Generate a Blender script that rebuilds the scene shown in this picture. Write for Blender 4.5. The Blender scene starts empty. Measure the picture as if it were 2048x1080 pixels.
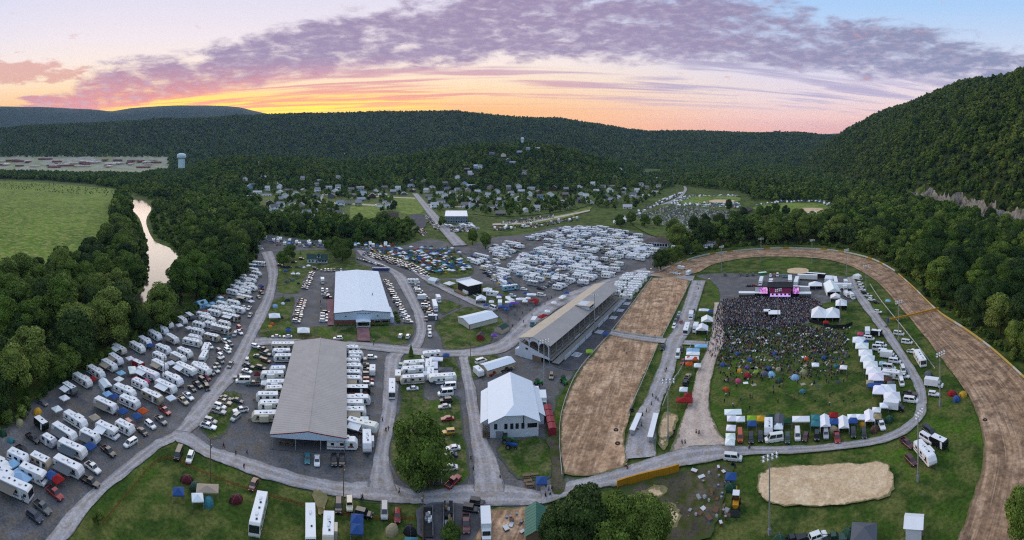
import bpy, bmesh, math, random
import numpy as np
from mathutils import Vector, Matrix
from mathutils.geometry import delaunay_2d_cdt

# ------------------------------------------------------------------ camera
SC = bpy.context.scene
COL = SC.collection
H, F, Y0, XC = 94.0, 900.0, 300.0, 1024.0          # camera height, cylinder radius, horizon row, centre column of the 2048x1080 photo
cd = bpy.data.cameras.new('camera')
cd.type = 'PANO'
cd.panorama_type = 'CENTRAL_CYLINDRICAL'
cd.central_cylindrical_radius = 1.0
cd.central_cylindrical_range_u_min = -XC / F
cd.central_cylindrical_range_u_max = XC / F
cd.central_cylindrical_range_v_min = -(1080 - Y0) / F
cd.central_cylindrical_range_v_max = Y0 / F
cd.clip_start = 1.0
cd.clip_end = 60000.0
cam = bpy.data.objects.new('camera', cd)
cam.location = (0, 0, H)
cam.rotation_euler = (math.pi / 2, 0, 0)
COL.objects.link(cam)
SC.camera = cam

# ------------------------------------------------------------------ view and light
SC.view_settings.view_transform = 'Standard'
SC.view_settings.look = 'None'
SC.view_settings.exposure = 0.2
SC.view_settings.gamma = 1.0
SC.view_settings.use_curve_mapping = False
SC.render.engine = 'CYCLES'
SC.cycles.max_bounces = 5
SC.cycles.diffuse_bounces = 3
SC.cycles.glossy_bounces = 2
SC.cycles.transmission_bounces = 2
SC.cycles.transparent_max_bounces = 8
SC.cycles.volume_bounces = 0
SC.cycles.filter_width = 1.2
SC.cycles.use_denoising = False                     # the fine grain of gravel and leaves is wanted
SC.cycles.caustics_reflective = False
SC.cycles.caustics_refractive = False

SUN_AZ = math.radians(-31.0)                        # sunset glow, from the photo
sd = bpy.data.lights.new('sun', 'SUN')
sd.energy = 1.5
sd.angle = math.radians(50)
sd.color = (1.0, 0.86, 0.72)
sun = bpy.data.objects.new('sun', sd)
_e = math.radians(22)
_v = Vector((math.sin(SUN_AZ) * math.cos(_e), math.cos(SUN_AZ) * math.cos(_e), math.sin(_e)))
sun.rotation_euler = _v.to_track_quat('Z', 'Y').to_euler()
sun.location = (0, 0, 300)
COL.objects.link(sun)


def lin(h):
    h = h.lstrip('#')
    c = [int(h[i:i + 2], 16) / 255 for i in (0, 2, 4)]
    return tuple(v / 12.92 if v <= .04045 else ((v + .055) / 1.055) ** 2.4 for v in c)


class NT:
    """small node-tree helper"""
    def __init__(s, nt):
        s.nt = nt
        s.n = nt.nodes
        s.l = nt.links

    def add(s, t, **kw):
        nd = s.n.new(t)
        for k, v in kw.items():
            setattr(nd, k, v)
        return nd

    def put(s, sock, v):
        if hasattr(v, 'is_output'):
            s.l.new(v, sock)
        elif v is not None:
            sock.default_value = v

    def math(s, op, a, b=None, c=None, clamp=False):
        nd = s.add('ShaderNodeMath', operation=op, use_clamp=clamp)
        for i, v in enumerate((a, b, c)):
            if v is not None:
                s.put(nd.inputs[i], v)
        return nd.outputs[0]

    def vmath(s, op, a, b=None):
        nd = s.add('ShaderNodeVectorMath', operation=op)
        s.put(nd.inputs[0], a)
        if b is not None:
            s.put(nd.inputs[1], b)
        return nd.outputs[1] if op in ('DOT_PRODUCT', 'LENGTH') else nd.outputs[0]

    def mix(s, f, a, b, kind='MIX'):
        nd = s.add('ShaderNodeMix', data_type='RGBA', blend_type=kind)
        nd.clamp_factor = True
        s.put(nd.inputs[0], f)
        for sock, v in ((nd.inputs[6], a), (nd.inputs[7], b)):
            if isinstance(v, tuple) and len(v) == 3:
                v = (*v, 1)
            s.put(sock, v)
        return nd.outputs[2]

    def noise(s, vec, scale, detail=3, rough=.55, dist=0.0, out=0):
        nd = s.add('ShaderNodeTexNoise')
        if vec is not None:
            s.l.new(vec, nd.inputs['Vector'])
        nd.inputs['Scale'].default_value = scale
        nd.inputs['Detail'].default_value = detail
        nd.inputs['Roughness'].default_value = rough
        nd.inputs['Distortion'].default_value = dist
        return nd.outputs[out]

    def ramp(s, fac, stops, interp='LINEAR'):
        nd = s.add('ShaderNodeValToRGB')
        cr = nd.color_ramp
        cr.interpolation = interp
        while len(cr.elements) < len(stops):
            cr.elements.new(0.5)
        for e, (p, c) in zip(cr.elements, stops):
            e.position = p
            e.color = (*c, 1) if len(c) == 3 else c
        s.put(nd.inputs[0], fac)
        return nd.outputs[0]

    def smooth(s, x, a, b):
        nd = s.add('ShaderNodeMapRange', interpolation_type='SMOOTHSTEP')
        s.put(nd.inputs['Value'], x)
        nd.inputs['From Min'].default_value = a
        nd.inputs['From Max'].default_value = b
        return nd.outputs[0]


# ------------------------------------------------------------------ sky
def make_world():
    w = bpy.data.worlds.new('World')
    SC.world = w
    w.use_nodes = True
    w.node_tree.nodes.clear()
    T = NT(w.node_tree)
    out = T.add('ShaderNodeOutputWorld')
    bg = T.add('ShaderNodeBackground')
    T.l.new(bg.outputs[0], out.inputs[0])
    tc = T.add('ShaderNodeTexCoord')
    d = T.vmath('NORMALIZE', tc.outputs['Generated'])
    sp = T.add('ShaderNodeSeparateXYZ')
    T.l.new(d, sp.inputs[0])
    X, Y, Z = sp.outputs
    hl = T.math('SQRT', T.math('ADD', T.math('MULTIPLY', X, X), T.math('MULTIPLY', Y, Y)))
    tane = T.math('DIVIDE', Z, T.math('MAXIMUM', hl, 1e-4))          # tangent of the elevation
    ca = T.math('DIVIDE', T.math('ADD', T.math('MULTIPLY', X, math.sin(SUN_AZ)), T.math('MULTIPLY', Y, math.cos(SUN_AZ))), T.math('MAXIMUM', hl, 1e-4))
    e01 = T.math('MULTIPLY', T.math('ARCTANGENT', T.math('MAXIMUM', tane, 0.0)), 2 / math.pi)   # 0 horizon .. 1 zenith
    D = 1 / 90
    warm = T.ramp(e01, [(0, lin('f4a030')), (4.8 * D, lin('fbb658')), (6.2 * D, lin('fcc880')), (8.2 * D, lin('fcdcae')), (11 * D, lin('f9e6d8')), (14 * D, lin('efe3e6')),
                        (18 * D, lin('e2dcea')), (27 * D, lin('d0d9ee')), (50 * D, lin('c6d2ea')), (1, lin('c4cfe6'))])
    cool = T.ramp(e01, [(0, lin('eca590')), (2.5 * D, lin('ecae9a')), (4.4 * D, lin('eabfb0')), (6.5 * D, lin('e6d0ce')), (9.5 * D, lin('dad3e0')), (13.5 * D, lin('c4d3ea')),
                        (18 * D, lin('a8caf0')), (30 * D, lin('b2cdec')), (55 * D, lin('bfcfe8')), (1, lin('c4cfe6'))])
    base = T.mix(T.smooth(ca, 0.35, 0.97), cool, warm)
    # the glow where the sun has just gone down
    glow = T.math('MULTIPLY', T.smooth(ca, 0.90, 0.995), T.smooth(tane, 0.145, 0.095))
    base = T.mix(T.math('MULTIPLY', glow, 0.95), base, (1.4, .84, .01))
    # one sheet of altocumulus, on a plane above the valley
    zz = T.math('MAXIMUM', tane, 0.02)
    rr = T.math('DIVIDE', 1.0, T.math('MULTIPLY', zz, T.math('MAXIMUM', hl, 1e-4)))
    pv = T.add('ShaderNodeCombineXYZ')
    T.l.new(T.math('MULTIPLY', X, rr), pv.inputs[0])
    T.l.new(T.math('MULTIPLY', Y, rr), pv.inputs[1])
    P = pv.outputs[0]
    sp2 = T.add('ShaderNodeSeparateXYZ')
    T.l.new(P, sp2.inputs[0])
    U, V = sp2.outputs[0], sp2.outputs[1]
    q = T.math('ADD', V, T.math('MULTIPLY', U, 0.2))                  # across the band
    wob = T.math('MULTIPLY', T.math('SUBTRACT', T.noise(P, 0.55, 2), 0.5), 1.7)
    qq = T.math('ADD', q, wob)
    band = T.math('MULTIPLY', T.smooth(qq, 2.45, 3.2), T.smooth(qq, 5.75, 4.3))
    thin = T.math('MULTIPLY', T.smooth(qq, 4.2, 5.2), T.smooth(qq, 13.0, 7.0))
    az = T.math('ARCTAN2', X, Y)
    fv = T.add('ShaderNodeCombineXYZ')
    T.l.new(az, fv.inputs[0])
    T.l.new(T.math('MULTIPLY', tane, 2.7), fv.inputs[1])
    fine = T.noise(fv.outputs[0], 15.0, 5, .62, 0.25)
    mid = T.noise(P, 1.1, 3, .55, 0.3)
    dens = T.math('ADD', T.math('MULTIPLY', fine, .85), T.math('MULTIPLY', mid, .45))
    body = T.smooth(T.math('ADD', dens, T.math('MULTIPLY', band, .33)), .68, 1.0)
    body = T.math('MULTIPLY', body, T.smooth(band, 0.0, 0.25))
    mp = T.add('ShaderNodeMapping')
    mp.inputs['Rotation'].default_value = (0, 0, 0.19)
    mp.inputs['Scale'].default_value = (0.30, 1.25, 1)
    T.l.new(P, mp.inputs['Vector'])
    streak = T.noise(mp.outputs[0], 1.15, 3, .6, 0.5)
    st = T.math('MULTIPLY', T.smooth(T.math('ADD', streak, T.math('MULTIPLY', T.smooth(ca, .9, 1.0), .08)), .47, .64), thin)
    near_sun = T.smooth(ca, 0.55, 1.0)
    lowc = T.smooth(tane, 0.22, 0.09)
    ccol = T.mix(T.smooth(ca, -0.2, 0.9), lin('8188a6'), lin('9684a4'))
    ccol = T.mix(T.math('MULTIPLY', near_sun, lowc), ccol, lin('e28c84'))
    shade = T.smooth(T.math('ADD', T.noise(fv.outputs[0], 34.0, 2, .6), T.math('MULTIPLY', body, -.12)), .3, .62)
    ccol = T.mix(T.math('MULTIPLY', shade, .5), ccol, lin('beb0c2'))
    sky = T.mix(T.math('MULTIPLY', body, .94), base, ccol)
    # a loose orange cloud of its own, low on the left
    bv = T.add('ShaderNodeVectorMath', operation='DISTANCE')
    T.l.new(P, bv.inputs[0])
    bv.inputs[1].default_value = (-5.3, 2.6, 0)
    bm_ = T.math('ADD', T.smooth(bv.outputs[1], 1.5, .2), T.math('MULTIPLY', T.math('SUBTRACT', fine, .5), 2.6))
    sky = T.mix(T.math('MULTIPLY', T.smooth(bm_, .35, .75), .75), sky, lin('d79a8c'))
    scol = T.mix(T.math('MULTIPLY', near_sun, T.smooth(tane, 0.24, 0.10)), lin('a99fbd'), lin('ee8f80'))
    sky = T.mix(T.math('MULTIPLY', st, .8), sky, scol)
    # the low sky is seen through kilometres of evening air and keeps its strength
    air = T.math('MINIMUM', T.math('DIVIDE', 1056.0, T.math('MAXIMUM', Z, 0.05)), 14300.0)
    gain = T.math('EXPONENT', T.math('MULTIPLY', air, 3.2e-5))
    gc = T.add('ShaderNodeCombineColor')
    for i in range(3):
        T.l.new(gain, gc.inputs[i])
    sky = T.mix(1.0, sky, gc.outputs[0], 'MULTIPLY')
    # ground half of the sphere: dull, never seen
    sky = T.mix(T.smooth(Z, -0.02, 0.0), lin('55584c'), sky)
    T.l.new(sky, bg.inputs[0])
    bg.inputs[1].default_value = 0.9
    if hasattr(w, 'cycles'):
        w.cycles.sampling_method = 'NONE'


make_world()

# ------------------------------------------------------------------ helpers: photo pixel <-> place
RNG = random.Random(7)


def G(x, y, z=0.0):
    """ground place (X, Y) of a photo pixel that shows a point at height z"""
    d = F * (H - z) / (y - Y0)
    t = (x - XC) / F
    return (d * math.sin(t), d * math.cos(t))


def px_scale(X, Y):
    return F / max(1.0, math.hypot(X, Y))


def heading(x, y, dx, dy, z=0.0):
    a, b = G(x, y, z), G(x + dx, y + dy, z)
    return math.atan2(b[1] - a[1], b[0] - a[0])


def S(x, a, b):
    t = np.clip((np.asarray(x, float) - a) / (b - a), 0, 1)
    return t * t * (3 - 2 * t)


RIDGE = np.array([(-400, 262), (0, 258), (120, 249), (230, 243), (400, 236), (540, 229), (620, 227), (760, 224), (850, 224), (940, 226), (1020, 232), (1120, 239),
                  (1200, 250), (1260, 259), (1300, 262), (1400, 262), (1500, 265), (1600, 268), (1680, 271), (1750, 273), (2400, 275)], float)
BLUE = np.array([(-400, 212), (0, 213), (80, 215), (180, 219), (222, 223), (260, 217), (320, 213), (400, 211), (440, 212), (480, 215), (530, 227), (600, 245), (700, 275),
                 (1500, 290), (1640, 270), (1700, 266), (1760, 268), (2400, 280)], float)
KNOB = np.array([(-400, 345), (340, 345), (380, 333), (420, 318), (480, 311), (560, 313), (640, 319), (700, 322), (760, 318), (800, 311), (860, 300), (940, 288), (1000, 283),
                 (1060, 283), (1110, 288), (1160, 300), (1200, 316), (1245, 330), (1300, 345), (2400, 350)], float)
FL0 = np.array((427.0, 197.0))                      # foot of the steep mountain beyond the race track
FLD = np.array((0.4995, 0.8663))


def vnoise(x, y, seed=0):
    """cheap smooth value noise"""
    xi, yi = np.floor(x), np.floor(y)
    fx, fy = x - xi, y - yi
    fx, fy = fx * fx * (3 - 2 * fx), fy * fy * (3 - 2 * fy)

    def h(a, b):
        v = np.sin(a * 127.1 + b * 311.7 + seed * 74.7) * 43758.5453
        return v - np.floor(v)
    return (h(xi, yi) * (1 - fx) + h(xi + 1, yi) * fx) * (1 - fy) + (h(xi, yi + 1) * (1 - fx) + h(xi + 1, yi + 1) * fx) * fy


def mountain_pq(X, Y):
    rx, ry = X - FL0[0], Y - FL0[1]
    q = rx * FLD[0] + ry * FLD[1]
    p = rx * FLD[1] - ry * FLD[0]
    return p, q


def hz(X, Y):
    X, Y = np.asarray(X, float), np.asarray(Y, float)
    d = np.hypot(X, Y) + 1e-6
    th = np.arctan2(X, Y)
    px = XC + F * th
    front = S(np.cos(th), -0.2, 0.25)
    n1 = vnoise(X / 420, Y / 420, 1) - .5
    n2 = vnoise(X / 150, Y / 150, 2) - .5
    # main ridge
    dc = 3900.0
    zc = H + (Y0 - np.interp(px, RIDGE[:, 0], RIDGE[:, 1])) / F * dc - 12
    t = np.clip((d - 2250) / (dc - 2250), 0, 1)
    prof = 0.22 * S(t, 0, .42) + 0.78 * S(t, .22, 1.0)
    z = zc * prof + (n1 * 75 + n2 * 20) * S(t, .05, .5) * (1 - S(t, .8, 1.0))
    z = np.where(d > dc, zc - (d - dc) * 0.02, z)
    # far blue ridge
    db = 9500.0
    zb = H + (Y0 - np.interp(px, BLUE[:, 0], BLUE[:, 1])) / F * db
    tb = np.clip((d - 6200) / (db - 6200), 0, 1)
    z2 = zb * S(tb, 0, 1) + n1 * 60 * S(tb, .1, .5) * (1 - S(tb, .8, 1))
    z = np.where(d > 6000, np.maximum(z, z2), z)
    # wooded knob behind the town
    dk = 1520.0
    zk = H + (Y0 - np.interp(px, KNOB[:, 0], KNOB[:, 1])) / F * dk - 15
    tk = np.clip((d - 930) / (dk - 930), 0, 1)
    k = np.where(d < dk, zk * S(tk, 0, 1), zk * (1 - 0.75 * S(d, dk, 2500))) + n2 * 12 * S(tk, .1, .5)
    k = k * S(px, 330, 430) * (1 - S(px, 1225, 1320))
    z = np.maximum(z, np.maximum(k, 0))
    z = z * front
    # steep mountain on the far side of the race track
    p, q = mountain_pq(X, Y)
    crest = np.interp(q, [-900, -300, 0, 400, 800, 1300, 2000, 2900, 3900], [315, 300, 288, 290, 304, 302, 256, 168, 40])
    p2 = p + (vnoise(q / 90, p / 400, 5) - .5) * 26
    tm = np.clip(p2 / 430, 0, 1)
    m = crest * (1 - (1 - tm) ** 1.55) + (vnoise(X / 110, Y / 110, 3) - .5) * 22 * S(tm, .05, .4)
    # limestone cliff at its foot
    cl = S(q, 520, 330) * S(q, -500, -200)
    m = m * (1 - .35 * cl * S(p2, 60, 0)) + cl * 22 * S(p2, -2, 7) * (1 - .8 * S(p2, 40, 160))
    m = np.where(p2 > -2, m, 0)
    z = np.maximum(z, m)
    # river bed
    return z


def hz1(x, y):
    return float(hz(np.array([x]), np.array([y]))[0])


def GT(x, y):
    """place on the terrain seen at a photo pixel"""
    t = (x - XC) / F
    d = np.arange(60, 9000, 4.0)
    X, Y = d * math.sin(t), d * math.cos(t)
    z = hz(X, Y)
    yy = Y0 - F * (z - H) / d
    i = np.argmax(yy <= y)
    return float(X[i]), float(Y[i]), float(z[i])


# ------------------------------------------------------------------ mesh building
class MB:
    def __init__(s):
        s.v, s.f, s.m, s.t = [], [], [], []
        s.mats = []
        s.M = None
        s.tint = (1, 1, 1)

    def mi(s, mat):
        if mat not in s.mats:
            s.mats.append(mat)
        return s.mats.index(mat)

    def add(s, vs, fs, mat):
        o = len(s.v)
        if s.M is not None:
            vs = [tuple(s.M @ Vector(p)) for p in vs]
        s.v.extend(vs)
        k = s.mi(mat)
        for f in fs:
            s.f.append(tuple(i + o for i in f))
            s.m.append(k)
            s.t.append(s.tint)
        return s

    def box(s, x0, x1, y0, y1, z0, z1, mat):
        v = [(x0, y0, z0), (x1, y0, z0), (x1, y1, z0), (x0, y1, z0), (x0, y0, z1), (x1, y0, z1), (x1, y1, z1), (x0, y1, z1)]
        return s.add(v, [(3, 2, 1, 0), (4, 5, 6, 7), (0, 1, 5, 4), (1, 2, 6, 5), (2, 3, 7, 6), (3, 0, 4, 7)], mat)

    def rings(s, rings, mat, cap=True, closed=True):
        n = len(rings[0])
        v = [p for r in rings for p in r]
        f = []
        for i in range(len(rings) - 1):
            for j in range(n if closed else n - 1):
                a, b = i * n + j, i * n + (j + 1) % n
                f.append((a, b, b + n, a + n))
        if cap:
            f.append(tuple(reversed(range(n))))
            f.append(tuple(range((len(rings) - 1) * n, len(rings) * n)))
        return s.add(v, f, mat)

    def prism(s, prof, y0, y1, mat):
        """profile of (x, z), counter-clockwise seen from -y, extruded along y"""
        return s.rings([[(x, y0, z) for x, z in prof], [(x, y1, z) for x, z in prof]], mat)

    def tube(s, p, q, r, mat, n=6, r2=None):
        p, q = Vector(p), Vector(q)
        z = (q - p).normalized()
        x = z.orthogonal().normalized()
        y = z.cross(x)
        r2 = r if r2 is None else r2
        a = [(x * math.cos(i * 2 * math.pi / n) + y * math.sin(i * 2 * math.pi / n)) for i in range(n)]
        return s.rings([[tuple(p + k * r) for k in a], [tuple(q + k * r2) for k in a]], mat)

    def quad(s, a, b, c, d, mat):
        return s.add([a, b, c, d], [(0, 1, 2, 3)], mat)

    def dome(s, rx, ry, h, mat, n=10, m=4, z0=0.0, pw=1.0):
        rings = []
        for i in range(m):
            e = i / m * math.pi / 2
            c, z = math.cos(e) ** pw, math.sin(e)
            rings.append([(rx * c * math.cos(j * 2 * math.pi / n), ry * c * math.sin(j * 2 * math.pi / n), z0 + h * z) for j in range(n)])
        s.rings(rings, mat, cap=False)
        o = (m - 1) * n
        top = rings[-1] + [(0, 0, z0 + h)]
        return s.add(top, [(j, (j + 1) % n, n) for j in range(n)], mat)

    def mesh(s, name, smooth=False, tint=False):
        me = bpy.data.meshes.new(name)
        me.from_pydata(s.v, [], s.f)
        for m in s.mats:
            me.materials.append(m)
        if len(s.mats) > 1:
            me.polygons.foreach_set('material_index', s.m)
        if smooth:
            me.polygons.foreach_set('use_smooth', [True] * len(s.f))
        if tint:
            a = me.attributes.new('tint', 'FLOAT_COLOR', 'FACE')
            a.data.foreach_set('color', [c for t in s.t for c in (*t, 1.0)])
        me.update()
        return me


def ob(name, mesh, parent=None, loc=None, rz=None, color=None, kind=None):
    o = bpy.data.objects.new(name, mesh)
    COL.objects.link(o)
    if parent is not None:
        o.parent = parent
    if loc is not None:
        o.location = loc
    if rz is not None:
        o.rotation_euler = (0, 0, rz)
    if color is not None:
        o.color = (*color, 1)
    if kind:
        o['kind'] = kind
    return o


# labels are written at the end, once every thing of a place is known
THINGS = []


def thing(o, cat, desc, place, order='far', group=None, fixed=None, ph=None):
    o['category'] = cat
    if group:
        o['group'] = group
    if fixed:
        o['label'] = fixed
    else:
        THINGS.append((o, desc, place, order))
    return o


ORD = ('first second third fourth fifth sixth seventh eighth ninth tenth eleventh twelfth thirteenth fourteenth fifteenth sixteenth seventeenth eighteenth nineteenth').split()
TENS = {2: 'twent', 3: 'thirt', 4: 'fort', 5: 'fift', 6: 'sixt', 7: 'sevent', 8: 'eight', 9: 'ninet'}


def ordinal(n):
    if n < 20:
        return ORD[n - 1]
    if n >= 100:
        return ('hundredth' if n == 100 else 'hundred-and-' + ordinal(n - 100))
    t, u = divmod(n, 10)
    return TENS[t] + ('ieth' if u == 0 else 'y-' + ORD[u - 1])


def write_labels():
    by = {}
    for o, desc, place, order in THINGS:
        by.setdefault((desc, place), []).append((o, order))
    for (desc, place), rows in by.items():
        if len(rows) == 1:
            rows[0][0]['label'] = f'{desc} {place}'
            continue
        order = rows[0][1]

        def key(r):
            x, y = r[0].location[0], r[0].location[1]
            return math.atan2(x, y) if order == 'left' else -math.hypot(x, y) if order == 'far' else math.hypot(x, y)
        rows.sort(key=key)
        end = {'left': 'from left', 'far': 'from the far end', 'near': 'from the near end'}[order]
        for i, (o, _r) in enumerate(rows):
            o['label'] = f'{desc} {place}, {ordinal(i + 1)} {end}'
            if len(o['label'].split()) > 16:
                print('LONG', o['label'])


# ------------------------------------------------------------------ materials
MATS = {}


def mat(name, col='888888', rough=.7, var=.18, scale=.6, src=None, metal=0.0, emit=0.0, alpha=None, spec=.3, detail=3, coat=0.0):
    """procedural paint: a base colour, mottled by noise in place space. src 'obj' takes the object's own colour, 'att' the face tint"""
    if name in MATS:
        return MATS[name]
    m = bpy.data.materials.new(name)
    m.use_nodes = True
    T = NT(m.node_tree)
    b = T.n['Principled BSDF']
    b.inputs['Roughness'].default_value = rough
    b.inputs['Metallic'].default_value = metal
    b.inputs['Specular IOR Level'].default_value = spec
    b.inputs['Coat Weight'].default_value = coat
    if src == 'obj':
        c = T.add('ShaderNodeObjectInfo').outputs['Color']
    elif src == 'att':
        c = T.add('ShaderNodeAttribute', attribute_name='tint').outputs['Color']
    else:
        c = (*lin(col), 1)
    if var:
        g = T.add('ShaderNodeNewGeometry')
        n = T.noise(g.outputs['Position'], scale, detail, .65)
        k = T.math('MULTIPLY_ADD', n, 2 * var, 1 - var)
        r = T.add('ShaderNodeCombineColor')
        for i in range(3):
            T.l.new(k, r.inputs[i])
        c = T.mix(1.0, c, r.outputs[0], 'MULTIPLY')
    T.put(b.inputs['Base Color'], c)
    if emit:
        T.put(b.inputs['Emission Color'], c)
        b.inputs['Emission Strength'].default_value = emit
    if alpha is not None:
        b.inputs['Alpha'].default_value = alpha
    MATS[name] = m
    return m


def ground_mat(name, cols, scales, rough=.95, edge=None, rut=None, grain=2.2, grainamt=.25, streak=None):
    """ground: colours blended by noises of several sizes; 'edge' is the colour that eats raggedly into the border; 'rut' the colour of wheel tracks"""
    m = bpy.data.materials.new(name)
    m.use_nodes = True
    T = NT(m.node_tree)
    b = T.n['Principled BSDF']
    b.inputs['Roughness'].default_value = rough
    b.inputs['Specular IOR Level'].default_value = .12
    g = T.add('ShaderNodeNewGeometry')
    P = g.outputs['Position']
    c = (*lin(cols[0]), 1)
    for k, (col, sc) in enumerate(zip(cols[1:], scales)):
        n = T.noise(P, sc, 2, .62)
        c = T.mix(T.smooth(n, .40, .66), c, lin(col))
    if rut:
        a = T.add('ShaderNodeAttribute', attribute_name='across').outputs['Fac']
        w = T.math('ABSOLUTE', T.math('SUBTRACT', T.math('ABSOLUTE', a), .42))
        w = T.math('ADD', w, T.math('MULTIPLY', T.math('SUBTRACT', T.noise(P, .18, 3), .5), .35))
        c = T.mix(T.math('MULTIPLY', T.smooth(w, .26, .04), .55), c, lin(rut))
    if streak is not None:
        if streak == 'lane':
            cv = T.add('ShaderNodeCombineXYZ')
            T.l.new(T.math('MULTIPLY', T.add('ShaderNodeAttribute', attribute_name='along').outputs['Fac'], .009), cv.inputs[0])
            T.l.new(T.math('MULTIPLY', T.add('ShaderNodeAttribute', attribute_name='across').outputs['Fac'], 6.0), cv.inputs[1])
            sv = cv.outputs[0]
        else:
            mp = T.add('ShaderNodeMapping')
            mp.vector_type = 'TEXTURE'
            mp.inputs['Rotation'].default_value = (0, 0, streak)
            mp.inputs['Scale'].default_value = (30, 2.2, 1)
            T.l.new(P, mp.inputs['Vector'])
            sv = mp.outputs[0]
        n = T.noise(sv, 1.0, 3, .7, .25)
        c = T.mix(T.math('MULTIPLY', T.smooth(n, .44, .62), .75), c, lin(cols[3]))
        n = T.noise(sv, 2.3, 2, .7)
        c = T.mix(T.math('MULTIPLY', T.smooth(n, .52, .7), .4), c, lin('dcbca0'))
    fine = T.noise(P, grain, 2, .75)
    k = T.math('MULTIPLY_ADD', fine, 4.4 * grainamt, 1 - 2.2 * grainamt)
    r = T.add('ShaderNodeCombineColor')
    for i in range(3):
        T.l.new(k, r.inputs[i])
    c = T.mix(1.0, c, r.outputs[0], 'MULTIPLY')
    if edge:
        a = T.add('ShaderNodeAttribute', attribute_name='edge').outputs['Fac']
        n = T.noise(P, .55, 2, .7)
        n2 = T.noise(P, .12, 2, .6)
        e = T.math('ADD', T.math('MULTIPLY', a, 2.3), T.math('ADD', T.math('MULTIPLY', T.math('SUBTRACT', n, .5), 1.7), T.math('MULTIPLY', T.math('SUBTRACT', n2, .5), 1.3)))
        ge = T.mix(T.math('MULTIPLY', T.noise(P, .9, 2), .5), lin(edge), lin(cols[0]))
        c = T.mix(T.smooth(e, .62, .30), c, ge)
    T.l.new(c, b.inputs['Base Color'])
    MATS[name] = m
    return m


GRASS = ground_mat('grass', ['394f1a', '4a651d', '2d4317', '5f6433'], [.018, .06, .13], edge=None, grain=.9, grainamt=.5)
ground_mat('lawn', ['3a501a', '4a651c', '2e4417', '66663f'], [.03, .08, .2], edge='565759', grain=1.1, grainamt=.5)
ground_mat('meadow', ['567420', '6f8a30', '466420', '868a48'], [.009, .03, .12], edge='4d6428', grain=.3, grainamt=.45)
ground_mat('gravel', ['636468', '525459', '757477', '68635d'], [.03, .10, .22], edge='3d521c', grain=1.6, grainamt=.36)
ground_mat('road', ['9d9b9f', '8a898e', 'aeaaab', '968d85'], [.04, .12, .3], edge='636468', rut='b9b5b8', grain=1.8, grainamt=.28)
ground_mat('road_in_grass', ['9d9b9f', '8a898e', 'aeaaab', '968d85'], [.04, .12, .3], edge='46552a', rut='b6b2b5', grain=1.8, grainamt=.28)
ground_mat('asphalt', ['4f4f53', '434348', '5a595c'], [.05, .2], edge='636468', grain=1.5, grainamt=.2)
ground_mat('dirt', ['c09c7c', 'a88566', 'ceae90', '8c7058'], [.035, .07, .16], edge='48562a', grain=.8, grainamt=.4, streak=math.radians(67))
ground_mat('track_dirt', ['ae8e70', '97795f', 'be9f84', '7c6450'], [.035, .07, .16], edge='48562a', grain=.8, grainamt=.4, streak='lane')
ground_mat('sand', ['d0b490', 'bfa27f', 'dcc2a0'], [.05, .2], edge='48562a', grain=1.3, grainamt=.28)
ground_mat('path', ['bba89c', 'a8968c', 'c9b6a6'], [.06, .2], edge='4e5a30', rut='cfbfb2', grain=1.6, grainamt=.28)
ground_mat('brickwalk', ['8d686a', '7a5a5e'], [.2], grain=2.5, grainamt=.3)
ground_mat('yard', ['5a5348', '4a463c', '6a6050', '41491f'], [.06, .15, .3], edge='3d521c', grain=1.2, grainamt=.4)
ground_mat('pale_field', ['9a9a86', 'a8a49a', '7d8a50', '8f8f7c'], [.004, .012, .03], grain=.1, grainamt=.3)
ground_mat('town_grass', ['435c1d', '526d20', '344c1a', '6a6b42'], [.03, .08, .2], edge='394f1a', grain=.8, grainamt=.45)
ground_mat('forestfloor', ['2c3a1a', '233016', '38431f'], [.02, .08], grain=.3, grainamt=.3)


def water_mat():
    m = bpy.data.materials.new('river_water')
    m.use_nodes = True
    T = NT(m.node_tree)
    b = T.n['Principled BSDF']
    b.inputs['Base Color'].default_value = (*lin('3a3a32'), 1)
    b.inputs['Roughness'].default_value = .12
    b.inputs['IOR'].default_value = 1.33
    b.inputs['Specular IOR Level'].default_value = .32
    g = T.add('ShaderNodeNewGeometry')
    bp = T.add('ShaderNodeBump')
    bp.inputs['Strength'].default_value = .08
    bp.inputs['Distance'].default_value = .2
    T.l.new(T.noise(g.outputs['Position'], .35, 3), bp.inputs['Height'])
    T.l.new(bp.outputs[0], b.inputs['Normal'])
    MATS['river_water'] = m


water_mat()


def leaf_mat(name, a, b_, c_):
    m = bpy.data.materials.new(name)
    m.use_nodes = True
    T = NT(m.node_tree)
    b = T.n['Principled BSDF']
    b.inputs['Roughness'].default_value = .75
    b.inputs['Specular IOR Level'].default_value = .15
    g = T.add('ShaderNodeNewGeometry')
    rnd = T.add('ShaderNodeObjectInfo').outputs['Random']
    c = T.mix(rnd, lin(a), lin(b_))
    n = T.noise(g.outputs['Position'], .012, 3)
    c = T.mix(T.smooth(n, .35, .7), c, lin(c_))
    n2 = T.noise(g.outputs['Position'], .7, 3, .7)
    n3 = T.noise(g.outputs['Position'], .22, 2, .6)  # crown highlights and shadows put into the leaf colour as clumps
    k = T.math('MULTIPLY', T.math('MULTIPLY_ADD', n2, 1.2, .4), T.math('MULTIPLY_ADD', n3, 1.8, .1))
    r = T.add('ShaderNodeCombineColor')
    for i in range(3):
        T.l.new(k, r.inputs[i])
    T.l.new(T.mix(1.0, c, r.outputs[0], 'MULTIPLY'), b.inputs['Base Color'])
    MATS[name] = m
    return m


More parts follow.
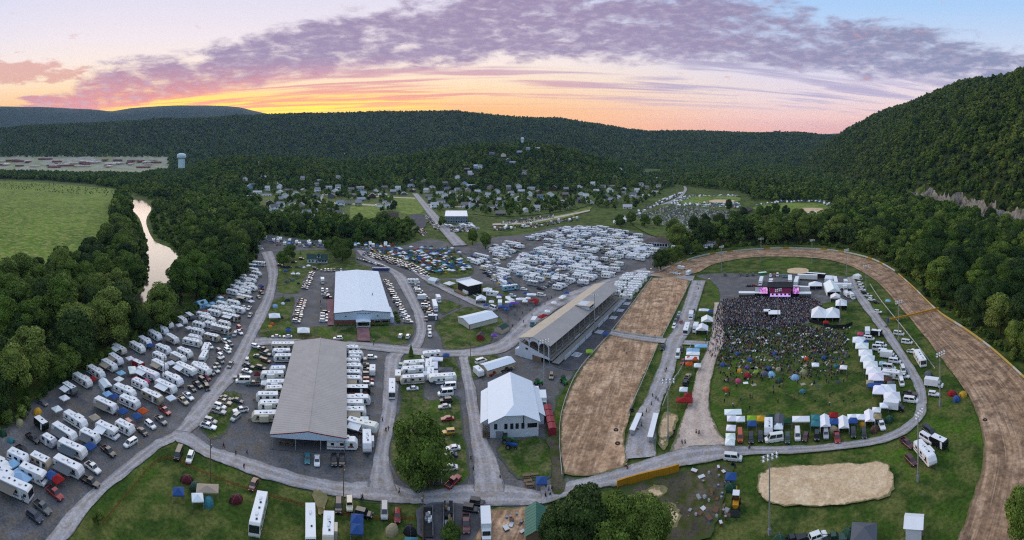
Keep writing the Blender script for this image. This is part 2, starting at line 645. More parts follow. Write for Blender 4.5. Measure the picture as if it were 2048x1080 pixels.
LEAF = leaf_mat('leaves', '5b7628', '36521f', '697a34')
LEAF_DARK = leaf_mat('dark_leaves', '39521f', '28401c', '445628')
LEAF_PALE = leaf_mat('pale_leaves', '708432', '60762f', '7c8740')
BARK = mat('bark', '4a3e34', .9, .25, 2.0)

# ------------------------------------------------------------------ terrain
def terrain():
    rr = [0.0] + list(np.geomspace(25, 2200, 120)) + list(np.geomspace(2260, 14000, 90))
    th = np.concatenate([np.radians(np.arange(-80, 80.01, .55)), np.radians(np.arange(84, 280, 4.0))])
    R, A = np.meshgrid(np.array(rr[1:]), th, indexing='ij')
    X, Y = R * np.sin(A), R * np.cos(A)
    Z = hz(X, Y)
    nr, na = R.shape
    v = np.stack([X.ravel(), Y.ravel(), Z.ravel()], 1).tolist() + [(0.0, 0.0, 0.0)]
    f = []
    for i in range(nr - 1):
        b = i * na
        for j in range(na):
            k = (j + 1) % na
            f.append((b + j, b + na + j, b + na + k, b + k))
    c = nr * na
    f += [(c, j, (j + 1) % na) for j in range(na)]
    me = bpy.data.meshes.new('ground')
    me.from_pydata(v, [], f)
    d = np.hypot(X, Y).ravel()
    me.materials.append(GRASS)
    me.materials.append(MATS['forestfloor'])
    me.materials.append(MATS['pale_field'])
    zz = np.append(Z.ravel(), 0)
    pxx = np.append(XC + F * np.arctan2(X, Y).ravel(), 1e4)
    pyy = np.append(Y0 + F * (H - Z.ravel()) / d, 0)
    far = (pxx < 338) & (pxx > -300) & (pyy > 312) & (pyy < 346) & (np.append(d, 0) < 2950)
    me.polygons.foreach_set('material_index', [2 if far[q[0]] else 1 if zz[q[0]] > 3 else 0 for q in f])
    me.polygons.foreach_set('use_smooth', [True] * len(f))
    me.update()
    bm = bmesh.new()
    bm.from_mesh(me)
    bmesh.ops.recalc_face_normals(bm, faces=bm.faces)
    bm.to_mesh(me)
    bm.free()
    ob('ground', me, kind='structure')


terrain()


def crom(pts, n=6, closed=True):
    """smooth curve through points"""
    P = [Vector(p) for p in pts]
    out = []
    m = len(P)
    for i in range(m if closed else m - 1):
        if closed:
            a, b, c, d = P[i - 1], P[i], P[(i + 1) % m], P[(i + 2) % m]
        else:
            a, b, c, d = P[max(i - 1, 0)], P[i], P[i + 1], P[min(i + 2, m - 1)]
        for k in range(n):
            t = k / n
            out.append(.5 * ((2 * b) + (c - a) * t + (2 * a - 5 * b + 4 * c - d) * t * t + (3 * b - a - 3 * c + d) * t ** 3))
    if not closed:
        out.append(P[-1])
    return out


def inside(px, py, poly):
    px, py = np.asarray(px), np.asarray(py)
    c = np.zeros(px.shape, bool)
    j = len(poly) - 1
    for i in range(len(poly)):
        xi, yi = poly[i]
        xj, yj = poly[j]
        if yi != yj:
            c ^= ((yi > py) != (yj > py)) & (px < (xj - xi) * (py - yi) / (yj - yi) + xi)
        j = i
    return c


LAYER = [0.03]


def sheet(name, px, material, z=None, smooth=4, border=3.0, jit=.5, kind='structure'):
    """a patch of ground given by its outline in photo pixels"""
    w = [G(x, y) for x, y in px]
    c = crom(w, smooth) if smooth > 1 else [Vector(p) for p in w]
    r = random.Random(len(px) * 31 + int(px[0][0]))
    c = [p + Vector((r.uniform(-jit, jit), r.uniform(-jit, jit))) for p in c]
    if z is None:
        z = LAYER[0]
        LAYER[0] += .012
    B = np.array([(p.x, p.y) for p in c])
    nb = len(B)
    pts, ed = [tuple(p) for p in B], [0.0] * nb
    if border:
        x0, y0 = B.min(0)
        x1, y1 = B.max(0)
        st = max(border * .9, math.sqrt((x1 - x0) * (y1 - y0)) / 75)
        gx, gy = np.meshgrid(np.arange(x0 + st / 2, x1, st), np.arange(y0 + st / 2, y1, st))
        q = np.stack([gx.ravel(), gy.ravel()], 1)
        q = q + np.random.RandomState(nb).uniform(-.2, .2, q.shape) * st
        q = q[inside(q[:, 0], q[:, 1], pts)]
        A, D_ = B, np.roll(B, -1, 0) - B
        L2 = (D_ ** 2).sum(1) + 1e-9
        dist = np.empty(len(q))
        for i in range(0, len(q), 2000):
            w_ = q[i:i + 2000, None, :] - A[None]
            t = np.clip((w_ * D_[None]).sum(2) / L2[None], 0, 1)
            dist[i:i + 2000] = np.sqrt(((w_ - t[..., None] * D_[None]) ** 2).sum(2)).min(1)
        ok = dist > st * .35
        q, dist = q[ok], dist[ok]
        pts += [tuple(p) for p in q]
        ed += np.clip(dist / border, 0, 1).tolist()
    r2 = delaunay_2d_cdt([Vector(p) for p in pts], [(i, (i + 1) % nb) for i in range(nb)], [], 1, 1e-4)
    me = bpy.data.meshes.new(name)
    me.from_pydata([(p.x, p.y, z) for p in r2[0]], [], [tuple(f) for f in r2[2]])
    at = me.attributes.new('edge', 'FLOAT', 'POINT')
    at.data.foreach_set('value', [1.0 if not border else max([ed[i] for i in o_] or [0.0]) for o_ in r2[3]])
    me.update()
    if me.polygons and me.polygons[0].normal.z < 0:
        me.flip_normals()
    me.materials.append(MATS[material])
    return ob(name, me, kind=kind)


def strip(name, pairs, material, z=None, n=5, jit=.25, kind='structure', edge=.24):
    """a road: pairs of photo pixels on its two borders"""
    L = crom([G(*a) for a, b in pairs], n, False)
    R = crom([G(*b) for a, b in pairs], n, False)
    r = random.Random(int(pairs[0][0][0]))
    if z is None:
        z = LAYER[0]
        LAYER[0] += .012
    fr = [0, edge, .35, .5, .65, 1 - edge, 1]
    v, f, ed, ac, al = [], [], [], [], []
    run, last = 0.0, L[0]
    for a, b in zip(L, R):
        run += (a - last).length
        last = a
        for t in fr:
            p = a.lerp(b, t)
            if t in (0, 1):
                p = p + Vector((r.uniform(-jit, jit), r.uniform(-jit, jit)))
            v.append((p.x, p.y, z))
            ed.append(0.0 if t in (0, 1) else 1.0)
            ac.append(t * 2 - 1)
            al.append(run)
    k = len(fr)
    for i in range(len(L) - 1):
        for j in range(k - 1):
            a = i * k + j
            f.append((a, a + 1, a + k + 1, a + k))
    me = bpy.data.meshes.new(name)
    me.from_pydata(v, [], f)
    for nm, vals in (('edge', ed), ('across', ac), ('along', al)):
        at = me.attributes.new(nm, 'FLOAT', 'POINT')
        at.data.foreach_set('value', vals)
    me.update()
    bm = bmesh.new()
    bm.from_mesh(me)
    for q in bm.faces:
        if q.normal.z < 0:
            q.normal_flip()
    bm.to_mesh(me)
    bm.free()
    me.materials.append(MATS[material])
    return ob(name, me, kind=kind)

# ------------------------------------------------------------------ grounds of the fair
sheet('meadow', [(-120, 372), (0, 363), (90, 366), (180, 374), (245, 380), (250, 396), (228, 420), (226, 450), (222, 475), (190, 500), (120, 520), (60, 545), (0, 575), (-120, 640)], 'meadow', border=8, jit=2)
sheet('river', [(264, 401), (284, 400), (302, 416), (292, 440), (306, 478), (340, 496), (356, 512), (357, 540), (358, 562), (338, 590), (288, 620), (228, 651), (148, 690), (58, 732), (-60, 792),
                (-60, 764), (58, 706), (150, 668), (219, 633), (264, 601), (292, 566), (292, 520), (291, 480), (279, 437), (260, 414)], 'river_water', border=0, jit=.3)
sheet('gravel_lot', [(125, 1080), (190, 1000), (250, 950), (312, 897), (345, 881), (362, 877), (385, 893), (430, 918), (525, 957), (625, 982), (725, 1002), (825, 1010), (925, 1012), (1075, 1015),
                     (1110, 1000), (1150, 987), (1235, 975), (1205, 948), (1130, 955), (1104, 930), (1095, 880), (1118, 800), (1150, 750), (1185, 708), (1225, 666), (1300, 556), (1345, 540), (1352, 522),
                     (1325, 500), (1345, 484), (1290, 468), (1200, 452), (1120, 452), (1050, 468), (990, 474), (930, 492), (880, 480), (850, 478), (800, 492), (720, 492), (640, 486), (560, 472), (528, 472), (512, 492), (508, 525),
                     (470, 568), (430, 592), (372, 632), (300, 668), (225, 705), (150, 748), (60, 805), (0, 860), (-80, 930), (-90, 1090)], 'gravel', smooth=3, border=2.5)
sheet('gravel_lot', [(1392, 552), (1440, 546), (1525, 548), (1617, 548), (1690, 553), (1712, 562), (1716, 590), (1700, 606), (1660, 604), (1640, 615), (1640, 640), (1600, 650), (1530, 655), (1460, 650), (1430, 640), (1438, 600),
                     (1436, 578), (1420, 562)], 'gravel')
# lawns inside the gravel
sheet('lawn', [(575, 512), (592, 502), (640, 499), (707, 501), (712, 523), (748, 538), (670, 541), (635, 541), (622, 545), (607, 560), (601, 582), (588, 588), (562, 586), (551, 577), (557, 540)], 'lawn')
sheet('lawn', [(517, 662), (527, 640), (546, 600), (572, 594), (590, 598), (585, 650), (640, 653), (745, 653), (823, 650), (828, 665), (818, 684), (795, 690), (742, 684), (650, 682), (532, 677)], 'lawn')
sheet('lawn', [(504, 694), (492, 716), (484, 736), (500, 744), (522, 740), (540, 722), (536, 700), (522, 694)], 'lawn')
sheet('lawn', [(444, 786), (472, 783), (487, 798), (470, 822), (462, 840), (452, 866), (428, 882), (410, 868), (401, 854), (408, 832), (424, 808)], 'lawn')
sheet('lawn', [(812, 704), (846, 704), (848, 760), (856, 800), (905, 792), (922, 802), (930, 870), (940, 948), (925, 972), (880, 984), (825, 975), (795, 950), (778, 915), (784, 860), (797, 820), (800, 765)], 'lawn')
sheet('lawn', [(878, 713), (908, 712), (920, 740), (922, 762), (900, 762), (884, 745)], 'lawn')
sheet('lawn', [(868, 650), (895, 630), (935, 614), (985, 622), (1010, 650), (986, 662), (985, 682), (950, 695), (893, 701), (880, 675)], 'lawn')
sheet('lawn', [(852, 566), (880, 560), (930, 562), (985, 575), (1030, 590), (1015, 606), (985, 612), (940, 604), (895, 585), (870, 575)], 'lawn')
sheet('lawn', [(882, 600), (900, 602), (925, 612), (905, 622), (885, 630), (876, 615)], 'lawn')
sheet('lawn', [(737, 505), (790, 500), (880, 498), (922, 512), (945, 532), (940, 552), (870, 556), (845, 545), (800, 526), (760, 518)], 'lawn')
sheet('lawn', [(936, 717), (960, 712), (992, 710), (1000, 722), (975, 745), (962, 756), (938, 757), (934, 735)], 'lawn')
sheet('lawn', [(993, 905), (1010, 884), (1088, 874), (1106, 900), (1102, 955), (1062, 962), (1030, 955), (1008, 930)], 'lawn')
sheet('lawn', [(1215, 575), (1262, 556), (1300, 548), (1276, 592), (1240, 600), (1210, 592)], 'lawn')
sheet('asphalt', [(1098, 722), (1150, 742), (1185, 706), (1222, 664), (1262, 612), (1225, 606), (1185, 640), (1130, 685)], 'asphalt')
# driving lanes, paler and worn
strip('gravel_road', [((85, 1090), (135, 1082)), ((150, 1010), (196, 1000)), ((232, 942), (256, 950)), ((300, 888), (318, 900)), ((350, 862), (352, 882)), ((385, 815), (402, 850)), ((420, 775), (440, 795)), ((452, 735), (482, 745)), ((470, 705), (502, 700)),
                      ((492, 665), (516, 665)), ((508, 632), (530, 640)), ((526, 596), (548, 596)), ((536, 565), (553, 565)), ((533, 535), (556, 535)), ((522, 505), (545, 502))], 'road')
strip('gravel_road', [((350, 862), (352, 884)), ((385, 868), (372, 892)), ((420, 893), (410, 914)), ((470, 908), (452, 930)), ((540, 930), (525, 958)), ((625, 955), (618, 982)), ((700, 965), (700, 998)), ((765, 960), (790, 1008)),
                      ((840, 983), (840, 1010)), ((930, 970), (930, 1013)), ((1010, 970), (1010, 1014)), ((1090, 985), (1095, 1008))], 'road')
strip('gravel_road', [((735, 975), (795, 985)), ((745, 930), (778, 915)), ((757, 860), (786, 860)), ((765, 800), (796, 800)), ((768, 745), (800, 750)), ((775, 710), (806, 712)), ((820, 688), (838, 700)), ((832, 660), (853, 660)), ((826, 625), (848, 630)), ((808, 590), (830, 590)), ((788, 555), (815, 558)),
                      ((765, 535), (800, 545)), ((740, 522), (770, 530)), ((722, 512), (735, 512)), ((712, 500), (732, 503))], 'road')
strip('gravel_road', [((948, 985), (1010, 985)), ((946, 920), (995, 920)), ((938, 850), (966, 860)), ((928, 780), (950, 775)), ((918, 720), (938, 722)), ((915, 700), (935, 712))], 'road')
strip('gravel_road', [((512, 676), (505, 694)), ((560, 677), (560, 690)), ((700, 684), (700, 697)), ((800, 692), (800, 708)), ((880, 700), (880, 714)), ((950, 697), (955, 713)), ((1000, 680), (1010, 705)), ((1030, 650), (1045, 680)), ((1062, 622), (1085, 645)), ((1100, 600), (1120, 615)), ((1175, 572), (1190, 585)),
                      ((1225, 555), (1240, 565)), ((1290, 535), (1300, 548))], 'road')
strip('gravel_road', [((826, 545), (836, 540)), ((850, 562), (860, 556)), ((880, 578), (892, 572)), ((920, 598), (930, 590)), ((955, 614), (965, 606)), ((985, 624), (1000, 615))], 'road')
strip('gravel_road', [((990, 575), (1012, 573)), ((975, 545), (992, 545)), ((948, 522), (962, 520)), ((925, 505), (940, 500))], 'gravel')
strip('gravel_road', [((1060, 585), (1090, 600)), ((1024, 560), (1042, 560)), ((1010, 530), (1028, 530)), ((1040, 505), (1060, 510)), ((1062, 482), (1085, 492)), ((1130, 490), (1128, 500)), ((1200, 512), (1195, 520)), ((1255, 530), (1250, 542))], 'gravel')
strip('gravel_road', [((1290, 540), (1290, 552)), ((1345, 548), (1345, 557)), ((1390, 552), (1385, 564))], 'road')
# race track
sheet('dirt_track', [(1222, 670), (1185, 712), (1155, 750), (1135, 795), (1122, 840), (1120, 890), (1126, 950), (1200, 950), (1255, 930), (1250, 890), (1256, 845), (1275, 785), (1307, 709), (1314, 687), (1270, 681)], 'dirt', smooth=3)
sheet('dirt_track', [(1306, 557), (1380, 562), (1352, 620), (1323, 677), (1270, 672), (1226, 664), (1262, 615)], 'dirt', smooth=2)
strip('dirt_track', [((1300, 548), (1338, 556)), ((1345, 530), (1392, 547)), ((1420, 511), (1432, 528)), ((1480, 503), (1500, 516)), ((1560, 499), (1570, 514)), ((1640, 500), (1640, 518)), ((1700, 509), (1690, 529)), ((1750, 524), (1732, 549)), ((1790, 546), (1765, 575)), ((1830, 581), (1795, 610)),
                     ((1876, 626), (1846, 670)), ((1925, 658), (1895, 735)), ((1985, 702), (1935, 790)), ((2052, 765), (1960, 850)), ((2120, 860), (1966, 920)), ((2140, 960), (1948, 990)), ((2130, 1090), (1915, 1085))], 'track_dirt', edge=.07)
strip('dirt_path', [((1222, 663), (1220, 672)), ((1270, 671), (1268, 681)), ((1330, 678), (1325, 688)), ((1420, 684), (1420, 693))], 'road_in_grass')
strip('gravel_road', [((1383, 562), (1412, 562)), ((1367, 610), (1397, 610)), ((1347, 658), (1383, 660)), ((1332, 680), (1370, 682)), ((1322, 718), (1357, 716)), ((1304, 765), (1343, 765)), ((1290, 800), (1326, 800)), ((1268, 835), (1316, 840)), ((1254, 875), (1312, 880)), ((1248, 920), (1312, 915))], 'road_in_grass')
strip('dirt_path', [((1428, 606), (1445, 606)), ((1424, 650), (1448, 650)), ((1418, 685), (1448, 685)), ((1407, 715), (1434, 715)), ((1393, 747), (1426, 747)), ((1383, 790), (1418, 790)), ((1368, 827), (1421, 827)), ((1352, 872), (1440, 868)), ((1340, 905), (1462, 890))], 'path')
strip('gravel_road', [((1693, 556), (1708, 553)), ((1702, 580), (1717, 577)), ((1722, 612), (1740, 608)), ((1743, 640), (1764, 638)), ((1761, 665), (1785, 668)), ((1801, 722), (1823, 726)), ((1828, 775), (1848, 770)), ((1833, 805), (1853, 805)), ((1826, 835), (1848, 837)), ((1800, 856), (1812, 870)),
                      ((1761, 873), (1764, 889)), ((1700, 885), (1700, 899)), ((1625, 892), (1625, 907)), ((1500, 894), (1500, 912)), ((1435, 892), (1430, 924)), ((1380, 895), (1360, 936)), ((1320, 912), (1300, 953)), ((1250, 935), (1240, 973)), ((1200, 950), (1185, 982)), ((1080, 975), (1085, 1010))], 'road_in_grass')
sheet('sand_arena', [(1522, 950), (1550, 937), (1640, 931), (1740, 926), (1765, 928), (1783, 942), (1790, 975), (1771, 998), (1720, 1008), (1661, 1015), (1600, 1015), (1545, 1010), (1522, 998), (1515, 972)], 'sand', smooth=4, border=2.2)
sheet('dirt_patch', [(1240, 978), (1300, 961), (1350, 950), (1378, 942), (1440, 930), (1468, 938), (1450, 985), (1440, 1040), (1400, 1085), (1290, 1085), (1265, 1040), (1250, 1000)], 'yard', border=4)
sheet('dirt_patch', [(1285, 985), (1310, 974), (1335, 978), (1325, 995), (1295, 1000)], 'sand')
sheet('dirt_patch', [(1318, 1015), (1345, 1008), (1362, 1030), (1350, 1060), (1325, 1050)], 'sand')
sheet('dirt_patch', [(1000, 1018), (1090, 1018), (1110, 1040), (1100, 1085), (950, 1085), (960, 1030)], 'dirt')
sheet('dirt_patch', [(840, 1015), (960, 1018), (945, 1085), (850, 1085)], 'asphalt')
sheet('dirt_patch', [(628, 985), (655, 993), (648, 1030), (634, 1030)], 'sand')
sheet('dirt_patch', [(1330, 828), (1355, 835), (1345, 870), (1325, 905), (1318, 870)], 'sand')
sheet('dirt_patch', [(1095, 880), (1120, 880), (1126, 950), (1128, 985), (1102, 985), (1104, 930)], 'yard', border=.8)
sheet('dirt_patch', [(1575, 540), (1590, 537), (1612, 538), (1616, 547), (1578, 548)], 'sand', border=.8)
sheet('brick_walk', [(714, 657), (738, 657), (741, 684), (715, 683)], 'brickwalk', smooth=1, border=0, jit=0)
sheet('brick_walk', [(654, 600), (667, 600), (668, 652), (655, 652)], 'brickwalk', smooth=1, border=0, jit=0)
# fields and roads of the town
sheet('town_lawn', [(490, 385), (560, 377), (700, 372), (830, 370), (960, 373), (1110, 377), (1210, 385), (1180, 410), (1110, 425), (1000, 434), (930, 428), (870, 440), (800, 470), (700, 465), (560, 444), (508, 430)], 'town_grass', border=6, jit=2)
sheet('town_lawn', [(705, 408), (760, 412), (762, 440), (730, 462), (700, 440)], 'meadow', border=5, jit=1)
sheet('town_lawn', [(785, 400), (835, 396), (848, 424), (800, 426)], 'meadow', border=5, jit=1)
sheet('town_lawn', [(1000, 446), (1060, 440), (1130, 428), (1180, 414), (1172, 424), (1100, 444), (1010, 452)], 'meadow', border=4, jit=1)
strip('town_road', [((629, 436), (638, 436)), ((634, 410), (641, 410)), ((643, 390), (648, 390)), ((655, 365), (658, 365))], 'road_in_grass')
strip('town_road', [((648, 404.5), (648, 407)), ((700, 407), (700, 409.5)), ((765, 411), (765, 413.5))], 'path')
strip('town_road', [((650, 389), (650, 391)), ((720, 391), (720, 393)), ((830, 396), (830, 398))], 'path')
strip('town_road', [((850, 408), (850, 410.5)), ((900, 412), (900, 414.5)), ((950, 414), (950, 416.5))], 'path')
strip('town_road', [((545, 418), (545, 420.5)), ((590, 424), (590, 426.5)), ((630, 430), (630, 432.5))], 'path')
strip('town_road', [((940, 410), (968, 410)), ((924, 390), (936, 390)), ((912, 372), (918, 372)), ((911, 364), (916, 364))], 'road_in_grass')
strip('town_road', [((880, 362), (872, 366)), ((882, 354), (876, 355)), ((890, 344), (886, 344))], 'road_in_grass')
strip('town_road', [((985, 452), (985, 448)), ((1060, 447), (1060, 443)), ((1120, 436), (1120, 432)), ((1180, 423), (1180, 420))], 'path')
strip('far_road', [((1225, 443), (1235, 450)), ((1275, 428), (1285, 434)), ((1320, 410), (1330, 413)), ((1355, 395), (1362, 396)), ((1368, 380), (1374, 380)), ((1366, 373), (1371, 373))], 'road_in_grass')
strip('railway', [((1342, 375), (1346, 375)), ((1346, 358), (1349, 358)), ((1343, 345), (1345, 345)), ((1340, 330), (1341.5, 330))], 'asphalt')
strip('town_road', [((630, 452), (905, 492)), ((860, 474), (905, 482))], 'gravel') if False else None
sheet('parking_lot', [(820, 432), (845, 430), (852, 452), (835, 458)], 'asphalt', border=.8)
# far car park and ball fields
sheet('car_park', [(1262, 436), (1335, 408), (1440, 412), (1490, 428), (1490, 450), (1440, 462), (1370, 478), (1300, 470)], 'town_grass', border=3)
sheet('ball_field', [(1352, 402), (1385, 393), (1440, 392), (1478, 396), (1476, 404), (1420, 407), (1370, 408)], 'meadow', border=3)
sheet('ball_infield', [(1418, 404), (1425, 400.5), (1445, 400), (1467, 401), (1466, 404.5), (1440, 406)], 'sand', border=1.5)
sheet('ball_field', [(1505, 416), (1550, 408), (1620, 406), (1655, 412), (1660, 424), (1600, 428), (1530, 424)], 'meadow', border=3)
sheet('ball_infield', [(1592, 422), (1600, 417), (1625, 416.5), (1646, 418), (1640, 423), (1610, 426)], 'sand', border=1.5)
sheet('ball_field', [(1540, 438), (1640, 433), (1655, 440), (1620, 452), (1550, 456)], 'town_grass', border=3)
sheet('ball_infield', [(1583, 439), (1595, 437), (1616, 443), (1600, 444.5)], 'sand', border=1.5)
sheet('ball_infield', [(1624, 441), (1640, 440), (1640, 443.5), (1628, 444)], 'sand', border=1.5)
strip('gravel_road', [((905, 493), (935, 492)), ((872, 452), (893, 450)), ((848, 420), (864, 419)), ((826, 390), (838, 390)), ((810, 373), (821, 373))], 'road_in_grass')

# ------------------------------------------------------------------ trees
def crown_mesh(name, seed, nclump, nleaf, leaf, R=5.0, z0=3.0, hgt=9.0, spread=.62):
    r = np.random.RandomState(seed)
    cs, rs = [], []
    for i in range(nclump):
        a = r.uniform(0, 2 * math.pi)
        u = r.uniform(-.75, 1)
        k = math.sqrt(max(0, 1 - u * u)) * (1 - .25 * max(0, u))
        q = spread * r.uniform(.7, 1.08)
        cs.append((R * q * k * math.cos(a), R * q * k * math.sin(a), z0 + hgt * (.5 + .5 * u * q * 1.25)))
        rs.append(R * r.uniform(.22, .46))
    cs.append((0, 0, z0 + hgt * .5))
    rs.append(R * .62)
    C, Rr = np.array(cs), np.array(rs)
    vs, fs = [], []
    ico = [(0, 0, 1)] + [(.894 * math.cos(k * 1.2566), .894 * math.sin(k * 1.2566), .447) for k in range(5)] + [(.894 * math.cos(k * 1.2566 + .628), .894 * math.sin(k * 1.2566 + .628), -.447) for k in range(5)] + [(0, 0, -1)]
    icf = [(0, 1 + k, 1 + (k + 1) % 5) for k in range(5)] + [(1 + k, 6 + k, 1 + (k + 1) % 5) for k in range(5)] + [(1 + (k + 1) % 5, 6 + k, 6 + (k + 1) % 5) for k in range(5)] + [(11, 6 + (k + 1) % 5, 6 + k) for k in range(5)]
    for c, rad in zip(C, Rr):
        o = len(vs)
        for p in ico:
            j = rad * .80 * r.uniform(.85, 1.1)
            vs.append((c[0] + p[0] * j, c[1] + p[1] * j, c[2] + p[2] * j * .9))
        fs += [tuple(i + o for i in f) for f in icf]
    for ci, (c, rad) in enumerate(zip(C, Rr)):
        n = r.normal(size=(nleaf, 3))
        n[:, 2] += .35
        n /= np.linalg.norm(n, axis=1)[:, None]
        pos = c + n * rad * r.uniform(.86, 1.12, (nleaf, 1)) * np.array([1, 1, .9])
        dd = np.linalg.norm(pos[:, None, :] - C[None], axis=2) / Rr[None]
        dd[:, ci] = 9
        keep = dd.min(1) > .82
        p, nn = pos[keep], n[keep]
        k = len(p)
        t = nn + r.normal(size=(k, 3)) * .55
        t /= np.linalg.norm(t, axis=1)[:, None]
        a = np.cross(t, r.normal(size=(k, 3)))
        a /= np.linalg.norm(a, axis=1)[:, None] + 1e-9
        b = np.cross(t, a)
        sz = leaf * r.uniform(.6, 1.25, (k, 1))
        a, b = a * sz * .62, b * sz * .5
        o = len(vs)
        quad = np.stack([p - a, p - b * .9 + t * sz * .1, p + a, p + b], 1).reshape(-1, 3)
        vs += quad.tolist()
        fs += [(o + 4 * i, o + 4 * i + 1, o + 4 * i + 2, o + 4 * i + 3) for i in range(k)]
    me = bpy.data.meshes.new(name)
    me.from_pydata(vs, [], fs)
    me.materials.append(LEAF)
    me.update()
    return me


def trunk_mesh(seed):
    r = random.Random(seed)
    b = MB()
    p = Vector((0, 0, -.3))
    pts = [(p, .38)]
    for k in range(4):
        p = p + Vector((r.uniform(-.25, .25), r.uniform(-.25, .25), 1.9))
        pts.append((p.copy(), .33 - .06 * k))
    for (a, ra), (c, rc) in zip(pts, pts[1:]):
        b.tube(a, c, ra, BARK, 7, rc)
    for k in range(5):
        a = pts[2 + k % 3][0]
        an = k * 1.3 + r.uniform(0, 1)
        q = a + Vector((math.cos(an) * 2.2, math.sin(an) * 2.2, 2.2 + r.uniform(0, 1)))
        b.tube(a, q, .16, BARK, 5, .07)
    return b.mesh('trunk')


NEAR = [crown_mesh('crown', 10 + k, 26, 560, .36, z0=1.0, hgt=(10, 11, 12, 10.5, 10, 12.5, 11)[k], spread=(.66, .74, .6, .78, .7, .58, .72)[k]) for k in range(7)]
MID = [crown_mesh('crown', 40 + k, 16, 90, .95, z0=1.0, hgt=(10.5, 11.5, 10, 12)[k], spread=.7) for k in range(4)]
FAR = [crown_mesh('crown', 60 + k, 8, 26, 1.7, z0=1.0, hgt=(9.5, 11, 9, 12)[k], spread=.7) for k in range(4)]
def recoloured(m, mt):
    c = m.copy()
    c.materials[0] = mt
    return c


NEAR_DARK = [recoloured(m, LEAF_DARK) for m in NEAR]
NEAR_PALE = [recoloured(m, LEAF_PALE) for m in NEAR]
TRUNKS = [trunk_mesh(k) for k in range(3)]
POOL = bpy.data.collections.new('tree_pool')         # shapes for the distant woods, not linked to the scene
for k, me in enumerate(FAR + MID + [recoloured(m, LEAF_DARK) for m in FAR[:2] + MID[:2]] + [recoloured(m, LEAF_PALE) for m in FAR[2:3] + MID[2:3]]):
    POOL.objects.link(bpy.data.objects.new('woods_%02d' % k, me))


def world_px(X, Y, z=0.0):
    d = np.hypot(X, Y)
    return XC + F * np.arctan2(X, Y), Y0 + F * (H - z) / d


def scatter(poly, spacing, seed, jitter=.42, ang=0.3):
    """jittered grid of places whose ground point lies in a photo outline"""
    W = np.array([G(x, max(y, 312)) for x, y in poly])
    r = np.random.RandomState(seed)
    x0, y0 = W.min(0) - 30
    x1, y1 = W.max(0) + 30
    gx, gy = np.meshgrid(np.arange(x0, x1, spacing), np.arange(y0, y1, spacing))
    gx, gy = gx.ravel(), gy.ravel()
    gx = gx + r.uniform(-jitter, jitter, gx.shape) * spacing
    gy = gy + r.uniform(-jitter, jitter, gy.shape) * spacing
    px, py = world_px(gx, gy)
    ok = inside(px, py, poly) & (gy > -200)
    return np.stack([gx[ok], gy[ok]], 1)


WEST = [(250, 394), (260, 420), (268, 440), (287, 480), (288, 520), (289, 560), (258, 598), (215, 630), (148, 662), (55, 700), (-70, 760), (-160, 760), (-160, 690), (-60, 628), (0, 596), (60, 566), (120, 545), (190, 522), (222, 495), (228, 450), (232, 420), (240, 400)]
EAST = [(305, 405), (312, 420), (304, 440), (316, 474), (350, 490), (364, 508), (368, 560), (350, 600), (300, 624), (292, 625), (232, 656), (152, 696), (60, 738), (-60, 800), (-90, 880), (0, 862), (60, 808), (150, 750), (226, 707), (300, 668), (372, 632), (430, 592), (468, 568), (506, 526), (511, 492), (530, 466), (500, 440), (450, 425), (400, 412), (340, 402)]
BELT = [(528, 466), (640, 480), (720, 487), (800, 487), (826, 472), (800, 464), (740, 457), (650, 452), (560, 444), (510, 440)]
RIGHTW = [(1348, 512), (1420, 500), (1480, 492), (1560, 488), (1640, 490), (1705, 499), (1760, 513), (1800, 536), (1842, 573), (1886, 613), (1940, 651), (2004, 695), (2120, 775), (2260, 760), (2200, 600), (2100, 520), (2048, 486), (1950, 452), (1850, 427), (1760, 406), (1700, 395), (1668, 424), (1648, 458), (1560, 466), (1490, 468), (1420, 480), (1365, 492)]
tree_pts = []                                        # x, y, scale, place
rt = np.random.RandomState(3)
for poly, sp, sc, place in ((WEST, 12.0, 1.85, 'west'), (EAST, 11.5, 1.8, 'east'), (BELT, 10.5, 1.4, 'belt'), (RIGHTW, 12.5, 1.8, 'right')):
    for X, Y in scatter(poly, sp, len(tree_pts) + 5):
        _u, _w = world_px(X, Y)
        small = (256 < _u < 300 and 405 < _w < 570) or (300 <= _u < 372 and _w < 588)
        tree_pts.append((X, Y, (.72 if small else sc) * rt.uniform(.6, 1.25), place))
tree_pts.sort(key=lambda t: math.hypot(t[0], t[1]) / t[2])
PLACE = {'west': 'broadleaf tree in the dense wood between river and green meadow', 'east': 'broadleaf tree in the dense wood between river and camping lot',
         'belt': 'broadleaf tree in the belt between camping lots and town', 'right': 'broadleaf tree in the dense wood outside the dirt track wall'}
BIG = []


def tree(name, x, y, s, label=None, group=None, k=None, hs=1.0, desc=None, place=None, dark=None):
    r = RNG.random
    k = int(r() * len(NEAR)) if k is None else k
    o = ob(name, None, loc=(x, y, 0), rz=r() * 6.28)
    o.scale = (s, s, s * hs)
    ob('crown', (NEAR_PALE if dark == 'pale' else NEAR_DARK if dark else NEAR)[k], o)
    ob('trunk', TRUNKS[k % 3], o)
    thing(o, 'tree', desc, place, 'left', group=group, fixed=label)
    return o


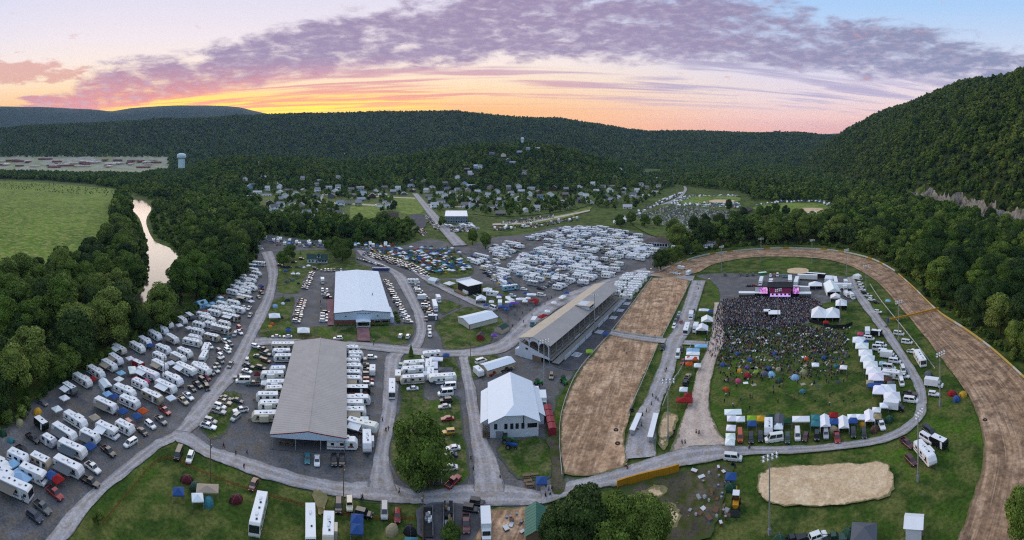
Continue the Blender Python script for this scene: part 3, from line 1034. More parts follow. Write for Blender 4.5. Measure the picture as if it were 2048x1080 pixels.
px_t, py_t = world_px(np.array([t[0] for t in tree_pts]), np.array([t[1] for t in tree_pts]))
n_single = 0
woods = []                                           # x, y, z, scale, index
for (X, Y, s, place), a, b in zip(tree_pts, px_t, py_t):
    if n_single < 264 and -40 < a < 2090 and b - 14 * s * F / math.hypot(X, Y) < 1085:
        pale = RNG.random() < .13
        tree('broadleaf_tree', X, Y, s, None if pale else PLACE[place], dark='pale' if pale else RNG.random() < .38, desc='pale green broadleaf tree', place=PLACE[place].split('tree ')[1], group='trees of the ' + {'west': 'meadow bank wood', 'east': 'camp bank wood', 'belt': 'town belt', 'right': 'track wood'}[place])
        n_single += 1
    elif -160 < a < 2200:
        woods.append((X, Y, 0.0, s, 4 + int(rt.uniform(0, 4))))

# trees that stand apart: foot pixel, size, words
for x, y, s, k, d, p in (
        (838, 966, 1.62, 3, 'big round broadleaf tree', 'on the grass strip right of the pavilion'),
        (1168, 1112, 1.42, 0, 'big dark broadleaf tree', 'in front of the yellow wall at the bottom edge'),
        (1234, 1124, 1.4, 4, 'spreading broadleaf tree', 'beside the junk yard at the bottom edge'),
        (1122, 1122, 1.05, 1, 'dark broadleaf tree', 'behind the green-roofed shed at the bottom edge'),
        (1296, 1130, 1.2, 6, 'leafy tree', 'below the junk yard at the bottom edge'),
        (2044, 1095, 1.1, 2, 'leafy tree', 'in the bottom corner beyond the dirt track'),
        (903, 1092, .52, 4, 'small bright green tree', 'in front of the junk trailers'),
        (566, 532, 1.15, 0, 'light green broadleaf tree', 'at the corner of the house lawn by the road'),
        (580, 520, 1.1, 6, 'round light green tree', 'on the house lawn left of the white house'),
        (684, 521, 1.65, 3, 'large round tree', 'on the lawn right of the white house'),
        (670, 507, 1.3, 1, 'broadleaf tree', 'behind the white house with the dormer'),
        (698, 509, 1.1, 2, 'broadleaf tree', 'at the right end of the house lawn'),
        (656, 500, 1.0, 4, 'pale green tree', 'close behind the roof of the white house'),
        (945, 490, 1.25, 2, 'tall slim tree', 'at the road fork left of the dense lot'),
        (971, 498, 1.3, 5, 'tall slim tree', 'beside the boat at the edge of the dense lot'),
        (1322, 541, 1.5, 0, 'dark broad tree', 'by the entrance at the far end of the fence'),
        (1340, 528, 1.2, 3, 'bushy tree', 'along the hedge left of the track curve'),
        (1356, 521, 1.1, 6, 'leafy tree', 'along the hedge left of the track curve'),
        (1372, 515, 1.1, 2, 'dark tree', 'at the start of the track curve'),
        (1392, 508, 1.15, 4, 'round tree', 'at the start of the track curve'),
        (1345, 470, 1.5, 1, 'broad tree', 'between long pavilion and far car park'),
        (1388, 468, 1.6, 2, 'dark tree', 'at the near corner of the far car park'),
        (1410, 462, 1.6, 5, 'tall dark tree', 'at the near corner of the far car park'),
        (1262, 448, 1.5, 0, 'broad tree', 'at the left edge of the far car park'),
        (1240, 452, 1.3, 3, 'round tree', 'at the left edge of the far car park'),
        (1290, 455, 1.35, 6, 'tree', 'between dense lot and far car park'),
        (1315, 452, 1.2, 4, 'small tree', 'between dense lot and far car park'),
        (1440, 470, 1.4, 1, 'leafy tree', 'at the lower right corner of the far car park'),
        (1455, 475, 1.5, 3, 'dark leafy tree', 'at the lower right corner of the far car park'),
        (1458, 424, 1.5, 2, 'dark tree', 'beside the brown roof near the ball field'),
        (1487, 440, 1.4, 5, 'slim dark tree', 'between car park and white peaked tents'),
        (1520, 436, 1.6, 0, 'broad tree', 'in the row between the two ball fields'),
        (1536, 434, 1.4, 3, 'round tree', 'in the row between the two ball fields'),
        (1552, 430, 1.4, 6, 'green tree', 'in the row between the two ball fields'),
        (1572, 430, 1.3, 4, 'dark tree', 'in the row between the two ball fields'),
        (197, 1050, .32, 1, 'thin sapling', 'on the meadow beside the orange fence')):
    X, Y = G(x, y)
    tree('broadleaf_tree' if s > .4 else 'sapling', X, Y, s, k=k, desc=d, place=p, dark='dark' in d)


def spruce(x, y, s, place):
    b = MB()
    X, Y = G(x, y)
    m = LEAF
    r = random.Random(x)
    for k in range(7):
        z, rad = .6 + k * .62, 1.55 * (1 - k / 7.6)
        n = 11
        ring = []
        for j in range(n):
            q = rad * r.uniform(.75, 1.1)
            a = j * 2 * math.pi / n + k
            ring.append((q * math.cos(a), q * math.sin(a), z - .25 * r.uniform(0, 1)))
        b.add(ring + [(0, 0, z + 1.25)], [(j, (j + 1) % n, n) for j in range(n)], m)
    o = ob('spruce_tree', None, loc=(X, Y, 0))
    o.scale = (s, s, s)
    ob('crown', b.mesh('crown'), o)
    ob('trunk', MB().tube((0, 0, -.2), (0, 0, 4.5), .16, BARK, 6, .04).mesh('trunk'), o)
    thing(o, 'tree', 'small dark spruce', place)


spruce(822, 712, 1.05, 'at the top of the grass strip right of the pavilion')
spruce(566, 603, .85, 'on the lawn corner left of the metal hall')
spruce(908, 505, .9, 'between the tents near the road fork')
spruce(895, 502, 1.0, 'at the back of the coloured tent field')
spruce(601, 508, .7, 'on the lawn left of the white house')

# ------------------------------------------------------------------ woods on the hills and in the valley (too many to count)
VALLEY = [(1362, 372), (1480, 384), (1498, 402), (1560, 404), (1664, 404), (1712, 392), (1700, 372), (1650, 348), (1560, 331), (1450, 327), (1372, 330)]
LEFTBELT = [(-140, 366), (0, 358), (90, 361), (180, 368), (250, 380), (300, 399), (340, 396), (400, 408), (470, 424), (505, 436), (520, 410), (470, 372), (400, 350), (330, 342), (280, 352), (150, 351), (0, 347), (-140, 345)]
for X, Y in scatter(VALLEY, 16, 91):
    woods.append((X, Y, 0, 1.5 * rt.uniform(.7, 1.2), int(rt.uniform(0, 4))))
for X, Y in scatter([(1326, 374), (1340, 374), (1344, 350), (1338, 330), (1320, 330)], 15, 96):
    woods.append((X, Y, 0, 1.2 * rt.uniform(.6, 1.2), int(rt.uniform(0, 4))))
for X, Y in scatter([(1350, 371), (1366, 369), (1374, 350), (1374, 329), (1343, 329), (1349, 350)], 15, 97):
    woods.append((X, Y, 0, 1.2 * rt.uniform(.6, 1.2), int(rt.uniform(0, 4))))
for X, Y in scatter(LEFTBELT, 12, 92):
    woods.append((X, Y, 0, 1.35 * rt.uniform(.7, 1.2), int(rt.uniform(0, 8))))
# between the track wood and the foot of the mountain
for q in np.arange(-400, 1500, 10.0):
    for p in np.arange(-300, 4, 10.0):
        a, b = p + rt.uniform(-4, 4), q + rt.uniform(-4, 4)
        X, Y = FL0[0] + FLD[0] * b + FLD[1] * a, FL0[1] + FLD[1] * b - FLD[0] * a
        if Y < -60:
            continue
        u, w = world_px(X, Y)
        if 1692 < u < 2250 and not inside(np.array([u]), np.array([w]), RIGHTW)[0] and w < 486:
            woods.append((X, Y, 0, (1.2 if a > -45 and b < 420 else 1.5) * rt.uniform(.5, 1.45), 4 + int(rt.uniform(0, 4)) if b < 500 else int(rt.uniform(0, 4))))
# undergrowth along the edges of the woods
for poly in (WEST, EAST, BELT, RIGHTW):
    W_ = [Vector(G(x, max(y, 330))) for x, y in poly]
    for a, b in zip(W_, W_[1:] + W_[:1]):
        n = int((b - a).length / 2.6)
        for i in range(n):
            p = a.lerp(b, (i + rt.uniform(0, 1)) / n) + Vector((rt.uniform(-2.5, 2.5), rt.uniform(-2.5, 2.5)))
            if p.length < 800 and p.y > -60:
                woods.append((p.x, p.y, -.8, rt.uniform(.16, .5), 4 + int(rt.uniform(0, 4))))
# low scrub at the head of the meadow
for X, Y in scatter([(0, 366), (90, 367), (180, 375), (248, 382), (246, 392), (120, 386), (0, 378), (-100, 380), (-100, 370)], 11, 95, .5):
    if rt.uniform() < .6:
        woods.append((X, Y, -.6, .22 * rt.uniform(.5, 1.3), 4 + int(rt.uniform(0, 4))))
# mountain
for q in np.arange(-420, 3300, 10.5):
    for p in np.arange(4, 470, 10.5):
        if rt.uniform() < (.25 if q > 1500 else 0):
            continue
        a, b = p + rt.uniform(-4, 4), q + rt.uniform(-4, 4)
        X, Y = FL0[0] + FLD[0] * b + FLD[1] * a, FL0[1] + FLD[1] * b - FLD[0] * a
        t = math.atan2(X, Y)
        if abs(t) < 1.25 and Y > -150:
            cl = (-260 < b < 420) and a < 16
            if cl and rt.uniform() < .8:
                continue
            woods.append((X, Y, -1.5, (1.0 if a > 25 else .75) * rt.uniform(.55, 1.55), int(rt.uniform(0, 8)) if b < 700 else int(rt.uniform(0, 4))))
# knob and ridges
pts = []
for d in np.concatenate([np.geomspace(940, 1750, 52), np.geomspace(1770, 4050, 150)]):
    n = int(2.4 * d / (14 if d < 1700 else 15))
    a = (np.arange(n) + rt.uniform(0, 1, n)) / n * 2.4 - 1.2
    dd = d * (1 + rt.uniform(-.006, .006, n))
    pts.append(np.stack([dd * np.sin(a), dd * np.cos(a), dd], 1))
pts = np.concatenate(pts)
zz = hz(pts[:, 0], pts[:, 1])
pm, qm = mountain_pq(pts[:, 0], pts[:, 1])
HOUSE_GAPS = []
for (X, Y, d), z, p in zip(pts, zz, pm):
    if p > -10 or (z < 2.5 and d < 2250):
        continue
    u = XC + F * math.atan2(X, Y)
    if u < 336 and d < 2900 and 314 < Y0 + F * (H - z) / d < 345:
        continue
    k = int(rt.uniform(0, 4))
    if d < 1750:
        woods.append((X, Y, -1, 1.2 * rt.uniform(.45, 1.45), k))
    else:
        woods.append((X, Y, -2, 1.3 * rt.uniform(.4, 1.55), k))
WOODS = woods


def build_woods(name, rows, label):
    me = bpy.data.meshes.new(name)
    A = np.array([r[:3] for r in rows], float)
    A[:, 2] += hz(A[:, 0], A[:, 1])
    me.from_pydata(A.tolist(), [], [])
    kk = np.random.RandomState(4)
    for i, r_ in enumerate(rows):
        u = kk.uniform()
        if u < .38:
            far = r_[4] < 4
            rows[i] = (*r_[:4], (8 + int(u * 50) % 2 if far else 10 + int(u * 50) % 2) if u < .27 else (12 if far else 13))
    for nm, ty, vals in (('size', 'FLOAT', [r[3] for r in rows]), ('turn', 'FLOAT', list(np.random.RandomState(5).uniform(0, 6.28, len(rows)))), ('which', 'INT', [int(r[4]) for r in rows])):
        at = me.attributes.new(nm, ty, 'POINT')
        at.data.foreach_set('value', vals)
    o = ob(name, me, kind='stuff')
    o['label'] = label
    ng = bpy.data.node_groups.new(name, 'GeometryNodeTree')
    ng.interface.new_socket('Geometry', in_out='INPUT', socket_type='NodeSocketGeometry')
    ng.interface.new_socket('Geometry', in_out='OUTPUT', socket_type='NodeSocketGeometry')
    N, L = ng.nodes, ng.links
    gi, go = N.new('NodeGroupInput'), N.new('NodeGroupOutput')
    ip = N.new('GeometryNodeInstanceOnPoints')
    ci = N.new('GeometryNodeCollectionInfo')
    ci.inputs['Collection'].default_value = POOL
    ci.inputs['Separate Children'].default_value = True
    ci.inputs['Reset Children'].default_value = True
    ip.inputs['Pick Instance'].default_value = True

    def attr(nm, ty):
        a = N.new('GeometryNodeInputNamedAttribute')
        a.data_type = ty
        a.inputs['Name'].default_value = nm
        return a.outputs['Attribute']
    L.new(gi.outputs[0], ip.inputs['Points'])
    L.new(ci.outputs[0], ip.inputs['Instance'])
    L.new(attr('which', 'INT'), ip.inputs['Instance Index'])
    L.new(attr('size', 'FLOAT'), ip.inputs['Scale'])
    cx = N.new('ShaderNodeCombineXYZ')
    L.new(attr('turn', 'FLOAT'), cx.inputs[2])
    L.new(cx.outputs[0], ip.inputs['Rotation'])
    L.new(ip.outputs[0], go.inputs[0])
    md = o.modifiers.new('spread', 'NODES')
    md.node_group = ng
    return o

# ------------------------------------------------------------------ vehicles
PAINT = mat('paint', src='obj', rough=.28, var=.06, scale=1.5, spec=.5, coat=.3)
SHELL = mat('shell', src='obj', rough=.45, var=.07, scale=.8)
TINT = mat('tinted', src='att', rough=.5, var=.08, scale=.8)
GLASS = mat('glass', '20262c', .08, .0, spec=.8)
TYRE = mat('tyre', '17171a', .9, .1)
RIM = mat('rim', '9a9ca0', .35, .0, metal=.6)
LAMP = mat('lamp', 'd8dde2', .15, .0)
TAIL = mat('tail_lamp', '8a1016', .3, .0)
DARK = mat('dark_trim', '232427', .7, .1)
WHITE = mat('white_panel', 'e6e9ed', .45, .05, .9)
ROOFW = mat('roof_membrane', 'eceef1', .55, .08, .7)
GREYM = mat('grey_metal', '85898f', .5, .12, 1.0)
STEEL = mat('galvanised', 'a2a6a8', .45, .12, 1.2, metal=.3)
WOOD = mat('wood', '7a6650', .85, .25, 1.5)
STRIPE = mat('stripe', src='obj', rough=.4, var=.04)
CLOTH = mat('cloth', src='obj', rough=.85, var=.08, scale=1.2)
COLS = {k: lin(v) for k, v in dict(white='eef0f3', silver='a9adb3', grey='5d6167', black='17181b', red='8f1a1c', maroon='5a2027', navy='232f4a', blue='2c4f8a', tan='a59a86', green='2f4a35', teal='3c7c84',
                                   yellow='c79a2a', orange='c2521f', brown='54392c', cream='d8d0bd', lightblue='8fb8d8', purple='6a4a96', pink='c2486f', lime='8ab42e', khaki='9a916f', darkgreen='1f4630').items()}


def ring8(x, hw, z0, z1, c=.12):
    return [(x, -hw + c, z0), (x, hw - c, z0), (x, hw, z0 + c), (x, hw, z1 - c), (x, hw - c, z1), (x, -hw + c, z1), (x, -hw, z1 - c), (x, -hw, z0 + c)]


def frustum(b, bx0, bx1, bw, z0, tx0, tx1, tw, z1, mt):
    v = [(bx0, -bw, z0), (bx1, -bw, z0), (bx1, bw, z0), (bx0, bw, z0), (tx0, -tw, z1), (tx1, -tw, z1), (tx1, tw, z1), (tx0, tw, z1)]
    b.add(v, [(4, 5, 6, 7), (0, 1, 5, 4), (1, 2, 6, 5), (2, 3, 7, 6), (3, 0, 4, 7)], mt)
    return v


def panel(quad, u0, u1, w0, w1, off=.015):
    """a pane laid on a quad face, inset and standing a little proud"""
    a, b, c, d = [Vector(q) for q in quad]
    n = (b - a).cross(d - a).normalized() * off

    def at(u, w):
        return tuple((a.lerp(b, u)).lerp(d.lerp(c, u), w) + n)
    return MB().quad(at(u0, w0), at(u1, w0), at(u1, w1), at(u0, w1), GLASS)


def wheel_mesh(r=.34, w=.24):
    b = MB()
    n = 12
    for y0, y1, rr, mt in ((-w / 2, w / 2, r, TYRE), (-w / 2 - .01, w / 2 + .01, r * .58, RIM)):
        b.rings([[(rr * math.cos(k * 6.2832 / n), y0, rr * math.sin(k * 6.2832 / n)) for k in range(n)], [(rr * math.cos(k * 6.2832 / n), y1, rr * math.sin(k * 6.2832 / n)) for k in range(n)]], mt)
    return b.mesh('wheel')


WHEEL, WHEEL_L = wheel_mesh(), wheel_mesh(.42, .28)
PROTO = {}                                           # kind -> list of (part, mesh, offset, own colour?)


def merged(parts, name):
    """all parts as one mesh, for vehicles too far away to show them"""
    me = bpy.data.meshes.new(name)
    v, f, mi, mats = [], [], [], []
    for _n, m, off, _c in parts:
        o = len(v)
        v += [(p.co[0] + off[0], p.co[1] + off[1], p.co[2] + off[2]) for p in m.vertices]
        idx = []
        for q in m.materials:
            if q not in mats:
                mats.append(q)
            idx.append(mats.index(q))
        for p in m.polygons:
            f.append([i + o for i in p.vertices])
            mi.append(idx[p.material_index])
    me.from_pydata(v, [], f)
    for q in mats:
        me.materials.append(q)
    me.polygons.foreach_set('material_index', mi)
    me.update()
    return me


def car_proto(kind, L, W, hood, belt, roof, cab, top, wheelx, wheel=None, bed=None, zl=.30, lower=None):
    """cab: x of the cabin's foot (rear, front); top: x of its roof (rear, front); bed: an open load bed behind the cab"""
    hw = W / 2
    b = MB()
    x0, x1 = -L / 2, L / 2
    cb0, cb1 = cab
    if bed is None:
        st = [(x0, hw * .86, zl + .12, belt - .12), (x0 + .12, hw * .95, zl, belt - .02), (cb0, hw, zl - .02, belt), (cb1, hw, zl - .02, belt - .02), (cb1 + (x1 - cb1) * .6, hw * .97, zl, hood), (x1 - .1, hw * .9, zl + .02, hood - .1), (x1, hw * .8, zl + .12, hood - .22)]
        b.rings([ring8(x, w, a, c) for x, w, a, c in st], PAINT)
    else:
        st = [(cb0 - .02, hw, zl, belt), (cb1, hw, zl - .02, belt - .02), (cb1 + (x1 - cb1) * .6, hw * .97, zl, hood), (x1 - .1, hw * .92, zl + .02, hood - .08), (x1, hw * .85, zl + .12, hood - .2)]
        b.rings([ring8(x, w, a, c) for x, w, a, c in st], PAINT)
        b.box(x0, cb0 - .02, -hw + .02, hw - .02, zl + .05, .78, PAINT)
        for s in (-1, 1):
            b.box(x0, cb0 - .02, s * (hw - .05) - .05, s * (hw - .05) + .05, .78, belt, PAINT)
        b.box(x0, x0 + .08, -hw + .1, hw - .1, .78, belt, PAINT)
    tw, bw = hw * .74, hw * .93
    v = frustum(b, cb0, cb1, bw, belt - .03, top[0], top[1], tw, roof, PAINT)
    parts = [('body', b.mesh('body'), (0, 0, 0), True)]
    parts.append(('windshield', panel((v[1], v[2], v[6], v[5]), .06, .94, .1, .93).mesh('windshield'), (0, 0, 0), False))
    parts.append(('rear_window', panel((v[3], v[0], v[4], v[7]), .1, .9, .25 if bed is None else .15, .9).mesh('rear_window'), (0, 0, 0), False))
    for q in ((v[0], v[1], v[5], v[4]), (v[2], v[3], v[7], v[6])):
        pb = panel(q, .06, .47, .18, .9)
        pc = panel(q, .52, .93, .18, .9)
        pb.add(pc.v, pc.f, GLASS)
        parts.append(('side_window', pb.mesh('side_window'), (0, 0, 0), False))
    if bed is not None:
        parts.append(('bed', MB().box(x0 + .08, cb0 - .04, -hw + .12, hw - .12, .79, .82, DARK).mesh('bed'), (0, 0, 0), False))
    wm = wheel or WHEEL
    rz = .34 if wm is WHEEL else .42
    for xx in wheelx:
        for s in (-1, 1):
            parts.append(('wheel', wm, (xx, s * (hw - .1), rz), False))
    hl = MB().box(x1 - .14, x1 + .01, -.17, .17, hood - .3, hood - .16, LAMP).mesh('headlight')
    tl = MB().box(x0 - .01, x0 + .12, -.12, .12, belt - .32, belt - .1, TAIL).mesh('tail_light')
    for s in (-1, 1):
        parts.append(('headlight', hl, (0, s * hw * .62, 0), False))
        parts.append(('tail_light', tl, (0, s * hw * .74, 0), False))
    PROTO[kind] = (parts, merged(parts, kind))


car_proto('sedan', 4.7, 1.82, .86, .93, 1.45, (-1.75, 1.15), (-1.0, .35), (-1.4, 1.42))
car_proto('hatchback', 4.1, 1.76, .9, .96, 1.5, (-1.95, 1.0), (-1.6, .3), (-1.25, 1.25))
car_proto('suv', 4.75, 1.9, 1.02, 1.06, 1.74, (-2.25, 1.1), (-1.95, .45), (-1.4, 1.4), WHEEL)
car_proto('minivan', 5.0, 1.95, 1.0, 1.06, 1.78, (-2.4, 1.65), (-2.2, .75), (-1.5, 1.5))
car_proto('jeep', 4.2, 1.85, 1.12, 1.15, 1.85, (-2.0, .75), (-1.95, .6), (-1.3, 1.35), WHEEL_L, zl=.45)
car_proto('pickup_truck', 5.7, 1.98, 1.08, 1.1, 1.86, (-.95, 1.15), (-.75, .5), (-1.75, 1.8), WHEEL_L, bed=True, zl=.42)
car_proto('van', 5.6, 2.02, 1.15, 1.2, 2.1, (-2.7, 2.0), (-2.65, 1.25), (-1.7, 1.8))
car_proto('cargo_van', 6.0, 2.05, 1.25, 1.35, 2.65, (-2.95, 2.2), (-2.92, 1.35), (-1.8, 1.9))


def cw(prof):
    return prof


def rv_parts(kind, L, W, prof, hgt, zf, windows, door, awn, wheelx, ac=(0.3, -1.6), vents=(1.6, -.4), stripe=True, slide=None, hitch=True, front_glass=None, wheel=None, roofx=None):
    hw = W / 2
    b = MB().prism(prof, -hw, hw, SHELL)
    parts = [('body', b.mesh('body'), (0, 0, 0), True)]
    r0, r1 = roofx or (-L / 2 + .15, L / 2 - 1.0)
    parts.append(('roof', MB().box(r0, r1, -hw + .08, hw - .08, hgt - .02, hgt + .04, ROOFW).mesh('roof'), (0, 0, 0), False))
    acm = MB().rings([ring8(-.42, .34, 0, .3, .08), ring8(.42, .3, 0, .22, .08)], WHITE).mesh('air_conditioner')
    for x in ac:
        if r0 < x < r1:
            parts.append(('air_conditioner', acm, (x, 0, hgt + .03), False))
    vm = MB().box(-.22, .22, -.22, .22, 0, .14, DARK).mesh('roof_vent')
    for x in vents:
        if r0 < x < r1:
            parts.append(('roof_vent', vm, (x, .25, hgt + .03), False))
    if stripe:
        for s in (-1, 1):
            y = s * (hw + .008)
            sb = MB()
            sb.box(-L / 2 + .1, L / 2 - 1.1, y - .01, y + .01, zf + .55, zf + .82, STRIPE)
            sb.add([(-L * .05, y + .006 * s, zf + .82), (L / 2 - 1.3, y + .006 * s, zf + .82), (L / 2 - 1.5, y + .006 * s, zf + 1.35), (L * .2, y + .006 * s, zf + .95)], [(0, 1, 2, 3)], STRIPE)
            parts.append(('stripe', sb.mesh('stripe'), (0, 0, 0), 'stripe'))
    for s in (-1, 1):
        for x, w in windows:
            y = s * (hw + .012)
            parts.append(('window', MB().box(x - w / 2, x + w / 2, y - .012, y + .012, zf + 1.15, zf + 1.85, GLASS).mesh('window'), (0, 0, 0), False))
    for s in ((-1,) if door is not None else ()):
        y = s * (hw + .02)
        parts.append(('door', MB().box(door - .36, door + .36, y - .02, y + .02, zf + .1, zf + 2.05, WHITE).mesh('door'), (0, 0, 0), False))
    if front_glass:
        x, z0, z1, dx = front_glass
        parts.append(('windshield', MB().quad((x + .02, -hw + .1, z0), (x + .02, hw - .1, z0), (x - dx + .02, hw - .1, z1), (x - dx + .02, -hw + .1, z1), GLASS).mesh('windshield'), (0, 0, 0), False))
    wm = wheel or WHEEL
    for x in wheelx:
        for s in (-1, 1):
            parts.append(('wheel', wm, (x, s * (hw - .14), .34 if wm is WHEEL else .42), False))
    if hitch:
        hb = MB()
        for s in (-1, 1):
            hb.tube((L / 2 - .4, s * .7, .5), (L / 2 + 1.1, 0, .5), .06, DARK, 4)
        hb.tube((L / 2 + .9, 0, 0), (L / 2 + .9, 0, .8), .06, DARK, 4)
        parts.append(('hitch', hb.mesh('hitch'), (0, 0, 0), False))
    if slide:
        x0, x1 = slide
        parts.append(('slide_out', MB().box(x0, x1, hw - .01, hw + .75, zf + .35, zf + 2.2, SHELL).mesh('slide_out'), (0, 0, 0), True))
    if awn:
        x0, x1 = awn
        ab = MB()
        ab.add([(x0, -hw, hgt - .25), (x1, -hw, hgt - .25), (x1, -hw - 2.3, hgt - .75), (x0, -hw - 2.3, hgt - .75), (x0, -hw, hgt - .3), (x1, -hw, hgt - .3), (x1, -hw - 2.3, hgt - .8), (x0, -hw - 2.3, hgt - .8)],
               [(0, 3, 2, 1), (4, 5, 6, 7), (2, 3, 7, 6), (0, 4, 7, 3), (1, 2, 6, 5)], CLOTH)
        for x in (x0 + .05, x1 - .05):
            ab.tube((x, -hw - .02, 1.0), (x, -hw - 2.25, hgt - .78), .035, WHITE, 4)
        parts.append(('awning', ab.mesh('awning'), (0, 0, 0), 'awning'))
    PROTO[kind] = (parts, merged(parts, kind))


def trailer_prof(L, z0, z1):
    h = L / 2
    return [(-h, z0), (h - .45, z0), (h, z0 + .65), (h - .08, z0 + 1.35), (h - .75, z1 - .1), (h - 1.1, z1), (-h + .25, z1), (-h, z1 - .25)]


for L, nm in ((6.2, 'short_trailer'), (7.6, 'travel_trailer'), (8.8, 'long_trailer')):
    for a in (0, 1):
        rv_parts(nm + ('_awning' if a else ''), L, 2.5, trailer_prof(L, .6, 2.95), 2.95, .6, [(-L * .32, .9), (-L * .02, 1.1), (L * .28, .8)], L * .13, (-L * .3, L * .25) if a else None, (-.45, .45), slide=(-L * .1, L * .22) if L > 7 and not a else None)
L = 10.0
FW = [(-5, .7), (2.6, .7), (2.6, 1.55), (4.7, 1.55), (5.0, 1.9), (4.85, 3.1), (4.2, 3.55), (-4.75, 3.35), (-5, 3.1)]
rv_parts('fifth_wheel', L, 2.5, FW, 3.38, .7, [(-3.2, 1.0), (-.6, 1.2), (1.6, .9)], .8, (-3.8, .2), (-1.2, -.25), ac=(1.2, -2.6), vents=(-.6, -3.6, 2.4), slide=(-3.5, -.6), hitch=False, roofx=(-4.7, 3.9))
CA = [(-5.2, .45), (5.0, .45), (5.2, .9), (5.15, 1.5), (4.75, 3.0), (4.4, 3.25), (-5.0, 3.25), (-5.2, 3.0)]
for a in (0, 1):
    rv_parts('motorhome' + ('_awning' if a else ''), 10.4, 2.55, CA, 3.25, .5, [(-3.6, 1.1), (-1.2, 1.3), (1.2, 1.3), (3.9, .8)], 2.6, (-3.4, 1.6) if a else None, (-2.6, 3.4), ac=(2.0, -2.6), vents=(.2, -1.4, 3.4), hitch=False, front_glass=(5.15, 1.5, 2.9, .38), wheel=WHEEL_L, roofx=(-4.95, 4.3))
CC = [(-3.9, .5), (2.9, .5), (3.9, .62), (3.9, 1.12), (3.05, 1.3), (2.62, 1.95), (3.3, 2.1), (3.35, 2.75), (2.9, 3.05), (-3.7, 3.05), (-3.9, 2.8)]
for a in (0, 1):
    rv_parts('camper_motorhome' + ('_awning' if a else ''), 7.8, 2.4, CC, 3.05, .55, [(-2.6, 1.0), (-.3, 1.1)], 1.3, (-2.8, .6) if a else None, (-2.1, 2.7), ac=(-.6,), vents=(1.2, -2.4), hitch=False, front_glass=(3.05, 1.32, 1.93, .43), roofx=(-3.6, 2.8))
BUS = [(-5.5, .45), (5.2, .45), (5.5, .7), (5.5, 1.3), (5.3, 2.9), (5.1, 3.1), (-5.3, 3.1), (-5.5, 2.9)]
rv_parts('bus', 11, 2.5, BUS, 3.1, .6, [(-4.2, 1.1), (-2.6, 1.1), (-1, 1.1), (.6, 1.1), (2.2, 1.1), (3.8, 1.1)], 4.6, None, (-3.2, 3.7), ac=(-2,), vents=(2.0,), stripe=False, hitch=False, front_glass=(5.5, 1.35, 2.85, .19), wheel=WHEEL_L, roofx=(-5.2, 5.0))
AIR = [(-2.6, .7), (-1.9, .5), (1.9, .5), (2.6, .75), (2.75, 1.4), (2.5, 2.1), (1.8, 2.55), (-1.8, 2.55), (-2.5, 2.1), (-2.75, 1.4)]
rv_parts('rounded_trailer', 5.5, 2.2, AIR, 2.55, .35, [(-1.2, .8), (.9, .8)], 0, None, (-.3,), ac=(-.5,), vents=(1.0,), stripe=False, roofx=(-1.7, 1.7))
CARGO = [(-2.4, .5), (2.4, .5), (2.6, .8), (2.6, 2.3), (2.3, 2.6), (-2.4, 2.6)]
rv_parts('cargo_trailer', 5.0, 2.2, CARGO, 2.6, .4, [], 1.5, None, (-.4, .4), ac=(), vents=(.2,), stripe=False, roofx=(-2.3, 2.2))


def box_truck(kind, L, semi=False):
    hw = 1.25
    cab = [(L / 2 - 1.9, .5), (L / 2, .5), (L / 2, 1.25), (L / 2 - .75, 1.4), (L / 2 - 1.15, 2.2), (L / 2 - 1.9, 2.25)]
    parts = [('cab', MB().prism(cab, -hw + .15, hw - .15, PAINT).mesh('cab'), (0, 0, 0), True)]
    parts.append(('cargo_box', MB().box(-L / 2, L / 2 - 1.95, -hw, hw, .85, 3.35, WHITE).mesh('cargo_box'), (0, 0, 0), False))
    parts.append(('windshield', MB().quad((L / 2 - .74, -hw + .25, 1.42), (L / 2 - .74, hw - .25, 1.42), (L / 2 - 1.12, hw - .3, 2.16), (L / 2 - 1.12, -hw + .3, 2.16), GLASS).mesh('windshield'), (0, 0, 0), False))
    parts.append(('chassis', MB().box(-L / 2 + .1, L / 2 - 1.9, -.5, .5, .5, .85, DARK).mesh('chassis'), (0, 0, 0), False))
    sw = MB().box(L / 2 - 1.7, L / 2 - 1.1, -.01, .01, 1.4, 2.05, GLASS).mesh('side_window')
    for s in (-1, 1):
        parts.append(('side_window', sw, (0, s * (hw - .14), 0), False))
        for x in (L / 2 - 1.0, -L / 2 + 1.4) + ((-L / 2 + 2.4,) if semi else ()):
            parts.append(('wheel', WHEEL_L, (x, s * (hw - .15), .42), False))
    PROTO[kind] = (parts, merged(parts, kind))


box_truck('box_truck', 7.5)
box_truck('semi_truck', 14, True)
SEMI = [(-6.5, 1.0), (6.5, 1.0), (6.5, 3.7), (-6.5, 3.7)]
rv_parts('semi_trailer', 13, 2.5, SEMI, 3.7, 1.0, [], None, None, (-5, -4), ac=(), vents=(), stripe=False, hitch=False, wheel=WHEEL_L, roofx=(-6.4, 6.4))


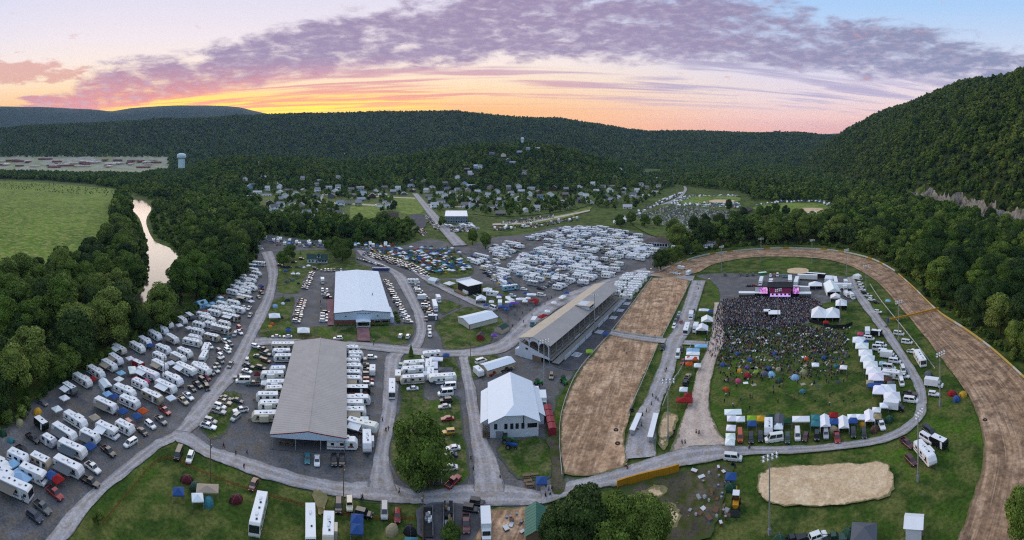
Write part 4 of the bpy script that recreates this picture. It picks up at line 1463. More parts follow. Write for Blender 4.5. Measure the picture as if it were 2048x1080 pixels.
def boat():
    st = []
    for x, w, z0 in ((-4.0, 1.3, .9), (-1, 1.45, .7), (2, 1.2, .75), (3.6, .6, 1.1), (4.4, .08, 1.6)):
        st.append([(x, -w, 1.9 + max(0, x) * .06), (x, -w * .6, z0 + .2), (x, 0, z0), (x, w * .6, z0 + .2), (x, w, 1.9 + max(0, x) * .06), (x, 0, 2.0 + max(0, x) * .06)])
    parts = [('hull', MB().rings(st, SHELL).mesh('hull'), (0, 0, 0), True)]
    cb = MB()
    v = frustum(cb, -2.2, 1.6, 1.0, 1.95, -2.0, .6, .8, 2.9, SHELL)
    parts.append(('cabin', cb.mesh('cabin'), (0, 0, 0), True))
    parts.append(('windshield', panel((v[1], v[2], v[6], v[5]), .08, .92, .15, .9).mesh('windshield'), (0, 0, 0), False))
    parts.append(('trailer_frame', MB().box(-3.8, 4.8, -.6, .6, .45, .62, DARK).mesh('trailer_frame'), (0, 0, 0), False))
    for s in (-1, 1):
        parts.append(('wheel', WHEEL, (-1.5, s * .95, .34), False))
    PROTO['motor_boat'] = (parts, merged(parts, 'motor_boat'))


boat()
NAMES = {'short_trailer': 'travel_trailer', 'long_trailer': 'travel_trailer', 'short_trailer_awning': 'travel_trailer', 'travel_trailer_awning': 'travel_trailer', 'long_trailer_awning': 'travel_trailer', 'motorhome_awning': 'motorhome',
         'camper_motorhome_awning': 'camper_motorhome', 'sedan': 'parked_car', 'hatchback': 'parked_car', 'suv': 'parked_car', 'minivan': 'parked_van', 'van': 'parked_van', 'rounded_trailer': 'travel_trailer'}
WORDS = {'short_trailer': 'short travel trailer', 'long_trailer': 'long travel trailer', 'short_trailer_awning': 'short trailer with awning', 'travel_trailer_awning': 'trailer with awning', 'long_trailer_awning': 'long trailer with awning',
         'travel_trailer': 'travel trailer', 'motorhome_awning': 'motorhome with awning', 'camper_motorhome': 'cab-over camper', 'camper_motorhome_awning': 'cab-over camper with awning', 'suv': 'SUV', 'hatchback': 'hatchback car', 'jeep': 'boxy jeep',
         'fifth_wheel': 'raised-nose trailer', 'rounded_trailer': 'rounded trailer', 'cargo_trailer': 'cargo trailer', 'motor_boat': 'cabin boat'}
CATS = {'sedan': 'car', 'hatchback': 'car', 'suv': 'car', 'jeep': 'car', 'minivan': 'van', 'van': 'van', 'cargo_van': 'van', 'pickup_truck': 'pickup', 'bus': 'bus', 'box_truck': 'truck', 'semi_truck': 'truck', 'motor_boat': 'boat'}
AWN = [COLS['grey'], COLS['white'], lin('6d6a64'), lin('4a5560'), COLS['tan']]
STRIPES = [lin('7b7f86'), lin('5a6470'), lin('8b7b66'), lin('4d5a78'), lin('7a5048')]
COUNT = {}
OVER = []                                            # vehicles past the limit, joined later


def vehicle(kind, colour, X, Y, rz, place, order='far', group=None, detail=None, z=0.0):
    s = px_scale(X, Y)
    nm = NAMES.get(kind, kind)
    parts, one = PROTO[kind]
    rz += RNG.uniform(-.035, .035)
    w_ = RNG.uniform(.8, 1.03)
    c = tuple(min(.92, v * w_ * f) for v, f in zip(COLS[colour], (1.0, RNG.uniform(.97, 1.0), RNG.uniform(.88, 1.02))))
    if detail is None:
        detail = s > 3.45
    desc = f'{colour} {WORDS.get(kind, kind.replace("_", " "))}'
    COUNT[nm] = COUNT.get(nm, 0) + 1
    if not detail:
        o = ob(nm, one, loc=(X, Y, z), rz=rz, color=c)
    else:
        o = ob(nm, None, loc=(X, Y, z), rz=rz)
        ac, sc = RNG.choice(AWN), RNG.choice(STRIPES)
        for pn, me, off, own in parts:
            p = ob(pn, me, o, color=c if own is True else ac if own == 'awning' else sc if own == 'stripe' else None)
            if off != (0, 0, 0):
                p.location = off
    if 'trailer' in kind or 'home' in kind or kind == 'fifth_wheel':
        o.scale = (1.1, 1.1, 1.08)
    thing(o, CATS.get(kind, 'camper' if 'trailer' in kind or 'home' in kind or 'wheel' in kind else 'vehicle'), desc, place, order, group)
    return o


ABBR = dict(t='travel_trailer', ta='travel_trailer_awning', s='short_trailer', sa='short_trailer_awning', l='long_trailer', la='long_trailer_awning', f='fifth_wheel', m='motorhome', ma='motorhome_awning', c='camper_motorhome', ca='camper_motorhome_awning',
            r='rounded_trailer', g='cargo_trailer', b='bus', se='sedan', h='hatchback', u='suv', v='minivan', V='van', G='cargo_van', p='pickup_truck', j='jeep', x='box_truck', X='semi_truck', T='semi_trailer', B='motor_boat')
TALL = {'t', 'ta', 's', 'sa', 'l', 'la', 'f', 'm', 'ma', 'c', 'ca', 'b', 'x', 'X', 'T'}


def lot(place, text, dirpx=(4, 3), order='far', group=None, jit=0.0):
    """vehicles as the photo shows them: kind colour x y [dx dy]"""
    for row in text.split(';'):
        w = row.split()
        if not w:
            continue
        k, col, x, y = w[0], w[1], float(w[2]), float(w[3])
        dx, dy = (float(w[4]), float(w[5])) if len(w) > 5 else dirpx
        z = 1.5 if k in TALL else .8
        X, Y = G(x, y, z)
        vehicle(ABBR[k], col, X, Y, heading(x, y, dx, dy, z) + RNG.uniform(-jit, jit), place, order, group)


def row(place, a, b, n, kinds, dirpx, order='far', group=None, skip=0.0):
    """n vehicles between two photo pixels, side by side"""
    CC_ = ['white'] * 5 + ['silver'] * 4 + ['grey'] * 4 + ['black'] * 4 + ['red', 'maroon', 'navy', 'blue', 'tan', 'green']
    A, B = G(*a, .8), G(*b, .8)
    for i in range(n):
        if RNG.random() < skip:
            continue
        t = (i + .5) / n
        X, Y = A[0] + (B[0] - A[0]) * t, A[1] + (B[1] - A[1]) * t
        k = RNG.choice(kinds)
        vehicle(ABBR[k], 'white' if k in TALL else RNG.choice(CC_), X + RNG.uniform(-.3, .3), Y + RNG.uniform(-.3, .3), heading(a[0] + (b[0] - a[0]) * t, a[1] + (b[1] - a[1]) * t, *dirpx, .8) + RNG.uniform(-.05, .05), place, order, group)


# ------------------------------------------------------------------ tents and canopies
POLE = mat('tent_pole', '9aa0a6', .4, .05)


def canopy_proto(w, d, h, peak):
    v = .28
    t = MB()
    hw, hd = w / 2, d / 2
    t.add([(-hw, -hd, h), (hw, -hd, h), (hw, hd, h), (-hw, hd, h), (0, 0, peak)], [(0, 1, 4), (1, 2, 4), (2, 3, 4), (3, 0, 4)], CLOTH)
    t.add([(-hw, -hd, h), (hw, -hd, h), (hw, hd, h), (-hw, hd, h), (-hw, -hd, h - v), (hw, -hd, h - v), (hw, hd, h - v), (-hw, hd, h - v)], [(0, 4, 5, 1), (1, 5, 6, 2), (2, 6, 7, 3), (3, 7, 4, 0)], CLOTH)
    leg = MB().tube((0, 0, 0), (0, 0, h), .045, POLE, 5).mesh('leg')
    return [('canopy', t.mesh('canopy'), (0, 0, 0), True)] + [('leg', leg, (sx * (hw - .05), sy * (hd - .05), 0), False) for sx in (-1, 1) for sy in (-1, 1)]


def gable_tent(w, d, h, ridge):
    hw, hd = w / 2, d / 2
    t = MB()
    t.prism([(-hw, h), (hw, h), (0, ridge)], -hd, hd, CLOTH)
    p = [('canopy', t.mesh('canopy'), (0, 0, 0), True)]
    for s in (-1, 1):
        p.append(('side_wall', MB().box(s * hw - .03, s * hw + .03, -hd, hd, .02, h, CLOTH).mesh('side_wall'), (0, 0, 0), True))
    leg = MB().tube((0, 0, 0), (0, 0, h), .05, POLE, 5).mesh('leg')
    return p + [('leg', leg, (sx * (hw - .1), sy * (hd - .1), 0), False) for sx in (-1, 1) for sy in (-1, 1)]


def dome_tent(rx, ry, h):
    b = MB().dome(rx, ry, h, CLOTH, 6, 4, pw=1.0)
    poles = MB()
    for a0 in (math.pi / 4, 3 * math.pi / 4):
        prev = None
        for k in range(9):
            e = k / 8 * math.pi
            c = math.cos(e)
            p = (rx * 1.02 * c * math.cos(a0), ry * 1.02 * c * math.sin(a0), h * 1.01 * math.sin(e))
            if prev:
                poles.tube(prev, p, .014, POLE, 4)
            prev = p
    dr = MB()
    dr.add([(rx * .93, -.45, .06), (rx * .93, .45, .06), (rx * .72, .28, h * .66), (rx * .72, -.28, h * .66)], [(0, 1, 2, 3)], DARK)
    return [('fly', b.mesh('fly'), (0, 0, 0), True), ('poles', poles.mesh('poles'), (0, 0, 0), False), ('door', dr.mesh('door'), (.06, 0, 0), False)]


for nm, p in (('canopy_tent', canopy_proto(3.1, 3.1, 2.15, 3.05)), ('wide_canopy', canopy_proto(6.0, 3.2, 2.3, 3.1)), ('large_canopy', canopy_proto(6.2, 6.2, 2.4, 3.9)), ('dome_tent', dome_tent(1.5, 1.3, 1.25)), ('cabin_tent', dome_tent(2.0, 1.6, 1.75)),
              ('carport_tent', gable_tent(3.4, 6.2, 2.1, 3.0)), ('frame_tent', gable_tent(6.2, 6.4, 2.4, 4.0)), ('long_tent', gable_tent(9.0, 20.0, 2.8, 5.2))):
    PROTO[nm] = (p, merged(p, nm))
TWORDS = {'canopy_tent': 'pop-up canopy', 'wide_canopy': 'wide canopy', 'large_canopy': 'large peaked canopy', 'dome_tent': 'dome tent', 'cabin_tent': 'large dome tent', 'carport_tent': 'gabled shelter tent', 'frame_tent': 'gabled frame tent', 'long_tent': 'long gabled marquee'}
TAB = dict(k='canopy_tent', w='wide_canopy', K='large_canopy', d='dome_tent', D='cabin_tent', c='carport_tent', F='frame_tent', L='long_tent')


def tent(kind, colour, X, Y, rz, place, order='far', group=None, detail=None, words=None, scale=1.0):
    parts, one = PROTO[kind]
    c = tuple(v * RNG.uniform(.93, 1.05) for v in COLS[colour])
    if detail is None:
        detail = px_scale(X, Y) > 3.0
    if detail:
        o = ob(kind, None, loc=(X, Y, 0), rz=rz)
        for pn, me, off, own in parts:
            p = ob(pn, me, o, color=c if own else None)
            if off != (0, 0, 0):
                p.location = off
    else:
        o = ob(kind, one, loc=(X, Y, 0), rz=rz, color=c)
    if scale != 1.0:
        o.scale = (scale, scale, scale)
    thing(o, 'tent' if 'tent' in kind else 'canopy', f'{colour.replace("lightblue", "light blue").replace("darkgreen", "dark green")} {words or TWORDS[kind]}', place, order, group)
    return o


def tents(place, text, order='far', group=None, dirpx=(10, 0)):
    for r_ in text.split(';'):
        w = r_.split()
        if not w:
            continue
        x, y = float(w[2]), float(w[3])
        z = .7 if w[0] in 'dD' else 2.2
        X, Y = G(x, y, z)
        rz = heading(x, y, *(dirpx if len(w) < 6 else (float(w[4]), float(w[5]))), z)
        tent(TAB[w[0]], w[1], X, Y, rz + (RNG.uniform(0, 6) if w[0] in 'dD' else RNG.uniform(-.08, .08)), place, order, group)

# ------------------------------------------------------------------ buildings
BRICK = mat('brick', '7a5148', .9, .22, 2.5)
METALW = mat('metal_siding', 'c4d6e8', .5, .05, .5)
ROOFBLUE = mat('white_metal_roof', 'dee7f0', .5, .06, .25)
ROOFGREY = mat('weathered_roof', 'a8a29e', .7, .2, .18)
ROOFGLOW = mat('sunset_tan_roof', 'beb09c', .7, .2, .2)  # sunset glow on the roof put into this tan
ROOFBROWN = mat('brown_shingle', '4a3f3a', .85, .2, .8)
ROOFGREEN = mat('green_shingle', '2f4a42', .85, .2, .8)
ROOFTEAL = mat('green_metal_roof', '3d7060', .6, .15, .8)
PLASTER = mat('white_paint', 'cdd3dc', .7, .1, .7)
CREAMW = mat('cream_block', 'b9a994', .85, .12, .9)
REDTRIM = mat('red_trim', '8c2f34', .6, .1)
REDP = mat('red_paint', '8c2a38', .6, .12, .8)
CONC = mat('concrete', '8d8a86', .9, .15, .8)
BLACKF = mat('black_fabric_and_shade', '1b1b20', .8, .1)
YELLOW = mat('yellow_paint', 'c48a1e', .6, .12, .8)
WALLW = mat('wall_white', 'c9c6bd', .7, .15, .6)
CREAMY = mat('cream_paint', 'c6a860', .7, .15, .6)
OBJROOF = mat('roof_shingle', src='obj', rough=.85, var=.15, scale=.9)
OBJWALL = mat('wall_siding', src='obj', rough=.7, var=.08, scale=.8)


class Frame:
    """a rectangle on the ground from three photo pixels at height z: near-left, near-right and far-left corners"""
    def __init__(s, nl, nr, fl, z):
        A, B, C = (Vector(G(*p, z)) for p in (nl, nr, fl))
        u = B - A
        s.W = u.length
        u.normalize()
        v = Vector((-u.y, u.x))
        s.L = (C - A).dot(v)
        s.o, s.u, s.v = A, u, v
        s.rz = math.atan2(u.y, u.x)

    def root(s, name):
        return ob(name, None, loc=(s.o.x, s.o.y, 0), rz=s.rz)


def ribbed(x0, z0, x1, z1, y0, y1, pitch, rh, mt, th=.06):
    """a ribbed metal roof slope, one continuous sheet, with thickness"""
    ys = []
    y = y0
    while y < y1 - 1e-6:
        for f, h in ((0, 0), (.8, 0), (.84, rh), (.96, rh)):
            if y + f * pitch < y1:
                ys.append((y + f * pitch, h))
        y += pitch
    ys.append((y1, 0))
    b = MB()
    v = []
    for yy, h in ys:
        v += [(x0, yy, z0 + h), (x1, yy, z1 + h)]
    b.add(v, [(2 * i, 2 * i + 1, 2 * i + 3, 2 * i + 2) for i in range(len(ys) - 1)], mt)
    b.add([(x0, y0, z0 - th), (x1, y0, z1 - th), (x1, y1, z1 - th), (x0, y1, z0 - th), (x0, y0, z0), (x1, y0, z1), (x1, y1, z1), (x0, y1, z0)], [(0, 3, 2, 1), (0, 1, 5, 4), (3, 7, 6, 2), (0, 4, 7, 3), (1, 2, 6, 5)], mt)
    return b


def part(root, name, b, loc=None, color=None):
    return ob(name, b.mesh(name), root, loc=loc, color=color)


def window(root, x0, x1, z0, z1, y, side='y', frame=PLASTER):
    """window in a wall: pane plus a frame of its own, facing -y (or -x/+x)"""
    def bx(a, b_, c, d, e, f, m):
        return MB().box(a, b_, e, f, c, d, m) if side == 'y' else MB().box(e, f, a, b_, c, d, m)
    w = ob('window', bx(x0, x1, z0, z1, y - .03, y + .03, GLASS).mesh('pane'), root)
    fb = MB()
    t = .09
    for a, b_, c, d in ((x0 - t, x1 + t, z1, z1 + t), (x0 - t, x1 + t, z0 - t, z0), (x0 - t, x0, z0, z1), (x1, x1 + t, z0, z1)):
        q = bx(a, b_, c, d, y - .05, y + .05, frame)
        fb.add(q.v, q.f, frame)
    ob('window_frame', fb.mesh('window_frame'), w)
    return w


def gable(name, fr, eave, ridge, wallm, roofm, cat, label, over=.4, along='y', pitch=.9, rh=.05):
    o = fr.root(name)
    W, L = fr.W, fr.L
    if along == 'y':
        part(o, 'wall', MB().rings([[(0, y, 0), (W, y, 0), (W, y, eave), (W / 2, y, ridge - .08), (0, y, eave)] for y in (0, L)], wallm))
        for n_, x0, x1 in (('roof', -over, W / 2), ('roof', W + over, W / 2)):
            sl = (ridge - eave) / (W / 2)
            b = ribbed(x0, eave - sl * over + .05, x1, ridge + .05, -over, L + over, pitch, rh, roofm)
            part(o, n_, b)
    thing(o, cat, label, '', fixed=label)
    return o


# the long open pavilion
fr = Frame((541, 869), (692, 877), (584, 681), 4.6)
o = fr.root('open_pavilion')
W, L, E, R = fr.W, fr.L, 4.6, 6.4
for x0 in (-.3, W + .3):
    part(o, 'roof', ribbed(x0, E, W / 2, R, 0, L, 1.0, .03, ROOFGREY, .1))
part(o, 'ridge_cap', MB().prism([(W / 2 - .35, R + .02), (W / 2 + .35, R + .02), (W / 2, R + .16)], -.05, L + .05, ROOFGREY))
for y, s in ((-.06, 0), (L + .06, 1)):
    gb = MB().rings([[(.0, y - .03, E - .7), (W, y - .03, E - .7), (W, y - .03, E - .12), (W / 2, y - .03, R - .14), (0, y - .03, E - .12)], [(.0, y + .03, E - .7), (W, y + .03, E - .7), (W, y + .03, E - .12), (W / 2, y + .03, R - .14), (0, y + .03, E - .12)]], METALW)
    part(o, 'gable_panel', gb)
    tb = MB()
    for a, b_ in (((-.35, E - .08), (W / 2, R + .02)), ((W / 2, R + .02), (W + .35, E - .08))):
        tb.rings([[(a[0], yy, a[1] + dz) for yy, dz in ((y - .09, 0), (y + .05, 0), (y + .05, .2), (y - .09, .2))], [(b_[0], yy, b_[1] + dz) for yy, dz in ((y - .09, 0), (y + .05, 0), (y + .05, .2), (y - .09, .2))]], REDTRIM)
    part(o, 'fascia', tb)
pm_ = MB().box(-.12, .12, -.12, .12, 0, E - .1, STEEL).mesh('post')
for i in range(12):
    for x in (.5, W / 3, 2 * W / 3, W - .5):
        ob('post', pm_, o, loc=(x, .4 + (L - .8) * i / 11, 0))
part(o, 'floor_slab', MB().box(-.2, W + .2, -.2, L + .2, .12, .2, MATS['asphalt']))
thing(o, 'pavilion', '', '', fixed='long open-sided pavilion with grey ribbed roof and red trim')
PAV = fr

# the metal exhibition hall
fr = Frame((669, 626), (781, 624), (670.2, 543.5), 6.5)
o = fr.root('exhibition_hall')
W, L, E, R = fr.W, fr.L, 6.5, 7.9
part(o, 'brick_wall', MB().box(.15, W - .15, .15, L - .15, 0, 2.7, BRICK))
part(o, 'siding', MB().rings([[(0, y, 2.7), (W, y, 2.7), (W, y, E), (W / 2, y, R - .1), (0, y, E)] for y in (0, L)], METALW))
for x0 in (-.35, W + .35):
    part(o, 'roof', ribbed(x0, E, W / 2, R, -.4, L + .4, .8, .05, ROOFBLUE))
tb = MB()
for a, b_ in (((-.4, E - .12), (W / 2, R - .1)), ((W / 2, R - .1), (W + .4, E - .12))):
    tb.rings([[(a[0], yy, a[1] + dz) for yy, dz in ((-.5, 0), (-.42, 0), (-.42, .22), (-.5, .22))], [(b_[0], yy, b_[1] + dz) for yy, dz in ((-.5, 0), (-.42, 0), (-.42, .22), (-.5, .22))]], DARK)
part(o, 'fascia', tb)
cx = W * .508
pr = ob('porch', MB().prism([(cx - 3.9, 3.0), (cx + 3.9, 3.0), (cx, 3.75)], -4.2, .1, ROOFBLUE).mesh('porch'), o)
for x in (cx - 3.4, cx + 3.4):
    ob('column', MB().box(x - .22, x + .22, -4.0, -3.55, 0, 3.0, PLASTER).mesh('column'), pr)
ob('railing', MB().box(cx - 3.1, cx + 3.1, -3.85, -3.75, .45, .95, PLASTER).mesh('railing'), pr)
part(o, 'entrance_door', MB().box(cx - 2.2, cx + 2.2, .05, .12, .3, 2.45, GLASS))
for x0, x1 in ((W * .72, W * .82), (W * .85, W * .97)):
    window(o, x0, x1, .9, 2.2, .12)
for x in (W * .2, W * .77):
    part(o, 'wall_lamp', MB().box(x - .3, x + .3, -.3, 0, 4.6, 5.0, DARK))
part(o, 'roof_vent', MB().tube((W * .74, L * .33, E + .5), (W * .74, L * .33, E + 1.9), .35, STEEL, 8))
part(o, 'side_annex', MB().prism([(W + .02, 0), (W + 2.2, 0), (W + 2.2, 2.9), (W + .02, 3.4)], L * .02, L * .22, METALW))
for word, wx in (('MULTI', .425), ('PURPOSE', .505), ('BUILDING', .595)):
  tcv = bpy.data.curves.new('sign_text', 'FONT')
  tcv.body = word
  tcv.size = .72
  tcv.align_x = 'CENTER'
  tcv.extrude = .02
  tcv.materials.append(DARK)
  _t = bpy.data.objects.new('tmp', tcv)
  COL.objects.link(_t)
  _dg = bpy.context.evaluated_depsgraph_get()
  _dg.update()
  _me = bpy.data.meshes.new_from_object(_t.evaluated_get(_dg))
  bpy.data.objects.remove(_t)
  ob('sign_lettering', _me, o, loc=(W * wx, -.04, 5.75)).rotation_euler = (math.pi / 2, 0, 0)
thing(o, 'hall', '', '', fixed='large white metal hall with ribbed roof, brick base and entrance porch')
HALL = fr


def on(fr_, x, y):
    return fr_.o.x + fr_.u.x * x + fr_.v.x * y, fr_.o.y + fr_.u.y * x + fr_.v.y * y


def bush(x, y, s, place, sx=1.0, rz=0.0):
    ob_ = ob('bush', MID[int(x) % 4], loc=(x, y, -.9 * s), rz=rz)
    ob_.scale = (s * sx, s, s * .55)
    thing(ob_, 'bush', 'rounded green bush', place, 'left')


for k in range(7):
    bush(*on(fr, W * (.54 + .065 * k), -1.6), .26, 'under the front windows of the hall', 1.3, fr.rz)
for k in range(5):
    bush(*on(fr, W * (.03 + .09 * k), -1.3), .2, 'along the brick front of the hall', 1.3, fr.rz)
for k in range(4):
    bush(*on(fr, W + 4.5, 1 + 4.2 * k), .3, 'beside the right front corner of the hall')

# white barn with clipped gable
fr = Frame((980, 876), (1077, 872), (984, 786), 0)
o = fr.root('white_barn')
W, E, R = fr.W, 5.3, 8.9
L = 25.0
part(o, 'wall', MB().rings([[(0, y, 0), (W, y, 0), (W, y, E - .1), (W * .68, y, 7.5), (W * .32, y, 7.5), (0, y, E - .1)] for y in (0, L)], PLASTER))
rb = MB()
rb.add([(-.6, -.6, E - .3), (W / 2, 3.2, R), (W / 2, L + .5, R), (-.6, L + .5, E - .3), (W * .30, -.6, 7.45)], [(0, 4, 1, 2, 3)], ROOFBLUE)
rb.add([(W + .6, -.6, E - .3), (W / 2, 3.2, R), (W / 2, L + .5, R), (W + .6, L + .5, E - .3), (W * .70, -.6, 7.45)], [(0, 3, 2, 1, 4)], ROOFBLUE)
rb.add([(W * .30, -.6, 7.45), (W * .70, -.6, 7.45), (W / 2, 3.2, R)], [(0, 1, 2)], ROOFBLUE)
rb.add([(W + .6, L + .5, E - .3), (W / 2, L + .5, R), (-.6, L + .5, E - .3)], [(0, 1, 2)], PLASTER)
part(o, 'roof', rb)
part(o, 'lean_to', MB().prism([(-2.8, 0), (0.05, 0), (.05, E - .4), (-2.8, 3.3)], 3.0, L - 3, PLASTER))
part(o, 'lean_to_roof', MB().prism([(-3.2, 3.12), (-.1, E - .38), (-.1, E - .26), (-3.2, 3.24)], 2.6, L - 2.6, ROOFBLUE))
part(o, 'lean_to', MB().prism([(W - .05, 0), (W + 2.6, 0), (W + 2.6, 3.2), (W - .05, E - .5)], 6, L - 2, PLASTER))
part(o, 'lean_to_roof', MB().prism([(W + .1, E - .4), (W + 3.1, 3.0), (W + 3.1, 3.12), (W + .1, E - .28)], 5.6, L - 1.6, ROOFBLUE))
for f_ in (.09, .3, .42, .53, .65):
    window(o, W * f_, W * f_ + .85, 2.9, 4.5, -.03, frame=DARK)
part(o, 'bay_shade_panel', MB().box(W * .77, W * .97, -.05, .05, 3.0, 4.4, BLACKF))  # black panel on the wall paints the shade inside the bay
part(o, 'chimney_pipe', MB().tube((W * .69, -.3, 4.2), (W * .69, -.3, 7.4), .13, DARK, 6))
part(o, 'door', MB().box(W * .12, W * .28, -.07, .0, 0, 2.2, GREYM))
part(o, 'vent', MB().box(W * .72, W * .82, -.08, .0, .5, 1.2, METALW))
sb = ob('outside_stair', MB().box(-2.4, -2.2, -.5, 2.6, 0, 3.2, WOOD).mesh('outside_stair'), o)
for k in range(8):
    ob('step', MB().box(-2.2, -.2, -.5 + k * .38, -.16 + k * .38, .25 + k * .36, .33 + k * .36, WOOD).mesh('step'), sb)
thing(o, 'barn', '', '', fixed='white barn with clipped gable roof and five dark-framed windows')
BARN = fr
for k in range(4):
    x, y = on(fr, W + 4.6, .8 + k * 3.6)
    r_ = ob('red_container', None, loc=(x, y, 0), rz=fr.rz)
    part(r_, 'body', MB().rings([ring8(-1.2, 1.5, .1, 2.6, .1), ring8(1.2, 1.5, .1, 2.6, .1)], REDP))
    part(r_, 'lid', MB().prism([(-1.3, 2.6), (1.3, 2.6), (0, 2.95)], -1.6, 1.6, REDP))
    thing(r_, 'shed', 'small red shed', 'in the row beside the white barn', 'near')

# grandstand
A, B, C = Vector(G(1038.3, 675.3, 8.5)), Vector(G(1098.3, 690, 8.5)), Vector(G(1189, 560, 10.5))
fr = Frame((1038.3, 675.3), (1098.3, 690), (1170.8, 565.8), 8.5)
o = fr.root('grandstand')
W, L, E, R = fr.W, fr.L, 8.5, 10.6
part(o, 'roof', ribbed(-.6, E, W * .47, R, -.5, L, 1.2, .03, ROOFGLOW, .12), color=None)  # slope facing the sunset, its warm light painted as tan
part(o, 'roof', ribbed(W + .9, E - .2, W * .47, R, -.5, L, 1.2, .03, ROOFGREY, .12))
# near end wall: slanted lower wall, three arches above it
part(o, 'end_wall', MB().rings([[(0, y, 0), (W * .45, y, 0), (W * .45, y, 2.4), (W + .2, y, 1.9), (W + .2, y, 2.6), (0, y, 7.0)] for y in (0, .25)], PLASTER))
ab = MB()
n = 8
for k in range(3):
    x0, x1 = .3 + k * (W - .6) / 3, .3 + (k + 1) * (W - .6) / 3
    xm, rr_ = (x0 + x1) / 2, (x1 - x0) / 2 - .25
    for y in (0.02, .2):
        pts_a = [(xm - rr_ * math.cos(j * math.pi / n), 6.7 + (rr_ * .8) * math.sin(j * math.pi / n)) for j in range(n + 1)]
        for (xa, za), (xb, zb) in zip(pts_a, pts_a[1:]):
            ta = E + (R - E) * (1 - abs(xa - W * .47) / (W * .53)) - .1
            tb_ = E + (R - E) * (1 - abs(xb - W * .47) / (W * .53)) - .1
            ab.add([(xa, y, za), (xb, y, zb), (xb, y, max(tb_, zb)), (xa, y, max(ta, za))], [(0, 1, 2, 3) if y < .1 else (3, 2, 1, 0)], PLASTER)
part(o, 'arch_panel', ab)
for k in range(4):
    x = .3 + k * (W - .6) / 3
    part(o, 'end_post', MB().box(x - .16, x + .16, -.02, .24, max(0, 6.8 - .34 * x), E, PLASTER))
window(o, W * .22, W * .3, 4.0, 4.9, -.04)
part(o, 'passage', MB().box(W * .47, W * .75, -.03, .03, 0, 2.2, WOOD))
part(o, 'back_wall', MB().box(-.2, .05, .3, L - .5, 0, 6.2, PLASTER))
pm_ = MB().box(-.13, .13, -.13, .13, 0, E, STEEL).mesh('post')
for i in range(15):
    y = .8 + (L - 1.6) * i / 14
    ob('post', pm_, o, loc=(.2, y, 0))
    ob('post', pm_, o, loc=(W - .2, y, -.2))
nt_ = 12
for i in range(nt_):
    x0 = .6 + i * (W + .6) / nt_
    z = 6.0 - i * 4.3 / nt_
    t_ = part(o, 'tier', MB().box(x0, x0 + (W + .6) / nt_ + .01, .4, L - .4, max(0, z - .5), z, CONC))
    ob('bench', MB().box(x0 + .35, x0 + .65, .6, L - .6, z + .38, z + .44, WOOD).mesh('bench'), t_)
part(o, 'walkway', MB().box(W + 1.2, W + 4.6, .4, L - .4, .9, 1.1, CONC))
for i in range(11):
    y = 6 + i * 8.0
    if i in (4, 7):
        continue
    part(o, 'front_panel', MB().box(W + 4.6, W + 4.72, y, y + 7.2, .1, 2.0, PLASTER))
for i, f_ in enumerate((.27, .42, .55)):
    part(o, 'rail_panel', MB().box(W + .9, W + 1.0, L * f_, L * f_ + 6, 1.5, 2.6, PLASTER))
bx_ = part(o, 'press_box', MB().box(W * .52, W * .98, L * .50, L * .57, 9.0, 11.2, PLASTER))
ob('window', MB().box(W * .98, W * .98 + .06, L * .505, L * .565, 9.6, 10.8, GLASS).mesh('window'), bx_)
ob('roof', MB().prism([(W * .46, 10.75), (W * 1.03, 11.2), (W * 1.03, 11.35), (W * .46, 10.9)], L * .49, L * .58, ROOFGLOW).mesh('roof'), bx_)
part(o, 'annex', MB().prism([(-2.4, 0), (0, 0), (0, 3.6), (-2.4, 2.8)], .3, 4.3, PLASTER))
thing(o, 'grandstand', '', '', fixed='long roofed grandstand with white arched end wall facing the dirt track')
STAND = fr
for i, v_ in enumerate((13, 41, 62, 74, 86)):
    x, y = on(fr, W + 7.4, v_)
    r_ = ob('white_bleacher', None, loc=(x, y, 0), rz=fr.rz)
    for k in range(5):
        part(r_, 'plank', MB().box(-1.9, 1.9, -2.0 + k * .95, -1.55 + k * .95, .42, .48, PLASTER))
    for s in (-1, 1):
        part(r_, 'support', MB().box(s * 1.4 - .06, s * 1.4 + .06, -2.1, 2.4, 0, .42, STEEL))
    thing(r_, 'bleacher', 'low white plank bleacher', 'in front of the grandstand panels', 'near')

# smaller sheds
o = gable('metal_shed', Frame((916, 634), (939, 648), (963, 617), 3.0), 3.0, 4.4, WALLW, ROOFBLUE, 'shed', 'long white shed with pale blue metal roof and red corner post')
part(o, 'corner_post', MB().box(Frame((916, 634), (939, 648), (963, 617), 3.0).W - .2, Frame((916, 634), (939, 648), (963, 617), 3.0).W + .08, -.08, .3, 0, 3.0, REDTRIM))
o = gable('block_building', Frame((961, 728), (976, 740), (1011, 711), 3.0), 3.0, 3.9, CREAMW, ROOFBLUE, 'shed', 'cream block building with white metal roof above the barn')
o = gable('small_cabin', Frame((989, 659), (1005, 664), (995, 650), 1.2), 2.5, 3.5, CREAMW, ROOFGREEN, 'cabin', 'small tan cabin with dark shingle roof by the gravel road', over=.2, rh=.01)
o = gable('ticket_kiosk', Frame((953, 681), (966, 682), (953, 674), 0), 2.3, 3.2, REDP, ROOFBROWN, 'kiosk', 'small dark red kiosk on the triangular lawn', over=.3, rh=.01)
o = gable('garden_shed', Frame((1052, 1092), (1092, 1092), (1048, 1036), 0), 2.6, 4.0, WOOD, ROOFTEAL, 'shed', 'brown wooden shed with green metal roof at the bottom edge')
o = gable('picnic_pavilion', Frame((1286, 489), (1336, 492), (1290, 480), 1.5), 3.6, 5.4, PLASTER, ROOFBROWN, 'pavilion', 'long brown-roofed pavilion with white posts behind the dense lot', over=1.0, rh=.01)
fr = Frame((1286, 489), (1336, 492), (1290, 480), 1.5)
